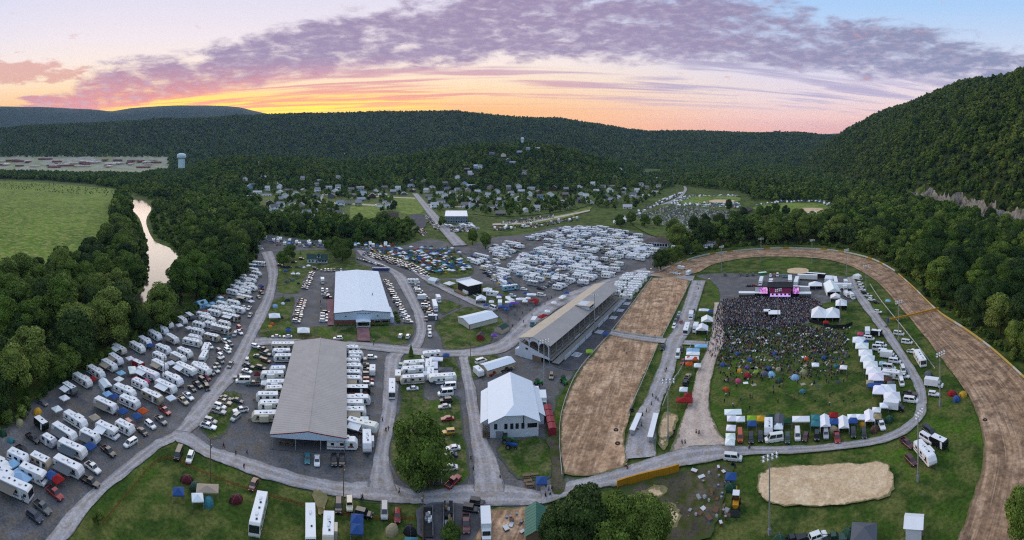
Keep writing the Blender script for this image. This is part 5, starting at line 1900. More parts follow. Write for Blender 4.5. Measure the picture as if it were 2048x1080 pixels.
for i in range(9):
    part(o, 'opening_shade', MB().box(fr.W * (.04 + i * .105), fr.W * (.04 + i * .105) + 2.0, -.06, .02, .9, 3.2, BLACKF))  # black panels on the solid wall paint the shade under the roof
o = gable('park_shelter', Frame((1467, 426), (1488, 427), (1469, 418), 2), 3.4, 6.0, WOOD, ROOFBROWN, 'shelter', 'brown-roofed shelter between car park and ball fields', over=1.2, rh=.01)

# the white house with a dormer
fr = Frame((614, 526), (655, 526), (614, 515), 0)
o = fr.root('white_house')
W, L = fr.W, 9.0
part(o, 'wall', MB().box(0, W, 0, L, 0, 3.2, PLASTER))
part(o, 'roof', MB().rings([[(x, -.35, 3.2), (x, L / 2, 6.4), (x, L + .6, 3.0), (x, L / 2, 6.15)] for x in (-.5, W + .5)], ROOFGREEN))
dm = part(o, 'dormer', MB().box(W * .47, W * .66, .8, L / 2, 3.4, 6.2, PLASTER))
ob('dormer_roof', MB().prism([(W * .44, 6.1), (W * .69, 6.1), (W * .565, 8.0)], .3, L / 2, ROOFGREEN).mesh('dormer_roof'), dm)
ob('window', MB().box(W * .52, W * .61, .72, .8, 4.3, 5.6, GLASS).mesh('window'), dm)
for x in (.08, .24, .60, .72, .84):
    window(o, W * x, W * x + 1.4, 1.0, 2.3, -.04)
part(o, 'door', MB().box(W * .43, W * .43 + 1.1, -.06, 0, 0, 2.1, WOOD))
part(o, 'porch', MB().box(W * .5, W, -2.0, 0, .3, .5, PLASTER))
part(o, 'stair', MB().box(W * .41, W * .49, -2.6, -.1, 0, .4, CONC))
for x in (.52, .68, .84, .99):
    part(o, 'porch_post', MB().box(W * x - .1, W * x + .1, -2.0, -1.8, .5, 2.8, PLASTER))
part(o, 'porch_roof', MB().box(W * .48, W + .3, -2.3, 0, 2.75, 2.9, ROOFGREEN))
thing(o, 'house', '', '', fixed='white house with dark green roof and dormer among trees above the hall')

# side stage: black box with white roof
fr = Frame((937, 592), (963, 586), (926, 580), 0)
o = fr.root('side_stage')
W, L = fr.W, max(fr.L, 7)
part(o, 'black_wall', MB().box(0, W, 0, L, 0, 6.2, BLACKF))
part(o, 'roof', MB().prism([(-.8, 6.3), (W + .8, 6.3), (W + .8, 6.6), (-.8, 6.6)], -.6, L + .8, ROOFW))
part(o, 'roof_flap', MB().box(-.8, W + .8, L + .9, L + 1.1, 6.4, 7.6, ROOFW))
part(o, 'stage_deck', MB().box(-3.2, 0, 0, L, .2, 1.3, WOOD))
for k in range(2):
    part(o, 'ramp', MB().prism([(W * .3 + k * 3, 0), (W * .3 + k * 3 + 1, 0), (W * .3 + k * 3 + 1, .2), (W * .3 + k * 3, .2)], -4.5, 0, ROOFW))
thing(o, 'stage', '', '', fixed='black walled side stage with flat white roof on the lawn')

# grey-blue block in the town, church, schoolhouse
def flat_block(name, nl, nr, fl, h, wm, label, cat, floors=2, cols=9):
    fr_ = Frame(nl, nr, fl, 0)
    o_ = fr_.root(name)
    W_, L_ = fr_.W, max(fr_.L, 8)
    part(o_, 'wall', MB().box(0, W_, 0, L_, 0, h, wm))
    part(o_, 'roof', MB().box(-.3, W_ + .3, -.3, L_ + .3, h, h + .5, ROOFW))
    for f_ in range(floors):
        for c in range(cols):
            x = W_ * (c + .3) / cols
            window(o_, x, x + W_ / cols * .45, 1.0 + f_ * h / floors, 1.0 + f_ * h / floors + h / floors * .45, -.04)
    thing(o_, cat, '', '', fixed=label)


flat_block('apartment_block', (890, 446), (935, 446), (890, 434), 8.5, mat('blue_grey_siding', '7d8a98', .8, .1), 'grey-blue two-storey flat-roofed block beside the main road', 'building')
fr = Frame((755, 444), (796, 444), (757, 430), 0)
o = fr.root('church')
W, L = fr.W, 22.0
part(o, 'wall', MB().box(0, W, 0, L, 0, 5.0, CREAMW))
part(o, 'roof', MB().rings([[(x, -1, 4.8), (x, L / 2, 11.0), (x, L + 1, 4.8), (x, L / 2, 10.6)] for x in (-1, W + 1)], ROOFBROWN))
part(o, 'portico', MB().box(W * .2, W * .65, -5, 0, 0, 5.0, CREAMW))
part(o, 'portico_roof', MB().prism([(W * .16, 5.0), (W * .69, 5.0), (W * .425, 9.2)], -5.6, L * .4, PLASTER))
for k in range(4):
    part(o, 'column', MB().tube((W * (.22 + .137 * k), -5.3, 0), (W * (.22 + .137 * k), -5.3, 5.0), .3, PLASTER, 8))
thing(o, 'church', '', '', fixed='brown-roofed church with white gabled portico in the town')

# ------------------------------------------------------------------ main stage and its backstage
def PX(x, y, z=0.0):
    a, b_ = G(x, y, z)
    return a, b_


SCREEN = bpy.data.materials.new('stage_screen')
SCREEN.use_nodes = True
T = NT(SCREEN.node_tree)
b_ = T.n['Principled BSDF']
g_ = T.add('ShaderNodeNewGeometry')
cc = T.ramp(T.noise(g_.outputs['Position'], .8, 3, .7), [(.3, lin('3a1a66')), (.45, lin('b06ad8')), (.55, lin('ef9ad0')), (.65, lin('e8d8ff')), (.75, lin('4a3ab0'))])
T.l.new(cc, b_.inputs['Emission Color'])
b_.inputs['Emission Strength'].default_value = .8
b_.inputs['Base Color'].default_value = (.02, .02, .03, 1)
BACKLIT = bpy.data.materials.new('stage_backdrop_lit')
BACKLIT.use_nodes = True
T = NT(BACKLIT.node_tree)
b_ = T.n['Principled BSDF']
g_ = T.add('ShaderNodeNewGeometry')
cc = T.ramp(T.noise(g_.outputs['Position'], .55, 3, .7), [(.3, lin('2a0a30')), (.45, lin('8a1f58')), (.58, lin('b03060')), (.7, lin('5a1f80'))])
T.l.new(cc, b_.inputs['Emission Color'])
b_.inputs['Emission Strength'].default_value = .22
b_.inputs['Base Color'].default_value = (.02, .02, .03, 1)
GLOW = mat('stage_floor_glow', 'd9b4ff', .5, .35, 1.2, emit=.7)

fr = Frame((1538, 597.5), (1583, 597.5), (1540, 585), 0)
o = fr.root('main_stage')
W, L = fr.W, 11.0
part(o, 'deck', MB().box(-.5, W + .5, 0, L, 0, 1.6, BLACKF))
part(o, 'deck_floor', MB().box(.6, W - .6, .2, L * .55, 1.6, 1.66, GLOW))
part(o, 'backdrop', MB().box(.3, W - .3, L * .62, L * .66, 1.6, 7.6, BACKLIT))
for x in (-.9, W + .1):
    part(o, 'speaker_tower', MB().box(x, x + .8, -.6, .5, 0, 8.6, BLACKF))
    part(o, 'side_wall', MB().box(x, x + .6, .8, L, 0, 8.4, BLACKF))
part(o, 'roof', MB().prism([(-1.2, 8.4), (W + 1.2, 8.4), (W + 1.2, 9.1), (-1.2, 9.1)], -.8, L, BLACKF))
tr = part(o, 'roof_truss', MB().box(-1.5, W + 1.5, L - .2, L + .2, 10.2, 10.5, STEEL))
for k in range(9):
    ob('truss_brace', MB().tube((-1.2 + k * (W + 2.4) / 9, L, 9.1), (-1.2 + (k + 1) * (W + 2.4) / 9, L, 10.3), .08, STEEL, 4).mesh('truss_brace'), tr)
for x in (.12, .3, .5, .68, .86):
    part(o, 'instrument_riser', MB().box(W * x, W * x + 1.2, 2.5, 3.7, 1.6, 2.5, BLACKF))
o.scale = (1, 1, .82)
thing(o, 'stage', '', '', fixed='main concert stage with black roof and glowing magenta backdrop')
for nm_, x0, x1, y in (('left', 1509, 1537, 594), ('right', 1583, 1599, 594)):
    a, b_ = PX(x0, y), PX(x1, y)
    rz = math.atan2(b_[1] - a[1], b_[0] - a[0])
    w_ = math.hypot(b_[0] - a[0], b_[1] - a[1])
    o = ob('video_screen', None, loc=(*a, 0), rz=rz)
    part(o, 'display', MB().box(.6 if nm_ == 'right' else w_ * .35, w_ - .3, -.15, 0, 2.2, 6.2, SCREEN))
    part(o, 'frame', MB().box(.1, w_, .02, .5, 0, 6.6, BLACKF))
    if nm_ == 'left':
        part(o, 'banner', MB().box(.3, w_ * .34, -.12, 0, 3.0, 6.4, WALLW))
    thing(o, 'screen', '', '', fixed=f'purple glowing video screen on the {nm_} side of the main stage')
for nm_, x0, x1, y in (('left', 1478, 1523, 597), ('right', 1599, 1622, 598)):
    a, b_ = PX(x0, y), PX(x1, y)
    rz = math.atan2(b_[1] - a[1], b_[0] - a[0])
    w_ = math.hypot(b_[0] - a[0], b_[1] - a[1])
    o = ob('viewing_deck', None, loc=(*a, 0), rz=rz)
    part(o, 'platform', MB().box(0, w_, 0, 3.6, 0, 1.2, BLACKF))
    part(o, 'roof', MB().box(-.2, w_ + .2, -.2, 3.8, 3.3, 3.5, ROOFW))
    for k in range(6):
        part(o, 'post', MB().box(w_ * k / 5 - .06, w_ * k / 5 + .06, 0, .12, 1.2, 3.3, STEEL))
    thing(o, 'platform', '', '', fixed=f'white-roofed viewing platform {nm_} of the main stage')
for x0, x1, y, d_, lb in ((1528, 1540, 634, 3.2, 'small white-roofed sound booth in the standing crowd'), (1537.5, 1560, 640, 6.0, 'larger white-roofed mixing tower in the standing crowd')):
    a, b_ = PX(x0, y), PX(x1, y)
    rz = math.atan2(b_[1] - a[1], b_[0] - a[0])
    w_ = math.hypot(b_[0] - a[0], b_[1] - a[1])
    o = ob('mixing_booth', None, loc=(*a, 0), rz=rz)
    part(o, 'roof', MB().box(-.2, w_ + .2, -.2, d_, 3.1, 3.35, ROOFW))
    part(o, 'platform', MB().box(0, w_, 0, d_ - .3, 0, 1.0, BLACKF))
    for sx in (0, w_):
        for sy in (0, d_ - .3):
            part(o, 'post', MB().box(sx - .08, sx + .08, sy - .08, sy + .08, 1.0, 3.1, STEEL))
    part(o, 'console', MB().box(w_ * .2, w_ * .8, d_ * .4, d_ * .7, 1.0, 1.9, BLACKF))
    thing(o, 'booth', '', '', fixed=lb)


def marquee(name, x0, x1, y, depth, eave, peaks, label):
    """white party tent with several peaks; x0..x1 its near edge on the ground row y"""
    a, b_ = PX(x0, y), PX(x1, y)
    rz = math.atan2(b_[1] - a[1], b_[0] - a[0])
    w_ = math.hypot(b_[0] - a[0], b_[1] - a[1])
    o_ = ob(name, None, loc=(*a, 0), rz=rz, color=None)
    n_ = len(peaks)
    for k, ph in enumerate(peaks):
        xa, xb = w_ * k / n_, w_ * (k + 1) / n_
        xm_ = (xa + xb) / 2
        t_ = MB()
        t_.add([(xa, 0, eave), (xb, 0, eave), (xb, depth, eave), (xa, depth, eave), (xm_, depth * .35, ph), (xm_, depth * .65, ph)], [(0, 1, 4), (1, 2, 5, 4), (2, 3, 5), (3, 0, 4, 5)], CLOTH)
        part(o_, 'tent_roof', t_, color=COLS['white'])
    for nm_, bx in (('tent_wall', (0, w_, depth - .05, depth, .05, eave)), ('tent_wall', (-.02, .03, 0, depth, .05, eave)), ('tent_wall', (w_ - .03, w_ + .02, 0, depth, .05, eave))):
        part(o_, nm_, MB().box(*bx, CLOTH), color=COLS['white'])
    for k in range(2 * n_ + 1):
        part(o_, 'pole', MB().tube((w_ * k / (2 * n_), .05, 0), (w_ * k / (2 * n_), .05, eave), .07, POLE, 5))
    thing(o_, 'tent', '', '', fixed=label)
    return o_


marquee('party_tent', 1622, 1680, 645, 13.0, 2.6, [6.2, 5.6], 'large white double-peaked party tent beside the standing crowd')
marquee('party_tent', 1671, 1694, 621, 9.0, 2.8, [5.2], 'white single-peaked tent behind the double-peaked party tent')
marquee('party_tent', 1617, 1644, 580, 7.5, 2.6, [4.6], 'white catering tent behind the main stage')
a = PX(1669, 600)
tent('long_tent', 'white', *PX(1664, 583), heading(1664, 583, -10, -22) - math.pi / 2, 'beside the loop road backstage', detail=True)
tent('frame_tent', 'white', *PX(1671, 601), heading(1671, 600, 10, 0), 'backstage in front of the long marquee', detail=True)
tent('frame_tent', 'white', *PX(1660, 562), heading(1660, 562, 10, -10), 'backstage behind the long marquee', detail=True)
lot('in the backstage yard', 'X white 1522 563 -6 20;T white 1598 580 30 1;T white 1593 565 -5 20;T white 1615 556 30 1;T black 1632 553 30 2;T white 1541 570 -3 14;T white 1580 562 0 14;x cream 1692 566 6 14;x cream 1690 576 10 14;T grey 1671 565 6 20;x tan 1695 590 10 8;x white 1703 592 10 8;x tan 1716 556 12 2;se red 1508 570;se black 1499 571;T white 1682 574 30 1', (30, 0))
lot('on the gravel behind the stage', 'u maroon 1481 549;j black 1494 550;j black 1506 549;u white 1541 551;u red 1548 551;V white 1555 550;h teal 1567 552;h teal 1573 552;u black 1450 549', (0, 12), 'left')
lot('beside the track at the far entrance', 'x white 1378 546 10 -6;p white 1347 545;p white 1354 547;g white 1362 537', (30, 4))
if True:
    o = ob('equipment_crate', None, loc=(*PX(1525, 549), 0), rz=heading(1520, 549, 20, -2))
    part(o, 'body', MB().box(-3, 3, -1.1, 1.1, 0, 1.6, mat('green_paint', '2f8a3c', .6, .1)))
    part(o, 'lid', MB().box(-3.1, 3.1, -1.2, 1.2, 1.6, 1.75, ROOFW))
    thing(o, 'crate', '', '', fixed='bright green skip with pale lid behind the main stage')
# a low black fence round the big tent
o = ob('black_fence', None, loc=(*PX(1622, 650), 0))
pth = [PX(x, y) for x, y in ((1618, 644), (1640, 650), (1665, 657), (1690, 656), (1705, 650))]
for (ax, ay), (bx, by) in zip(pth, pth[1:]):
    b_ = MB()
    q = Vector((bx - ax, by - ay)).normalized().orthogonal() * .05
    x0, y0 = o.location[0], o.location[1]
    b_.rings([[(ax - x0 + s * q.x, ay - y0 + s * q.y, z) for s, z in ((-1, 0), (1, 0), (1, 1.8), (-1, 1.8))], [(bx - x0 + s * q.x, by - y0 + s * q.y, z) for s, z in ((-1, 0), (1, 0), (1, 1.8), (-1, 1.8))]], BLACKF)
    part(o, 'fence_panel', b_)
thing(o, 'fence', '', '', fixed='black fabric fence below the double-peaked party tent')

# ------------------------------------------------------------------ light masts, poles, walls and fences
def mast(x, y, h=20.0, place='', n=4, cross=2.4):
    X, Y = PX(x, y)
    o_ = ob('light_mast', None, loc=(X, Y, 0), rz=RNG.uniform(-.4, .4))
    part(o_, 'pole', MB().tube((0, 0, 0), (0, 0, h), .24, STEEL, 7, .13))
    part(o_, 'base', MB().box(-.35, .35, -.35, .35, 0, 1.6, GREYM))
    hd = MB()
    for k in range(2):
        part(o_, 'crossarm', MB().box(-cross, cross, -.06, .06, h - .3 - k * .9, h - .18 - k * .9, STEEL))
        for j in range(n):
            xx = -cross + (j + .5) * 2 * cross / n
            part(o_, 'floodlight', MB().tube((xx, -.1, h - .2 - k * .9), (xx, -.6, h - .45 - k * .9), .16, WHITE, 8, .34))
    thing(o_, 'light mast', 'tall steel floodlight mast', place, 'left')


for x, y, pl in ((1443, 543, 'at the left end of the track curve'), (1522, 523, 'inside the top of the track curve'), (1624, 527, 'inside the top of the track curve'), (1693, 551, 'at the right end of the track curve'), (1732, 588, 'beside the backstage vehicles'),
                 (1797, 682, 'beside the loop road white fence'), (1880, 812, 'behind the white box truck by the track'), (1836, 962, 'beside the parked cargo trailer'), (1539, 1070, 'below the sand arena'), (1336, 880, 'between the dirt road and gravel strip'), (1088, 780, 'behind the white barn'), (1189, 665, 'in front of the grandstand'), (1680, 645, 'in front of the white party tent'), (1556, 652, 'among the crowd by the mixing tower')):
    mast(x, y, 20.0 if y > 600 or y < 560 else 19, pl)


def power_pole(x, y, h, place):
    X, Y = PX(x, y)
    o_ = ob('utility_pole', None, loc=(X, Y, 0), rz=RNG.uniform(0, 3))
    part(o_, 'pole', MB().tube((0, 0, 0), (0, 0, h), .17, WOOD, 7, .11))
    part(o_, 'crossarm', MB().box(-1.1, 1.1, -.06, .06, h - .9, h - .76, WOOD))
    part(o_, 'transformer', MB().tube((.3, 0, h - 2.4), (.3, 0, h - 1.5), .24, GREYM, 8))
    thing(o_, 'utility pole', 'wooden utility pole', place, 'left')


for x, y, h, pl in ((421, 962, 12, 'at the edge of the bottom meadow'), (687, 1030, 13, 'at the road below the pavilion'), (329, 762, 10, 'among the middle trailers of the river camp'), (400, 700, 10, 'among the far trailers of the river camp'), (234, 852, 10, 'in the river camp by a cab-over camper'), (822, 815, 12, 'on the strip above the big round tree'),
                    (941, 728, 12, 'by the block building'), (1016, 645, 11, 'beside the small tan cabin'), (846, 1085, 12, 'beside the junk trailers'), (1038, 575, 11, 'in the vendor corner left of the grandstand'), (1119, 570, 11, 'at the near side of the dense lot'), (1300, 548, 11, 'at the far entrance of the race track'), (918, 625, 9, 'behind the long white shed'), (1254, 600, 10, 'among the campers behind the grandstand')):
    power_pole(x, y, h, pl)


def line_wall(name, px, seg, h, th, mats_, pattern, label, cat, zb=0.0, pn='wall_panel', posts=None):
    """a wall or fence along photo pixels, one part for each panel"""
    P_ = crom([PX(*p) for p in px], 8, False)
    d_ = [0.0]
    for a_, c_ in zip(P_, P_[1:]):
        d_.append(d_[-1] + (c_ - a_).length)
    n_ = max(1, int(d_[-1] / seg))
    xs = np.interp(np.linspace(0, d_[-1], n_ + 1), d_, [p.x for p in P_])
    ys = np.interp(np.linspace(0, d_[-1], n_ + 1), d_, [p.y for p in P_])
    o_ = ob(name, None, loc=(xs[0], ys[0], 0))
    for i in range(n_):
        ln = math.hypot(xs[i + 1] - xs[i], ys[i + 1] - ys[i])
        m_ = mats_[pattern[i % len(pattern)]]
        p_ = ob(pn, MB().box(0.03, ln - .03, -th / 2, th / 2, zb, h, m_).mesh(pn), o_, loc=(xs[i] - xs[0], ys[i] - ys[0], 0), rz=math.atan2(ys[i + 1] - ys[i], xs[i + 1] - xs[i]))
        if posts:
            ob('post', posts, o_, loc=(xs[i] - xs[0], ys[i] - ys[0], 0))
    thing(o_, cat, '', '', fixed=label)
    return o_


line_wall('track_wall', [(1318, 545), (1345, 532), (1400, 513), (1450, 505), (1500, 500), (1560, 497), (1640, 499), (1700, 507), (1750, 521), (1790, 543)], 6, 1.1, .4, [WALLW, YELLOW], [0, 0, 0, 1, 0, 0, 1, 0, 0], 'white and yellow concrete wall round the far track curve', 'wall')
line_wall('track_wall', [(1797, 549), (1830, 579), (1876, 624), (1925, 656), (1985, 700), (2060, 768)], 7, 1.1, .4, [CREAMY, WALLW], [0, 0, 1, 0], 'cream wall along the wooded back stretch of the track', 'wall')
line_wall('barrier_wall', [(1234, 976), (1265, 966), (1300, 957), (1335, 949), (1358, 942)], 3.0, 2.1, .4, [YELLOW, WALLW], [0, 0, 0, 0, 0, 0, 0, 1], 'yellow barrier wall curving above the bottom trees', 'wall')
PST = MB().box(-.08, .08, -.08, .08, 0, 1.15, PLASTER).mesh('post')
RAILM = [WALLW]
line_wall('rail_fence', [(1124, 955), (1119, 890), (1121, 840), (1133, 795), (1153, 750), (1183, 711), (1221, 669)], 4, 1.1, .1, RAILM, [0], 'white rail fence between white barn and lower dirt field', 'fence', .55, 'rail', PST)
line_wall('rail_fence', [(1225, 662), (1262, 613), (1304, 556)], 4, 1.1, .1, RAILM, [0], 'white rail fence between grandstand and upper dirt field', 'fence', .55, 'rail', PST)
line_wall('rail_fence', [(1256, 828), (1276, 785), (1309, 708), (1316, 690)], 4, 1.0, .1, RAILM, [0], 'white rail fence right of the lower dirt field', 'fence', .5, 'rail', PST)
line_wall('rail_fence', [(1324, 677), (1353, 620), (1382, 561)], 4, 1.0, .1, RAILM, [0], 'white rail fence right of the upper dirt field', 'fence', .5, 'rail', PST)
line_wall('rail_fence', [(1740, 570), (1760, 600), (1796, 645), (1836, 695), (1870, 740)], 5, .9, .1, RAILM, [0], 'white rail fence inside the back stretch', 'fence', .45, 'rail', PST)
line_wall('rail_fence', [(1383, 690), (1362, 740), (1345, 765), (1325, 815)], 4, 1.0, .1, RAILM, [0], 'white rail fence beside the vendor strip', 'fence', .5, 'rail', PST)
line_wall('rail_fence', [(1223, 663), (1270, 671), (1326, 678)], 4, 1.1, .1, RAILM, [0], 'white rail on the far side of the track crossing', 'fence', .5, 'rail', PST)
line_wall('rail_fence', [(1221, 672), (1268, 681), (1322, 688)], 4, 1.1, .1, RAILM, [0], 'white rail on the near side of the track crossing', 'fence', .5, 'rail', PST)
ORANGE = mat('orange_netting', '9a5a30', .8, .2, 2.0, alpha=.3)
line_wall('snow_fence', [(206, 1048), (260, 985), (325, 917), (400, 945), (470, 972), (590, 1008), (700, 1034), (830, 1041)], 3.4, .95, .03, [ORANGE], [0], 'orange safety netting fence across the bottom meadow', 'fence', .12, 'net', MB().box(-.03, .03, -.03, .03, 0, 1.15, WOOD).mesh('post'))
# long narrow white shelters on the gravel strip
for x0, y0, x1, y1, pl in ((1279, 828, 1264, 862, 'nearer the dirt field'), (1312, 828, 1300, 876, 'nearer the vendor strip')):
    A_, B_ = PX(x0, y0, 2.0), PX(x1, y1, 2.0)
    ln = math.hypot(B_[0] - A_[0], B_[1] - A_[1])
    o = ob('counter_shelter', None, loc=(*A_, 0), rz=math.atan2(B_[1] - A_[1], B_[0] - A_[0]))
    part(o, 'roof', MB().box(0, ln, -.9, .9, 2.2, 2.4, ROOFW))
    part(o, 'counter', MB().box(.2, ln - .2, -.5, .5, .1, 1.0, GREYM))
    for k in range(5):
        for s in (-.8, .8):
            part(o, 'post', MB().box(.1 + (ln - .3) * k / 4, .2 + (ln - .3) * k / 4, s - .05, s + .05, 0, 2.2, STEEL))
    thing(o, 'shelter', '', '', fixed=f'long narrow white-roofed serving shelter on the gravel strip {pl}')
# yellow boom at the gate of the back stretch
A_, B_ = PX(1776, 645), PX(1878, 621)
o = ob('gate_boom', None, loc=(*A_, 0), rz=math.atan2(B_[1] - A_[1], B_[0] - A_[0]))
ln = math.hypot(B_[0] - A_[0], B_[1] - A_[1])
part(o, 'boom', MB().box(0, ln, -.25, .25, 1.0, 1.9, YELLOW))
part(o, 'stand', MB().box(-.4, .4, -.4, .4, 0, 2.4, mat('blue_paint', '2a4fa0', .6, .1)))
part(o, 'stand', MB().box(ln * .5, ln * .5 + .4, -.3, .3, 0, 1.0, STEEL))
thing(o, 'gate', '', '', fixed='long yellow gate boom reaching across the dirt track')
# water towers
def water_tower(X, Y, z, r, h, label):
    o_ = ob('water_tower', None, loc=(X, Y, z))
    m = mat('tower_paint', 'c8e0e8', .5, .05)
    n_ = 20
    def rg(r_, z_):
        return [(r_ * math.cos(j * 2 * math.pi / n_), r_ * math.sin(j * 2 * math.pi / n_), z_) for j in range(n_)]
    t = MB().rings([rg(r * .72, h * .62), rg(r * .95, h * .68), rg(r, h * .75), rg(r, h * .86), rg(r * .86, h * .95), rg(r * .4, h)], m)
    ob('tank', t.mesh('tank', True), o_)
    part(o_, 'stem', MB().rings([rg(r * .72, 0), rg(r * .72, h * .63)], m))
    thing(o_, 'water tower', '', '', fixed=label)


t_ = (363 - XC) / F
water_tower(1500 * math.sin(t_), 1500 * math.cos(t_), 34, 15.5, 49, 'pale blue mushroom-shaped water tower above the river woods')
t_ = (1045 - XC) / F
water_tower(1500 * math.sin(t_), 1500 * math.cos(t_), 112, 5.5, 24, 'tiny white water tower on top of the wooded knob')

# ------------------------------------------------------------------ the camping lot along the river woods
D1 = (40, 25)
lot('by the river-camp woods', 'ta cream 239 700;l white 275 696;t white 290 684;l white 310 672;ta white 232 720;ta white 219 732;l white 192 746;l white 165 762;sa grey 140 779;t white 325 661;ta white 345 679;s white 365 642;sa grey 380 634;'
    's white 337 650;l white 151 842;la white 129 867;r silver 97 885', D1)
lot('in the middle river-camp rows', 't white 327 700;s white 319 715;ta white 320 732;f white 296 751;t white 370 707;ta white 357 717;f white 372 742;l white 346 760;s white 280 770;la white 332 775;l white 250 784;l tan 305 795;t white 260 806;la white 212 812;'
    'ca white 215 862;sa white 180 875;la white 145 900;la white 137 935;s white 250 857;s tan 82 925;c white 67 950;s white 37 917;ma white 27 977;t white 2 950;t white -8 930;t white 405 742', (40, 19))
lot('in the far river-camp rows', 's white 396 665;l white 385 686;s white 390 678;t tan 425 676;ma cream 442 660;s white 422 651;s white 449 649;l white 415 640;ma tan 462 636;t white 429 627;s white 459 626;l white 475 620;t white 436 619;s white 444 609;ma cream 489 597;ta white 490 585;'
    't white 492 579;t white 499 571;t white 465 585;t white 467 575;s white 472 565;ta white 502 562;s white 398 651;t white 407 632;c white 411 700 -10 20;c white 407 716 -10 20;s white 399 735;l white 480 553 30 2;m white 518 528 30 3;m lightblue 501 533 30 3;t white 508 541;t white 513 548;'
    's white 507 555;s white 478 541;t white 487 560;t white 482 571;t white 479 581;s white 505 577;t white 450 618;t white 467 607', (40, 9))
lot('on the roadside of the river camp', 'u red 479 655;p white 479 664;p white 450 682;u grey 460 687;u white 420 692;u white 456 696;u white 455 701;u grey 439 702;j white 442 712;u grey 441 721;se grey 435 730;p silver 430 739;u grey 422 745;h red 414 755;j black 405 760;p black 395 769;se black 384 776;j black 414 775 10 20;'
    'p white 377 792;p tan 366 801;p red 330 821;u red 260 847;u white 301 849;p grey 322 840;se black 285 862;v white 261 885 -30 18;p black 217 902;p white 186 935;p red 110 986;p grey 85 1014;u navy 69 1032;p black 66 876;p black 46 901;g black 82 851;p black 522 585;se black 517 594;p red 525 575 12 25;se white 488 614;p white 498 616 -8 14;'
    'u black 482 602;p silver 500 630 -8 14;u silver 470 668 -8 14', (34, 26))
lot('driving along the camp road', 'p grey 461 729 -8 14')
tents('in the river camp', 'k white 260 716;w white 265 740 8 20;k lightblue 242 745;k red 185 757;c white 211 766 30 -8;k lightblue 215 787;k blue 229 792;k white 129 795;k white 114 817;k blue 246 821;k orange 286 821;k white 342 725;k white 342 795;k white 359 650;F lightblue 402 606 20 8;k lightblue 425 606;'
      'k teal 446 599;k teal 438 600;k navy 307 655;D yellow 75 822;k tan 189 834;k blue 274 831;k blue 181 891;k blue 102 949;k red 115 957;k lightblue 26 926;w lightblue 42 952 30 22;D khaki 39 845;D darkgreen 4 865;k white 10 935;k pink 290 762;k pink 272 757;k blue 522 571;k white 295 742;k blue 300 690;D grey 287 653;k white 378 655', dirpx=(20, 15))
# the meadow below the road
lot('parked on the meadow below the camp road', 'V black 357 907 -8 22;u white 380 914 -8 22;se maroon 507 967 -9 22')
lot('standing on the bottom meadow', 'm white 517 1030 -12 46;b white 621 1052 0 30;t cream 657 1062 0 30')
lot('parked below the pavilion road', 'u black 677 1011 0 20;j cream 699 1009 0 20;v silver 769 1021 0 20;h red 795 1030 0 20;u black 727 1026 30 6;p maroon 932 1047 0 20;j black 942 1018 30 4;j black 955 1005 30 4;x white 972 1050 2 25')
tents('on the bottom meadow', 'D maroon 374 957;D green 390 971;k blue 357 982;k white 395 994;D teal 417 1002;D maroon 472 997;w tan 415 977;k blue 714 1037;k blue 714 1057;D khaki 784 1058;D black 820 1060;k teal 822 1085')
# around the open pavilion
H1 = (30, 0)
lot('left of the grey pavilion', 'm cream 565 694;t white 562 706;ta white 566 717;s white 555 742;l white 544 752;t white 551 770;s cream 547 782;ta white 534 795;t white 539 812;l cream 531 834;G white 486 762;p grey 506 767;p grey 480 754', (-30, 0))
lot('on the grass islands left of the pavilion', 'u white 511 692;p black 527 699;p grey 531 707;se grey 516 712;u maroon 532 721;j silver 494 722 -5 20;p navy 497 732;se white 494 741;u black 522 735;se grey 452 795;se navy 475 800;p tan 449 804;u white 440 812;p silver 437 822;p white 481 820 -30 4;u silver 471 834 -18 16;u silver 421 841;p white 417 852', (30, 8))
lot('right of the grey pavilion', 't white 702 700;s white 712 711;r white 709 719;s white 705 726;t white 706 737;ta white 704 750;ta white 704 762;l black 716 781;l white 715 801;c white 707 812;ta white 709 826;f white 725 856 30 7;t white 734 884 0 30;l white 685 888;g white 745 744 0 20', H1)
lot('in the row right of the pavilion campers', 'u white 744 714;u grey 730 722 0 20;p black 736 732;p grey 737 741;u grey 735 748;u red 736 759;u white 736 767;b white 784 778 0 30;g tan 796 755 0 20;h teal 801 731 0 20', H1)
lot('in front of the grey pavilion', 'se teal 615 915;se white 634 920;u black 668 920;u black 684 920', (0, 20))
lot('on the strip right of the pavilion', 'l white 827 730;l white 825 742;la cream 824 760;se white 825 776;c white 862 711;t white 857 734 0 20;f white 885 760;s white 861 750 0 20;G white 897 774;G white 891 787;u black 892 800;se silver 889 812;se red 895 836;j yellow 897 864;se white 906 895;se navy 900 909;se white 900 934;p red 907 962 16 -16', (-30, 2))
tents('around the grey pavilion', 'k white 530 765;k maroon 515 747;k blue 549 732;k blue 560 732;k white 728 838;k white 716 708;w white 872 718 20 0;w white 868 730 3 20;w grey 891 739 25 1;k blue 892 710;c white 861 745 3 20')
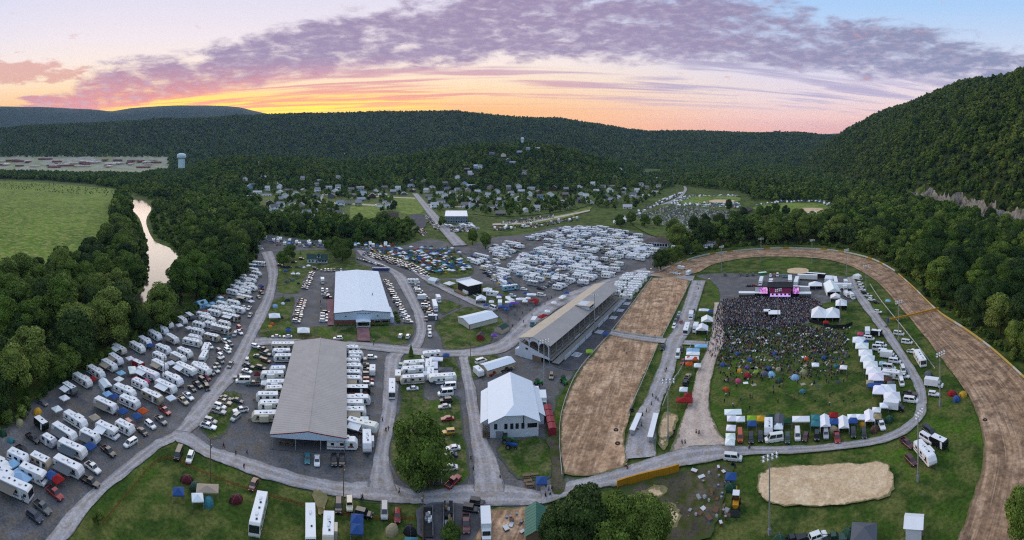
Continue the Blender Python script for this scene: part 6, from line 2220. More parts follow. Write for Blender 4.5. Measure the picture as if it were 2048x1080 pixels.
# around the metal hall
row('in the upper row left of the hall', (625, 543), (608, 578), 10, ['se', 'u', 'h', 'p', 'se'], (30, 4))
row('in the lower row left of the hall', (604, 599), (592, 645), 11, ['se', 'u', 'u', 'p', 'se'], (30, 2))
lot('close to the left wall of the hall', 'x cream 645 562 0 20;u white 645 580 0 20;u white 654 581 0 20;p white 651 589;p black 655 594;u white 648 629;u white 648 635;u white 647 641;u black 652 624', H1)
row('along the right wall of the hall', (772, 559), (818, 646), 20, ['se', 'u', 'p', 'h', 'v'], (30, 3))
lot('across the lane right of the hall', 'c white 827 563;p silver 831 571;u white 834 577;V white 838 582;p green 842 588;x tan 847 595;p black 851 605;V white 851 611;p black 854 617;p black 858 622;u silver 860 627;p grey 852 637 2 20;g grey 866 637;p white 859 656 0 20;j white 860 670 0 20', H1)
lot('on the grass beyond the hall lane', 'X white 870 612 6 20;x white 877 598 8 16')
lot('on the lawn in front of the hall', 'se silver 552 672;se white 575 672;u white 676 676;u white 801 671 6 -14;u white 816 672 8 -14', (-30, 0))
row('behind the hall', (640, 541), (692, 540), 8, ['h', 'u', 'j'], (0, 20), 'left')
row('at the lower edge of the house lawn', (714, 517), (768, 532), 9, ['se', 'h', 'se', 'u'], (25, 6), 'left')
lot('on the house lawn', 'u black 603 517;u black 588 524;p black 631 537 20 8;u grey 560 530;u black 568 533;p navy 577 534', H1)
tents('on the lawn left of the hall', 'D lightblue 550 612;d white 566 606;D navy 575 600;K white 549 632;D green 561 634;d yellow 540 652;d orange 544 647;k blue 577 660;d green 577 655;d lime 560 540;k white 586 547;k white 596 547;d lime 586 543;k blue 571 541;d green 594 533;d grey 600 534;d white 608 534;k white 617 531;d tan 626 534;D grey 574 562;D grey 585 560;d black 597 566;K white 607 661')
lot('at the far camp-road end', 'g white 514 486;p white 516 492;p silver 520 496;p white 521 498;se white 512 487', H1)

# fill the gaps of the river camp as the photo does
CAMP = [(20, 1075), (120, 1060), (190, 985), (250, 930), (330, 865), (385, 805), (425, 755), (458, 705), (480, 660), (500, 620), (525, 560), (505, 530), (470, 572), (372, 640), (300, 676), (225, 715), (150, 758), (60, 815), (0, 870), (0, 1040)]
_have = [(o.location[0], o.location[1], 5.6 if o.name.startswith(('travel', 'motor', 'camper', 'fifth')) else 3.0) for o in bpy.data.objects if o.parent is None and o.get('category') in ('camper', 'car', 'pickup', 'van', 'tent', 'canopy', 'vehicle')]
for X, Y in scatter(CAMP, 4.3, 33, .45):
    k = RNG.choice(['p', 'u', 'se', 'K', 'K', 'u', 'g', 'D'])
    r0 = 2.4 if k in 'KD' else 2.7
    if any(math.hypot(X - a, Y - b) < r + r0 * .6 for a, b, r in _have) or RNG.random() < .18:
        continue
    u_, v_ = world_px(np.array([X]), np.array([Y]))
    rz = heading(float(u_[0]), float(v_[0]), 40, 19)
    if k == 'K':
        tent('canopy_tent', RNG.choice(['white', 'white', 'blue', 'lightblue', 'tan', 'green']), X, Y, rz, 'squeezed into the river camp')
    elif k == 'D':
        tent('dome_tent', RNG.choice(['grey', 'teal', 'orange', 'green']), X, Y, rz, 'squeezed into the river camp')
    else:
        vehicle(ABBR[k], RNG.choice(['white', 'silver', 'grey', 'black', 'black', 'red', 'tan']), X, Y, rz, 'squeezed into the river camp')
    _have.append((X, Y, 2.6))

# ------------------------------------------------------------------ cliff at the foot of the mountain
def cliff():
    m = bpy.data.materials.new('limestone')
    m.use_nodes = True
    T = NT(m.node_tree)
    b = T.n['Principled BSDF']
    b.inputs['Roughness'].default_value = .95
    g = T.add('ShaderNodeNewGeometry')
    mp = T.add('ShaderNodeMapping')
    mp.inputs['Scale'].default_value = (.3, .3, .12)
    T.l.new(g.outputs['Position'], mp.inputs['Vector'])
    c = T.ramp(T.noise(mp.outputs[0], 1.0, 4, .65), [(.3, lin('3c3a36')), (.45, lin('77736a')), (.55, lin('9a958b')), (.7, lin('4c4a44'))])
    T.l.new(c, b.inputs['Base Color'])
    r = np.random.RandomState(8)
    q = np.arange(-330, 470, 2.2)
    zs = np.linspace(0, 1, 16)
    top = (15 + 15 * vnoise(q / 22, q * 0, 4) + 9 * vnoise(q / 6, q * 0, 7)) * S(q, 470, 250)
    Q, Zt = np.meshgrid(q, zs, indexing='ij')
    col = vnoise(Q / 13, Q * 0 + 3, 9)
    Pp = -4 + 13 * (col - .5) * 1.6 + 4 * (vnoise(Q / 4, Zt * 5, 12) - .5) + 5 * Zt
    Z = Zt * top[:, None] + 2.5 * (vnoise(Q / 3, Zt * 6, 2) - .5)
    X = FL0[0] + FLD[0] * Q + FLD[1] * Pp
    Y = FL0[1] + FLD[1] * Q - FLD[0] * Pp
    n, k = Q.shape
    v = np.stack([X.ravel(), Y.ravel(), Z.ravel()], 1).tolist()
    f = [(i * k + j, (i + 1) * k + j, (i + 1) * k + j + 1, i * k + j + 1) for i in range(n - 1) for j in range(k - 1)]
    me = bpy.data.meshes.new('cliff')
    me.from_pydata(v, [], f)
    me.materials.append(m)
    ob('cliff', me, kind='structure')


cliff()


# ------------------------------------------------------------------ dense lots
def fill(poly, place, pitch, gap, dirpx, kinds, skip=.1, order='left', dom=None):
    """rows of vehicles filling a photo outline; returns nothing, adds to CAND"""
    cx, cy = np.mean([p[0] for p in poly]), np.mean([p[1] for p in poly])
    a = heading(cx, cy, *dirpx)
    u, v = Vector((math.cos(a), math.sin(a))), Vector((-math.sin(a), math.cos(a)))
    W_ = [Vector(G(*p)) for p in poly]
    us, vs = [w.dot(u) for w in W_], [w.dot(v) for w in W_]
    y = min(us)
    while y < max(us):
        x = min(vs) + RNG.uniform(0, 2)
        while x < max(vs):
            k = RNG.choice(kinds)
            w_ = gap * (1.35 if k in TALL else 1.0)
            p = u * y + v * (x + w_ / 2)
            x += w_ * RNG.uniform(.92, 1.15)
            px, py = world_px(np.array([p.x]), np.array([p.y]))
            if inside(px, py, poly)[0] and RNG.random() > skip:
                CAND.append((k, p.x + RNG.uniform(-.4, .4), p.y + RNG.uniform(-.4, .4), a + (math.pi if RNG.random() < .5 else 0) + RNG.uniform(-.06, .06), place))
        y += pitch * RNG.uniform(.95, 1.06)


CAND = []
RVMIX = ['t', 's', 'l', 'ta', 's', 'c', 'm', 'se', 'u', 'p', 'u', 'p', 'se', 'K1', 'K1', 'D1']
CARMIX = ['se', 'u', 'p', 'se', 'h', 'u', 'v']
fill([(1018, 536), (1040, 515), (1072, 496), (1100, 503), (1150, 515), (1238, 545), (1228, 554), (1186, 562), (1150, 577), (1112, 586), (1072, 578), (1040, 560)], 'in the near block of the dense lot', 9.8, 3.2, (30, 4), RVMIX, .05)
fill([(1086, 490), (1110, 494), (1255, 532), (1246, 541), (1160, 520), (1100, 503)], 'in the middle strip of the dense lot', 9, 3.2, (30, 4), RVMIX, .08)
fill([(1052, 480), (1085, 466), (1150, 455), (1200, 455), (1282, 470), (1280, 486), (1312, 502), (1302, 524), (1225, 518), (1150, 500), (1095, 486)], 'in the far block of the dense lot', 10.2, 3.2, (30, 3), RVMIX, .07)
fill([(972, 502), (1000, 488), (1040, 484), (1050, 492), (1030, 508), (1008, 522), (985, 515)], 'left of the dense lot curve', 8.6, 3.3, (30, 6), RVMIX, .1)
fill([(928, 516), (945, 510), (1000, 525), (1005, 540), (1022, 568), (1034, 582), (1008, 580), (985, 560), (955, 535)], 'between side stage and dense lot', 8.6, 3.3, (30, 8), RVMIX, .08)
fill([(1214, 592), (1214, 572), (1240, 562), (1262, 552), (1300, 548), (1302, 556), (1268, 598), (1250, 602)], 'behind the grandstand', 9.2, 3.5, (30, 2), ['t', 'l', 's', 't', 'c', 'm'], .04)
fill([(1352, 487), (1420, 482), (1428, 492), (1400, 506), (1362, 512), (1345, 505)], 'among the trees left of the track curve', 9, 3.2, (30, 2), RVMIX, .1)
fill([(528, 475), (600, 482), (720, 489), (800, 489), (796, 499), (720, 498), (640, 496), (560, 492), (535, 490)], 'along the tree belt behind the house', 7.5, 3.3, (0, 10), ['u', 'p', 'K1', 'K1', 's', 'D1', 'D1', 'se', 'K1'], .1)
fill([(728, 505), (790, 518), (830, 532), (862, 550), (852, 556), (815, 540), (770, 524), (726, 511)], 'at the lower edge of the tent field', 5.2, 2.7, (30, 8), CARMIX, .03)
TF = ['K1', 'K1', 'K1', 'D1', 'D1', 'D1', 'D1', 'u', 'K1', 'W1']
fill([(735, 502), (800, 500), (880, 506), (925, 520), (945, 545), (905, 548), (868, 550), (835, 530), (790, 515)], 'in the crowded tent field', 4.0, 3.5, (20, 5), TF, .12)
fill([(810, 497), (890, 495), (920, 505), (925, 516), (880, 505)], 'at the back of the tent field', 5, 4.2, (20, 3), TF, .45)
# far lots
fill([(1268, 434), (1338, 412), (1425, 420), (1484, 424), (1484, 444), (1440, 456), (1372, 470), (1330, 452)], 'in the far car park', 8.2, 2.75, (8, 12), CARMIX, .06)
fill([(1225, 447), (1300, 412), (1362, 384), (1367, 386), (1310, 414), (1236, 451)], 'along the far road', 6, 3.2, (10, 8), CARMIX + ['s', 's'], .1)
fill([(1340, 410), (1350, 399), (1378, 391), (1480, 391), (1482, 394), (1385, 395), (1352, 411)], 'round the first ball field', 7, 3.4, (10, 8), CARMIX + ['s', 'K1', 'K1', 'D1'], .2)
fill([(1345, 412), (1400, 406), (1480, 407), (1480, 416), (1425, 416)], 'below the first ball field', 7, 3.2, (10, 8), CARMIX + ['s', 'K1', 'K1', 'D1'], .1)
fill([(1500, 414), (1560, 403), (1640, 402), (1668, 412), (1672, 424), (1650, 430), (1590, 436), (1590, 430), (1655, 424), (1660, 414), (1635, 405), (1560, 406)], 'round the second ball field', 7, 3.6, (10, 8), ['s', 'K1', 'K1', 'D1', 'u', 's'], .15)
fill([(1000, 449), (1060, 446), (1108, 437), (1110, 430), (1060, 436), (1005, 443)], 'in the grass rows along the railway', 8, 2.8, (6, 10), CARMIX, .1)
fill([(985, 456), (1060, 450), (1150, 436), (1160, 440), (1070, 456), (985, 462)], 'along the lane above the dense lot', 7, 3.3, (6, 10), CARMIX + ['s', 'K1'], .15)
fill([(845, 431), (855, 430), (878, 456), (870, 462)], 'in the lot left of the main road', 6, 2.8, (10, 3), CARMIX, .05)
fill([(832, 460), (845, 458), (856, 470), (842, 472)], 'on the grass left of the main road', 6, 2.8, (10, 3), CARMIX, .05)
fill([(888, 450), (935, 447), (960, 458), (930, 465), (900, 466)], 'below the grey-blue block', 6, 3.2, (10, 3), CARMIX + ['K1', 's'], .15)
CAND.sort(key=lambda c: math.hypot(c[1], c[2]))
HAVE = {k: COUNT.get(k, 0) for k in ('travel_trailer', 'parked_car')}
NCAN = sum(1 for o in bpy.data.objects if o.name.startswith('canopy_tent'))
CARC = ['white'] * 5 + ['silver'] * 4 + ['grey'] * 4 + ['black'] * 4 + ['red', 'maroon', 'navy', 'blue', 'tan', 'green']
CANC = ['white'] * 6 + ['blue'] * 4 + ['lightblue'] * 3 + ['teal', 'green', 'navy', 'red', 'grey']
DOMC = ['orange', 'lime', 'blue', 'grey', 'teal', 'green', 'yellow', 'red', 'lightblue', 'purple', 'khaki', 'white', 'pink']
stuff_rows = []
lim = dict(travel_trailer=292, parked_car=292, pickup_truck=240, canopy_tent=230, dome_tent=230)
cnt = dict(COUNT)
for k, X, Y, rz, place in CAND:
    s = px_scale(X, Y)
    if k in ('K1', 'W1'):
        nm = 'canopy_tent'
    elif k == 'D1':
        nm = 'dome_tent'
    else:
        nm = NAMES.get(ABBR[k], ABBR[k])
    cnt[nm] = cnt.get(nm, 0) + 1
    far = s < 1.55
    if far or cnt[nm] > lim.get(nm, 250):
        stuff_rows.append((k, X, Y, rz))
        continue
    if k in ('K1', 'W1'):
        tent('canopy_tent', RNG.choice(CANC), X, Y, rz, place, 'left', detail=False)
    elif k == 'D1':
        tent('dome_tent', RNG.choice(DOMC), X, Y, rz, place, 'left', detail=False)
    else:
        vehicle(ABBR[k], RNG.choice(['white'] * 8 + ['cream', 'silver']) if k in TALL else RNG.choice(CARC), X, Y, rz, place, 'left', detail=False)


def mass(name, rows, label):
    """far vehicles and tents, past what can be told apart: real geometry in one mesh"""
    b = MB()
    gl = tuple(lin('23292f'))
    for k, X, Y, rz in rows:
        b.M = Matrix.Translation((X, Y, 0)) @ Matrix.Rotation(rz, 4, 'Z')
        if k in ('K1', 'W1'):
            b.tint = COLS[RNG.choice(CANC)]
            b.add([(-1.6, -1.6, 2.1), (1.6, -1.6, 2.1), (1.6, 1.6, 2.1), (-1.6, 1.6, 2.1), (0, 0, 3.0)], [(0, 1, 4), (1, 2, 4), (2, 3, 4), (3, 0, 4)], TINT)
        elif k == 'D1':
            b.tint = COLS[RNG.choice(DOMC)]
            b.dome(1.5, 1.4, 1.5, TINT, 6, 3)
        elif k in TALL:
            b.tint = COLS['white']
            L_ = RNG.choice((6.2, 7.4, 8.4))
            b.prism(trailer_prof(L_, .6, 2.95), -1.25, 1.25, TINT)
            b.tint = gl
            for s in (-1, 1):
                b.box(-L_ * .3, L_ * .2, s * 1.26 - .01, s * 1.26 + .01, 1.75, 2.35, TINT)
        else:
            b.tint = COLS[RNG.choice(CARC)]
            L_, r_ = {'u': (4.7, 1.72), 'p': (5.6, 1.85), 'v': (5, 1.8)}.get(k, (4.6, 1.45))
            h_ = L_ / 2
            b.rings([ring8(x, w, .3, z_) for x, w, z_ in ((-h_, .8, .9), (-h_ * .6, .92, .98), (h_ * .4, .92, .96), (h_, .75, .7))], TINT)
            x0, x1 = (-h_ * .3, h_ * .4) if k == 'p' else (-h_ * .9, h_ * .42) if k in 'uv' else (-h_ * .7, h_ * .45)
            v_ = [(x0, -.85, .95), (x1, -.85, .95), (x1, .85, .95), (x0, .85, .95), (x0 + .4, -.68, r_), (x1 - .7, -.68, r_), (x1 - .7, .68, r_), (x0 + .4, .68, r_)]
            b.add(v_, [(4, 5, 6, 7)], TINT)
            b.tint = gl
            b.add(v_, [(0, 1, 5, 4), (1, 2, 6, 5), (2, 3, 7, 6), (3, 0, 4, 7)], TINT)
    o_ = ob(name, b.mesh(name, tint=True), kind='stuff')
    o_['label'] = label


mass('distant_vehicles', stuff_rows, 'mass of far parked vehicles and tents in the distant lots')
lot('at the curve of the dense lot', 'B white 1036 496 30 8')
o = tent('long_tent', 'white', *G(1278, 499, 2), heading(1278, 499, 10, 2), 'in the far block of the dense lot', detail=True)
o.scale = (.8, .8, .8)

# ------------------------------------------------------------------ vendors, booths
tents('in the vendor corner left of the grandstand', 'w blue 1006 613;k blue 1014 618;k blue 1020 610;w white 1020 604;w purple 1028 606;w white 1042 598;k white 1050 602;k white 1056 596;w red 1068 600;k red 1072 604;w white 1063 589;k white 983 603;k blue 972 609;F white 962 598;k white 1016 594;k white 998 594;K white 975 580;w white 1020 598 16 10;k purple 1001 590;k blue 1050 586', 'left')
lot('in the vendor corner left of the grandstand', 'G white 985 616 -20 -8;c white 986 588;m lightblue 1021 576 30 -4;t white 998 557 20 10;t white 1006 566 20 10;V white 1083 590 30 3;x white 1000 607 0 -10;u white 1025 591;x teal 1067 644 -10 16;g white 932 587 12 8;u white 1048 578', (30, 4), 'left')
tents('behind the grandstand back wall', 'w red 1085 632 20 -10;k white 1095 622;k white 1108 605;k blue 1133 585;w white 1125 594 20 -14', 'left')
tents('beside the side stage lawn', 'F white 868 560 20 -8;K white 899 567 20 6')
tents('on the triangular lawn', 'k purple 988 670')
tents('by the rail fence in front of the grandstand', 'k blue 1211 667;k lime 1179 702')
tents('on the dirt-road vendor strip', 'F white 1414 640;F white 1404 657;w lightblue 1402 692;w lightblue 1386 700;w white 1386 707;w white 1384 716;k orange 1378 716;k orange 1390 717;k orange 1378 727;k white 1395 730;k red 1376 790;w red 1369 800;k white 1367 778;w white 1408 620;k blue 1421 622;d darkgreen 1399 633')
lot('on the dirt-road vendor strip', 'b white 1373 658 -6 22;x white 1391 656 -5 20;x white 1382 632 -4 14;u black 1387 623 -4 12;G white 1356 710 -4 16;u black 1363 699 -4 14;p tan 1375 754 10 -14;se red 1366 722 -4 14;j black 1372 765 6 -12;h red 1362 644 -4 12;h silver 1358 627 -6 12;u white 1348 652 -5 14;u grey 1351 642 -5 14;u black 1355 636 -5 14;p black 1326 694 -4 14', (0, 20))
# tents and cars along the lower edge of the concert lawn
tents('in the lower vendor row of the concert lawn', 'k white 1463 836;k white 1481 837;k white 1462 855;k white 1461 872;k white 1460 883;k lime 1503 836;k blue 1504 846;k yellow 1522 836;k darkgreen 1540 833;c grey 1558 840;k white 1557 852;k darkgreen 1575 840;w white 1602 838 30 0;k teal 1631 834;k teal 1631 846;c white 1650 842;k red 1667 829;k blue 1668 842;c white 1687 845;k white 1704 833;k blue 1706 840;k white 1721 833;c white 1739 832;D brown 1749 858;k white 1753 819;k khaki 1754 832;D darkgreen 1778 838;D khaki 1666 858;d yellow 1725 846;w white 1466 824 20 0', 'left')
lot('parked behind the lower vendor row', 'V orange 1480 872;u black 1502 876;u black 1521 873;s white 1537 856;G white 1548 878 -30 4;u green 1575 876;V white 1595 869;h maroon 1611 873 -6 16;j black 1634 872;u silver 1652 867;p red 1674 874 3 20;u black 1707 865;u black 1728 867 3 20;p white 1763 849 8 18', (0, 20), 'left')
tents('in the right-hand vendor column', 'K white 1718 680;k blue 1730 684;K white 1724 692;K white 1731 706;K white 1735 718;K white 1741 730;K white 1747 742;K white 1752 754;k tan 1740 764;w blue 1751 770;K white 1762 780;K white 1776 778;K white 1784 794;k white 1768 810;k grey 1782 766;k brown 1776 758;k lightblue 1765 726;w white 1776 746;k pink 1721 667', 'far')
lot('beside the right vendor column', 'V white 1738 677;x white 1735 666 0 10;V white 1762 690;V white 1768 703;x white 1777 710;V white 1790 722;G white 1778 736;V white 1806 739 4 16;u white 1808 752;V white 1803 764 3 16;x black 1788 812;V white 1822 800;p brown 1820 787;u black 1760 685;g black 1753 668;t white 1784 750;G white 1757 698', (30, 3))
lot('between loop road and dirt track', 'V white 1798 667;V white 1814 684;p white 1826 703;m white 1840 718 10 16;x white 1868 766;j white 1868 788;x cream 1718 555 10 6;u white 1720 566;u white 1722 572;u white 1725 579;u black 1730 585;p white 1736 591;u white 1743 599;j black 1752 604;u white 1756 623;V black 1858 862 20 16;V white 1854 877 24 14;g black 1878 888 16 8;p maroon 1814 886 20 18;u maroon 1822 920 14 14;l white 1850 908 22 24', (30, 4))
tents('between loop road and dirt track', 'D grey 1857 747;d lightblue 1860 755;D red 1904 786;D yellow 1926 788;D blue 1913 797;k lightblue 1776 601', 'far')
lot('below the sand arena', 'u white 1636 1072 26 -10;p darkgreen 1668 1076 30 -4;u black 1608 1078 26 -8;p black 1585 1080 26 -8', (30, 0), 'left')
tents('below the sand arena', 'D darkgreen 1697 1066;K grey 1728 1068;D darkgreen 1560 1078', 'left')
tents('beside the sand arena yard', 'k blue 1462 952;D darkgreen 1460 974', 'left')
lot('on the loop road bend', 'V white 1466 915 30 3')
# white ticket booth at the lower right
X, Y = G(1828, 1068)
o = ob('ticket_booth', None, loc=(X, Y, 0), rz=.6)
part(o, 'wall', MB().box(-1.9, 1.9, -1.9, 1.9, 0, 3.2, PLASTER))
part(o, 'roof', MB().prism([(-2.4, 3.1), (2.4, 3.1), (0, 4.3)], -2.4, 2.4, ROOFW))
part(o, 'counter', MB().box(-1.5, 1.5, -2.4, -1.9, 1.0, 1.1, WOOD))
part(o, 'door', MB().box(1.9, 1.96, -.5, .5, 0, 2.1, GREYM))
thing(o, 'booth', '', '', fixed='small white two-sided booth on the grass at the lower right')
# yard with junk and a backhoe
def backhoe():
    o_ = ob('backhoe_loader', None, loc=(*G(1472, 1012), 0), rz=heading(1472, 1012, -2, 20))
    part(o_, 'body', MB().rings([ring8(-1.5, .9, .8, 1.8, .1), ring8(1.9, .75, .8, 1.7, .1)], YELLOW))
    part(o_, 'cab', MB().box(-1.3, .4, -.8, .8, 1.8, 3.1, GLASS))
    part(o_, 'cab_roof', MB().box(-1.4, .5, -.9, .9, 3.1, 3.25, WHITE))
    part(o_, 'bucket', MB().prism([(2.8, .1), (3.8, .1), (3.8, .25), (3.0, 1.1), (2.8, 1.1)], -1.15, 1.15, DARK))
    part(o_, 'boom', MB().tube((-1.6, 0, 1.4), (-3.0, 0, 3.0), .18, YELLOW, 5))
    part(o_, 'stick', MB().tube((-3.0, 0, 3.0), (-3.6, 0, .6), .14, YELLOW, 5))
    for s in (-1, 1):
        part(o_, 'arm', MB().tube((1.4, s * .7, 1.4), (2.9, s * .7, .6), .1, DARK, 5))
        ob('wheel', WHEEL_L, o_, loc=(1.3, s * .95, .42))
        w_ = ob('wheel', WHEEL_L, o_, loc=(-.9, s * 1.0, .7))
        w_.scale = (1.7, 1.4, 1.7)
    thing(o_, 'backhoe', '', '', fixed='black and yellow backhoe loader beside the junk yard')


backhoe()


def tractor(x, y, dx, dy, m, label):
    o_ = ob('tractor', None, loc=(*G(x, y), 0), rz=heading(x, y, dx, dy))
    part(o_, 'hood', MB().rings([ring8(-.2, .45, .8, 1.6, .1), ring8(2.0, .38, .8, 1.45, .1)], m))
    part(o_, 'cab', MB().box(-1.4, -.1, -.75, .75, 1.0, 2.5, m))
    part(o_, 'cab_roof', MB().box(-1.5, 0, -.85, .85, 2.5, 2.62, DARK))
    for s in (-1, 1):
        w_ = ob('wheel', WHEEL_L, o_, loc=(-.9, s * .95, .8))
        w_.scale = (1.9, 1.5, 1.9)
        ob('wheel', WHEEL_L, o_, loc=(1.5, s * .75, .42))
    thing(o_, 'tractor', '', '', fixed=label)


GREENP = mat('tractor_green', '1f7a35', .5, .1)
BLUEP = mat('tractor_blue', '25549a', .5, .1)
tractor(1015, 885, 20, 0, GREENP, 'green tractor in front of the white barn')
tractor(1022, 896, 20, 1, BLUEP, 'blue tractor in front of the green one by the barn')
tractor(1078, 771, 20, -6, GREENP, 'green tractor behind the white barn')
tractor(1128, 767, 8, 8, GREENP, 'small green tractor near the rail fence behind the barn')
lot('beside the white barn', 's white 1070 790 0 14;x white 1086 800 2 16;p red 987 745 20 -10;p black 1012 738 20 -4;V white 962 722 20 -6;g white 957 746 10 10;j tan 1103 752 0 12', (0, 20))


def plank_pile(x, y, n, label, dx, dy, w=3.4):
    o_ = ob('plank_pile', None, loc=(*G(x, y), 0), rz=heading(x, y, dx, dy))
    for k in range(n):
        p_ = ob('plank', MB().box(-w / 2, w / 2, -.1, .1, 0, .12, WOOD).mesh('plank'), o_, loc=(RNG.uniform(-.3, .3), (k % 6) * .3 - .9, .06 + .13 * (k // 6)), rz=RNG.uniform(-.12, .12))
    thing(o_, 'planks', '', '', fixed=label)


plank_pile(1400, 1052, 12, 'weathered planks lying at the lower edge of the junk yard', 4, 14)
plank_pile(1421, 1034, 14, 'grey timber pile under the backhoe side of the yard', 14, 8)
plank_pile(1440, 1018, 10, 'splayed timber boards beside the backhoe', 4, -14)
plank_pile(1430, 985, 10, 'flat stack of boards behind the teal tent', 14, 2)


# scrap lying about the yard
SCRAP = [mat('scrap_grey', '8d9094', .6, .2, 2), mat('scrap_rust', '6b4a38', .8, .25, 2), mat('scrap_white', 'c9ccd0', .6, .15, 2), mat('scrap_blue', '3a6a9a', .6, .15, 2)]
SCN = ['grey', 'rusty', 'white', 'blue']
for k in range(46):
    x, y = RNG.uniform(1380, 1462), RNG.uniform(938, 1050)
    if k > 34:
        x, y = RNG.uniform(1012, 1046), RNG.uniform(1030, 1075)
    X, Y = G(x, y)
    c = RNG.choice((0, 0, 1, 1, 2, 2, 3))
    o = ob('scrap_crate' if k % 3 else 'oil_drum', None, loc=(X, Y, 0), rz=RNG.uniform(0, 3))
    if k % 3:
        w_, d_, h_ = RNG.uniform(.3, .95), RNG.uniform(.25, .6), RNG.uniform(.3, 1.0)
        part(o, 'body', MB().box(-w_, w_, -d_, d_, 0, h_, SCRAP[c]))
        part(o, 'lid', MB().box(-w_ - .05, w_ + .05, -d_ - .05, d_ + .05, h_, h_ + .07, SCRAP[(c + 1) % 3]))
    else:
        part(o, 'drum', MB().tube((0, 0, 0), (0, 0, .9), .32, SCRAP[c], 10))
        part(o, 'rim', MB().tube((0, 0, .9), (0, 0, .94), .34, SCRAP[0], 10))
    thing(o, 'crate' if k % 3 else 'drum', f'{SCN[c]} {"crate" if k % 3 else "drum"}', 'in the junk yard by the backhoe' if k <= 34 else 'beside the green-roofed shed', 'left')
for x, y, dx, dy, nm in ((1348, 1003, 10, 10, 'upper'), (1375, 1027, 4, 16, 'lower')):
    o = ob('blue_tarpaulin', None, loc=(*G(x, y), .05), rz=heading(x, y, dx, dy))
    part(o, 'sheet', MB().rings([[(t * 1.1 - 2.2, -.7 + .25 * math.sin(t * 2), 0), (t * 1.1 - 2.2, .7 + .2 * math.cos(t), 0), (t * 1.1 - 2.2, .5, .3 + .12 * math.sin(3 * t)), (t * 1.1 - 2.2, -.5, .25)] for t in range(5)], SCRAP[3]))
    part(o, 'weight', MB().box(1.2, 1.6, -.2, .2, .3, .5, WOOD))
    thing(o, 'tarpaulin', '', '', fixed=f'crumpled blue tarpaulin, the {nm} one in the junk yard')


def picnic_table(x, y, rz, place):
    o_ = ob('picnic_table', None, loc=(*G(x, y), 0), rz=rz)
    part(o_, 'table_top', MB().box(-1.2, 1.2, -.4, .4, .72, .78, WOOD))
    for s in (-1, 1):
        part(o_, 'bench', MB().box(-1.2, 1.2, s * .75 - .14, s * .75 + .14, .42, .47, WOOD))
        part(o_, 'leg', MB().box(s * .9 - .05, s * .9 + .05, -.8, .8, 0, .72, WOOD))
    thing(o_, 'picnic table', 'wooden picnic table', place, 'left')


for x, y in ((1053, 955), (1069, 953), (1056, 966), (1060, 973)):
    picnic_table(x, y, RNG.uniform(-.2, .2), 'beside the blue canopy at the road bend')
tents('at the road bend', 'k blue 1083 960')
picnic_table(565, 888, .2, 'under the near end of the pavilion')
picnic_table(580, 890, .1, 'under the near end of the pavilion')
picnic_table(1772, 655, .3, 'beside the yellow gate boom')


def flatbed(x, y, label, load):
    o_ = ob('flatbed_trailer', None, loc=(*G(x, y), 0), rz=heading(x, y, 0, 20))
    part(o_, 'deck', MB().box(-4.5, 4.5, -1.2, 1.2, .7, .85, DARK))
    for s in (-1, 1):
        part(o_, 'side_rail', MB().box(-4.5, 4.5, s * 1.2 - .04, s * 1.2 + .04, .85, 1.35, STEEL))
        ob('wheel', WHEEL_L, o_, loc=(-1.0, s * 1.15, .42))
        ob('wheel', WHEEL_L, o_, loc=(.1, s * 1.15, .42))
    for k in range(load):
        part(o_, 'load_box', MB().box(0, RNG.uniform(.6, 1.4), 0, RNG.uniform(.5, 1), 0, RNG.uniform(.4, 1.1), RNG.choice([WOOD, GREYM, WHITE, DARK])), loc=(RNG.uniform(-4, 3), RNG.uniform(-1, .2), .86))
    thing(o_, 'trailer', '', '', fixed=label)


flatbed(856, 1050, 'dark flatbed trailer with a little junk at the bottom edge', 6)
flatbed(897, 1035, 'dark flatbed trailer heaped with scrap behind the small tree', 16)
flatbed(875, 953, 'black trailer with white gear under the big round tree', 6)
lot('at the lower end of the grass strip', 'g blue 832 962 0 14')
# portable toilets behind the hall, one object each
for k in range(12):
    x = 746 + k * 2.9
    o = ob('portable_toilet', None, loc=(*G(x, 541.5), 0), rz=heading(760, 541, 10, 0))
    part(o, 'cabin', MB().box(-.55, .55, -.55, .55, 0, 2.2, mat('navy_plastic', '26365e', .5, .05)))
    part(o, 'roof', MB().prism([(-.62, 2.2), (.62, 2.2), (0, 2.5)], -.6, .6, WHITE))
    part(o, 'door', MB().box(-.42, .42, -.58, -.55, .1, 2.0, mat('blue_plastic', '33477a', .5, .05)))
    thing(o, 'portable toilet', 'navy portable toilet with white roof', 'in the row behind the hall', 'left', 'toilets behind the hall')

# ------------------------------------------------------------------ people
SHIRT = mat('clothes', src='obj', rough=.9, var=.1, scale=4)


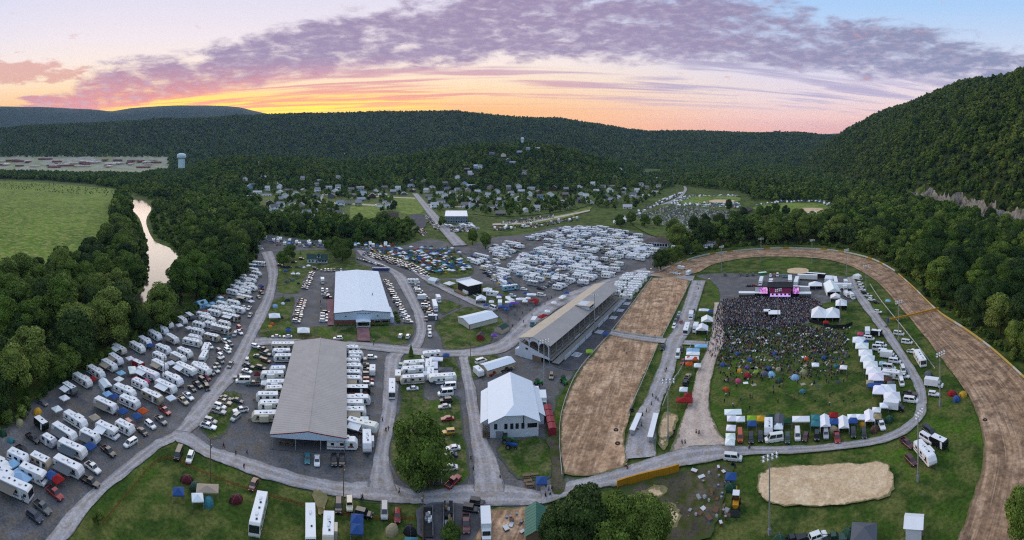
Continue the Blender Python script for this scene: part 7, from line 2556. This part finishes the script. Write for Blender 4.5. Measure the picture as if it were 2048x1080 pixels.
def body_mesh(name, pose):
    """one continuous skinned body"""
    J = {'pelvis': (0, 0, .95), 'chest': (.02, 0, 1.35), 'neck': (.02, 0, 1.5), 'head': (.05, 0, 1.66), 'ls': (0, .2, 1.42), 'le': (-.05, .27, 1.14), 'lh': (.06, .28, .9), 'rs': (0, -.2, 1.42), 're': (-.04, -.27, 1.14), 'rh': (.08, -.28, .9),
         'lk': (.03, .11, .5), 'lf': (0, .12, .06), 'lt': (.16, .13, .04), 'rk': (.03, -.11, .5), 'rf': (0, -.12, .06), 'rt': (.16, -.13, .04)}
    if pose == 'walk':
        J.update(lk=(.2, .1, .52), lf=(.3, .11, .07), lt=(.45, .11, .06), rk=(-.02, -.1, .5), rf=(-.3, -.11, .1), rt=(-.18, -.12, .04), le=(-.14, .26, 1.16), lh=(-.05, .27, .93), re=(.06, -.26, 1.14), rh=(.24, -.24, .98))
    if pose == 'sit':
        J = {k: (x, y, z - .48) for k, (x, y, z) in J.items()}
        J.update(lk=(.42, .13, .5), lf=(.46, .13, .08), lt=(.62, .13, .05), rk=(.42, -.13, .5), rf=(.46, -.13, .08), rt=(.62, -.13, .05), lh=(.25, .18, .6), rh=(.25, -.18, .6), le=(.02, .27, .68), re=(.02, -.27, .68))
    R_ = dict(pelvis=.16, chest=.17, neck=.065, head=.115, ls=.08, le=.055, lh=.045, rs=.08, re=.055, rh=.045, lk=.075, lf=.06, lt=.045, rk=.075, rf=.06, rt=.045)
    ks = list(J)
    E_ = [('pelvis', 'chest'), ('chest', 'neck'), ('neck', 'head'), ('chest', 'ls'), ('ls', 'le'), ('le', 'lh'), ('chest', 'rs'), ('rs', 're'), ('re', 'rh'), ('pelvis', 'lk'), ('lk', 'lf'), ('lf', 'lt'), ('pelvis', 'rk'), ('rk', 'rf'), ('rf', 'rt')]
    me = bpy.data.meshes.new(name)
    me.from_pydata([J[k] for k in ks], [(ks.index(a), ks.index(b)) for a, b in E_], [])
    t = bpy.data.objects.new('tmp', me)
    COL.objects.link(t)
    t.modifiers.new('s', 'SKIN')
    for k, v in zip(ks, me.skin_vertices[0].data):
        v.radius = (R_[k], R_[k])
        v.use_root = k == 'pelvis'
    dg = bpy.context.evaluated_depsgraph_get()
    dg.update()
    out = bpy.data.meshes.new_from_object(t.evaluated_get(dg))
    out.name = name
    bpy.data.objects.remove(t)
    out.materials.clear()
    for m in (SHIRT, mat('trousers', '2b303c', .9, .2, 3), mat('skin', 'b98a72', .6, .05), mat('hair', '2e241d', .8, .2)):
        out.materials.append(m)
    top = max(v.co.z for v in out.vertices)
    hip = .95 if pose != 'sit' else .47
    for p in out.polygons:
        z, x = p.center.z, p.center.x
        if z > top - .11:
            p.material_index = 3
        elif z > top - .3:
            p.material_index = 2
        elif z < hip and not (pose != 'sit' and abs(p.center.y) > .22):
            p.material_index = 1
        elif abs(p.center.y) > .235 and z < top - .62:
            p.material_index = 2
        p.use_smooth = True
    return out


BODY = {k: body_mesh('person', k) for k in ('stand', 'walk', 'sit')}
CLOTHES = dict(dark='1f222a', white='c9ccd2', blue='2f4a7a', red='8a2426', grey='5f646c', green='31503a', tan='9a8668', teal='2f6f74', purple='56407c', orange='b0562a')
CLIN = {k: lin(v) for k, v in CLOTHES.items()}


def person(x, y, pose, colour, place, group=None, fixed=None, X=None, Y=None, rz=None):
    if X is None:
        X, Y = G(x, y)
    o_ = ob('person', BODY[pose], loc=(X, Y, 0.02), rz=RNG.uniform(0, 6.28) if rz is None else rz, color=CLIN[colour])
    thing(o_, 'person', f'person in {colour} top {dict(stand="standing", walk="walking", sit="seated")[pose]}', place, 'left', group, fixed)
    return o_


CK = list(CLIN)
for place, rows in (('on the gravel road by the meadow', '472 910;494 909;488 938;447 895'), ('on the lane right of the pavilion', '765 844;772 864;777 862'), ('on the road below the pavilion', '798 988;840 986;857 976;722 1002;725 1000'), ('on the lane left of the white barn', '942 920;947 942;1000 957'),
                    ('by the blue canopy at the road bend', '1092 976;1098 984;1091 996;1100 992;1104 980'), ('on the road above the yellow wall', '1255 940;1253 936;1346 876;1348 868'), ('on the dirt road fork', '1392 868;1398 870;1364 890;1370 889;1498 900;1499 898'),
                    ('on the gravel strip', '1276 862;1283 855;1305 795;1303 812;1312 800;1316 803;1330 745;1333 742;1328 763;1285 834;1293 826'), ('near the grandstand vendors', '1040 640;1045 628;1050 655;1060 622;1068 615;1072 620;1080 612;1055 612;1090 610;1095 600;1030 632;1025 655;1064 632;1103 597;1110 590;1034 622;1047 646'),
                    ('on the road beside the hall', '641 606;642 618;660 641;536 676;747 691;748 684'), ('on the lower dirt field', '1212 700;1248 704;1253 708'), ('on the walkway to the stage', '1395 570;1400 572;1397 580;1404 585;1392 595;1390 600;1288 672;1310 676')):
    for r_ in rows.split(';'):
        x, y = map(float, r_.split())
        person(x, y, 'walk', RNG.choice(['dark', 'dark', 'dark', 'blue', 'white', 'red', 'grey']), place)

# the concert crowd: the nearest as single people, the rest as one mass
crowd = []
rc = np.random.RandomState(21)
CROWD = [((1440, 602), (1500, 597), (1630, 599), (1645, 612), (1620, 640), (1600, 652), (1440, 655), (1428, 640)), ((1428, 640), (1600, 650), (1640, 660), (1690, 672), (1698, 700), (1660, 708), (1560, 712), (1450, 706), (1430, 700)), ((1432, 700), (1560, 710), (1695, 700), (1700, 740), (1660, 756), (1560, 762), (1470, 758), (1436, 745)),
         ((1440, 752), (1700, 750), (1720, 815), (1440, 820)), ((1406, 650), (1432, 650), (1440, 720), (1415, 720))]
for poly, sp, pst in zip(CROWD, (1.0, 1.45, 2.35, 5.6, 1.9), (.95, .45, .35, .7, 1.0)):
    for X, Y in scatter(poly, sp, 50 + len(crowd), .5):
        if rc.uniform() < .85:
            crowd.append((X, Y, 'stand' if rc.uniform() < pst else 'sit'))
crowd.sort(key=lambda c: math.hypot(c[0], c[1]))
print('crowd', len(crowd))
n_people = len([1 for o in bpy.data.objects if o.name.startswith('person')])
CHAIR = MB().box(-.28, .28, -.3, .3, .36, .4, DARK)
CHAIR.box(-.3, -.26, -.3, .3, .4, .95, DARK)
for sx in (-.25, .25):
    for sy in (-.27, .27):
        CHAIR.box(sx - .02, sx + .02, sy - .02, sy + .02, 0, .36, DARK)
b = MB()
rest = []
for i, (X, Y, pose) in enumerate(crowd):
    c = CK[int(rc.choice(len(CK), p=[.34, .12, .12, .07, .12, .06, .05, .05, .04, .03]))]
    rz = heading(1560, 700, 0, -10) + rc.uniform(-.5, .5)
    if i < 296 - n_people:
        person(0, 0, pose, c, 'in the concert crowd', 'concert audience on the lawn', f'person in {c} top {"standing" if pose == "stand" else "seated"} among the concert audience on the lawn', X, Y, rz)
    else:
        rest.append((X, Y, pose, c, rz))
gk = lin('262a33')
for X, Y, pose, c, rz in rest:
    b.M = Matrix.Translation((X, Y, 0.02)) @ Matrix.Rotation(rz, 4, 'Z')
    dz = 0 if pose == 'stand' else -.48

    def hexr(x, r1, r2, z):
        return [(x + r1 * math.cos(k * math.pi / 3), r2 * math.sin(k * math.pi / 3), z) for k in range(6)]
    b.tint = gk
    if pose == 'stand':
        b.rings([hexr(0, .1, .16, 0), hexr(0, .13, .19, .9)], TINT, cap=False)
    else:
        b.box(0, .5, -.2, .2, .36, .52, TINT)
        b.box(.38, .52, -.18, .18, 0, .4, TINT)
    b.tint = CLIN[c]
    b.rings([hexr(0, .13, .19, .88 + dz), hexr(0, .15, .25, 1.38 + dz), hexr(0, .07, .08, 1.5 + dz)], TINT, cap=False)
    b.tint = lin('b98a72') if rc.uniform() < .45 else lin('3a2c22') if rc.uniform() < .7 else lin('c8c4bc')
    b.rings([hexr(.02, .07, .07, 1.48 + dz), hexr(.02, .115, .105, 1.62 + dz), hexr(.02, .05, .05, 1.76 + dz)], TINT)
o = ob('crowd', b.mesh('crowd', tint=True), kind='stuff')
o['label'] = 'dense concert crowd standing and sitting in front of the stage'
# folding chairs, blankets
b = MB()
for i in range(700):
    x, y = rc.uniform(1435, 1700), 655 + 125 * rc.beta(1.0, 2.2)
    X, Y = G(x, y)
    b.M = Matrix.Translation((X, Y, 0.02)) @ Matrix.Rotation(rc.uniform(-.5, .5), 4, 'Z')
    b.tint = COLS[rc.choice(['grey', 'navy', 'black', 'black', 'green', 'white', 'maroon', 'grey', 'brown', 'tan'])]
    if rc.uniform() < .7:
        b.box(-.28, .28, -.3, .3, .34, .4, TINT)
        b.box(-.28, .28, -.32, -.28, .4, .95, TINT)
        b.box(-.28, -.25, -.3, .3, 0, .34, TINT)
        b.box(.25, .28, -.3, .3, 0, .34, TINT)
    else:
        b.box(-1.0, 1.0, -.8, .8, 0, .03, TINT)
o = ob('camp_chairs', b.mesh('camp_chairs', tint=True), kind='stuff')
o['label'] = 'scattered folding chairs and blankets among the lawn crowd'
tents('on the concert lawn', 'd blue 1475 706;d blue 1500 718;d blue 1550 706;d grey 1555 716;d blue 1648 714;d blue 1446 728;d yellow 1479 740;D red 1495 750;d lime 1513 742;D grey 1529 747;D lightblue 1543 748;d blue 1537 736;d tan 1557 737;D green 1558 760;D lightblue 1590 754;D khaki 1607 744;d orange 1613 716;k white 1631 729;k white 1687 734;d teal 1673 730;d orange 1452 777;d pink 1476 760;d teal 1605 781;d purple 1494 733;k red 1652 644', 'left')
# warm bulbs along the walkways
BULB = mat('bulb', 'ffd9a0', .4, 0, emit=1.6)
for nm_, pth in (('along the far entrance walkway', ((1302, 545), (1345, 550), (1392, 556))), ('beside the path to the stage', ((1418, 566), (1410, 600), (1402, 640)))):
    P_ = crom([G(*p) for p in pth], 8, False)
    o = ob('light_string', None, loc=(P_[0].x, P_[0].y, 0))
    prev = None
    for k, p in enumerate(P_[::2]):
        d_ = p - P_[0]
        part(o, 'post', MB().tube((d_.x, d_.y, 0), (d_.x, d_.y, 3.0), .06, WOOD, 5))
        part(o, 'bulb', MB().dome(.22, .22, .22, BULB, 6, 2, 3.0))
        o.children[-1].location = (d_.x, d_.y, 0)
        if prev is not None:
            part(o, 'wire', MB().tube((prev.x, prev.y, 3.0), (d_.x, d_.y, 3.0), .03, DARK, 4))
        prev = d_
    thing(o, 'light string', '', '', fixed=f'string of warm bulbs on posts {nm_}')
# tyres and small things by the track
for x, y, pl in ((1232, 862, 'by the dirt field ruts'), (1235, 889, 'lower on the dirt field edge'), (1970, 842, 'beside the dirt track'), (1264, 822, 'at the top of the shelter strip'), (1466, 932, 'below the white van')):
    o = ob('tyre_stack', None, loc=(*G(x, y), 0))
    for k in range(2):
        part(o, 'tyre', MB().rings([[(rr_ * math.cos(j * .6283), rr_ * math.sin(j * .6283), z_) for j in range(10)] for rr_, z_ in ((.75, 0), (.85, .12), (.75, .26), (.42, .26), (.42, 0))], TYRE, cap=False), loc=(0, 0, .27 * k))
    thing(o, 'tyres', 'stack of two black tyres', pl)

# ------------------------------------------------------------------ the town
def house_proto(w, l, e, r, porch):
    P_ = {}
    P_['wall'] = MB().rings([[(x, -l / 2, 0), (x, l / 2, 0), (x, l / 2, e), (x, 0, r - .1), (x, -l / 2, e)] for x in (-w / 2, w / 2)], OBJWALL).mesh('wall')
    P_['roof'] = MB().rings([[(x, -l / 2 - .5, e - .3), (x, 0, r + .1), (x, l / 2 + .5, e - .3), (x, 0, r - .2)] for x in (-w / 2 - .4, w / 2 + .4)], OBJROOF).mesh('roof')
    P_['chimney'] = MB().box(w * .2, w * .2 + .7, .4, 1.1, e, r + 1.0, BRICK).mesh('chimney')
    if porch:
        P_['porch'] = MB().box(-w * .3, w * .3, -l / 2 - 2.2, -l / 2, 2.3, 2.5, OBJROOF).mesh('porch')
    P_['door'] = MB().box(-.5, .5, -l / 2 - .06, -l / 2, 0, 2.1, WOOD).mesh('door')
    return P_, [(x, z) for z in ((1.0,) if e < 4 else (1.0, 3.8)) for x in (-w * .35, w * .3)], (w, l)


HP = [house_proto(11, 8, 3.2, 5.6, True), house_proto(9, 8.5, 5.6, 8.4, True), house_proto(14, 8, 3.0, 5.0, False), house_proto(8, 10, 5.4, 8.6, False)]
WIN = MB().box(-.6, .6, -.05, .05, 0, 1.3, GLASS).mesh('window')
HSE = ('500 400;533 390;547 420;504 370;500 376;525 354;521 327;552 366;571 395;586 435;602 416;607 381;605 359;635 362;634 372;631 392;663 395;662 422;680 411;697 408;717 410;705 391;727 391;722 400;745 395;758 412;777 415;752 381;722 382;720 376;676 376;670 382;676 357;765 391;786 387;825 362;848 365;865 374;'
       '890 370;858 394;862 404;880 404;869 415;895 378;905 389;927 371;915 356;942 347;952 335;941 372;955 387;935 401;930 415;945 412;490 360;527 311;600 307;647 315;675 318;690 306;692 315;732 330;590 309;611 309;930 370;944 372;980 377;956 387;976 394;945 414;933 415;1002 401;1037 402;1055 401;1080 397;1095 404;1101 392;1031 415;1059 391;'
       '1159 374;1186 370;1180 405;1230 356;1247 346;1280 352;1302 362;1050 346;984 307;1007 312;1039 304;1056 299;1075 297;1017 322;1026 325;960 335;934 339;940 348;1047 347;1240 340;1205 373;1290 345;1318 356;1330 366;1263 334;1336 350')
WC = ['white'] * 6 + ['cream', 'grey', 'tan', 'brown', 'lightblue']
RC = [lin('8a8d92'), lin('a4a6aa'), lin('6b6a6c'), lin('b8babd'), lin('7c7672')]
HPOS = []
TOWNP = [(505, 436), (560, 392), (490, 382), (480, 372), (700, 372), (820, 372), (960, 372), (1110, 376), (1300, 368), (1330, 376), (1260, 418), (1180, 405), (1110, 424), (1000, 430), (940, 420), (850, 425), (800, 425), (700, 445), (600, 445)]
_h = [tuple(map(float, r_.split())) for r_ in HSE.split(';')]
for X, Y in scatter(TOWNP, 31, 13, .5):
    u_, v_ = world_px(np.array([X]), np.array([Y]))
    u_, v_ = float(u_[0]), float(v_[0])
    if all(math.hypot(u_ - a, 2.2 * (v_ - b)) > 19 for a, b in _h) and not any(inside(np.array([u_]), np.array([v_]), q)[0] for q in ([(640, 395), (770, 405), (770, 462), (690, 445)], [(780, 394), (840, 392), (905, 490), (800, 432)], [(885, 422), (960, 425), (965, 468), (885, 468)])):
        _h.append((u_, v_))
        HSE += f';{u_:.0f} {v_:.0f}'
for i, r_ in enumerate(HSE.split(';')):
    x, y = map(float, r_.split())
    X, Y, z = GT(x, y + 2)
    HPOS.append((X, Y))
    P_, wins, (w_, l_) = HP[(i * 7 + 3) % 4]
    wc = RNG.choice(WC)
    rz = math.atan2(X, Y) * -1 + RNG.choice((0, 0, math.pi / 2)) + RNG.uniform(-.35, .35)
    o = ob('house', None, loc=(X, Y, z - .3), rz=rz)
    o.scale = (1.3, 1.3, 1.25)
    rcol = RNG.choice(RC)
    for nm, me in P_.items():
        ob(nm, me, o, color=COLS[wc] if nm == 'wall' else rcol)
    if math.hypot(X, Y) < 1150:
        for wx, wz in wins:
            for s in (-1, 1):
                ob('window', WIN, o, loc=(wx, s * (l_ / 2 + .03), wz))
    place = 'on the wooded knob' if z > 12 else 'left of the main road in town' if x < 815 else 'right of the main road in town' if x < 1110 else 'in the far part of town'
    thing(o, 'house', f'{wc.replace("lightblue", "pale blue")} gabled house', place, 'left', 'houses of the town')
# the far institution by the left edge
for i in range(56):
    x = RNG.uniform(-30, 318)
    y = RNG.uniform(319, 336)
    X, Y, z = GT(x, y)
    w_, l_ = RNG.uniform(35, 85), RNG.uniform(14, 24)
    red = RNG.random() < .42
    o = ob('long_building', None, loc=(X, Y, z), rz=-math.atan2(X, Y) + RNG.choice((0, .15, 1.2)))
    part(o, 'wall', MB().box(-w_ / 2, w_ / 2, -l_ / 2, l_ / 2, 0, 7, BRICK if red else CREAMW))
    part(o, 'roof', MB().box(-w_ / 2 - .5, w_ / 2 + .5, -l_ / 2 - .5, l_ / 2 + .5, 7, 8, REDTRIM if red else ROOFW))
    thing(o, 'building', 'long low red-brick building' if red else 'long low pale building', 'in the far complex beyond the meadow', 'left', 'buildings of the far complex')
# trees between the houses
TOWN = [(505, 440), (560, 392), (480, 380), (470, 360), (520, 345), (700, 350), (820, 352), (960, 345), (1110, 360), (1340, 345), (1350, 372), (1260, 425), (1180, 412), (1110, 432), (1000, 440), (940, 425), (860, 470), (800, 470), (700, 462), (600, 450)]
OPEN = [[(640, 395), (760, 405), (770, 450), (730, 462), (690, 440)], [(780, 396), (840, 394), (870, 440), (900, 490), (860, 480), (800, 430)], [(1000, 436), (1120, 426), (1190, 408), (1190, 426), (1110, 446), (1000, 455)], [(885, 425), (960, 425), (965, 468), (885, 468)], [(805, 368), (824, 368), (900, 455), (860, 455)], [(748, 425), (802, 425), (802, 450), (748, 450)]]
hp = np.array(HPOS)
for X, Y in scatter(TOWN, 12, 77, .5):
    px, py = world_px(np.array([X]), np.array([Y]))
    if any(inside(px, py, q)[0] for q in OPEN):
        continue
    dmin = np.hypot(hp[:, 0] - X, hp[:, 1] - Y).min()
    if dmin < 9 or rt.uniform() > (.42 if py[0] > 375 else .8):
        continue
    # nothing may stand right in front of a house
    WOODS.append((X, Y, 0, rt.uniform(.5, 1.15), 4 + int(rt.uniform(0, 4)) if py[0] > 400 else int(rt.uniform(0, 4))))
keep = []
for w_ in WOODS:
    dd = math.hypot(w_[0], w_[1])
    if 820 < dd < 1700:
        th_, hd = math.atan2(w_[0], w_[1]), np.hypot(hp[:, 0], hp[:, 1])
        near = (np.abs(np.arctan2(hp[:, 0], hp[:, 1]) - th_) * dd < 10) & (hd - dd > -12) & (hd - dd < 42)
        if near.any():
            continue
    keep.append(w_)
WOODS = keep

# ------------------------------------------------------------------ evening air
HZ = bpy.data.materials.new('haze')
HZ.use_nodes = True
HZ.node_tree.nodes.clear()
_o = HZ.node_tree.nodes.new('ShaderNodeOutputMaterial')
_v = HZ.node_tree.nodes.new('ShaderNodeVolumePrincipled')
_v.inputs['Color'].default_value = (.36, .55, .92, 1)
_v.inputs['Density'].default_value = 3.5e-5
_v.inputs['Anisotropy'].default_value = 0.0
HZ.node_tree.links.new(_v.outputs[0], _o.inputs['Volume'])
_h = ob('haze', MB().box(-14300, 14300, -14300, 14300, -6, 1150, HZ).mesh('haze'), kind='stuff')
_h['label'] = 'thin blue evening haze filling the valley'

build_woods('forest', WOODS, 'dense dark green forest on the hills and valley floor')
print('woods', len(WOODS), 'objects', len(bpy.data.objects), COUNT)
write_labels()
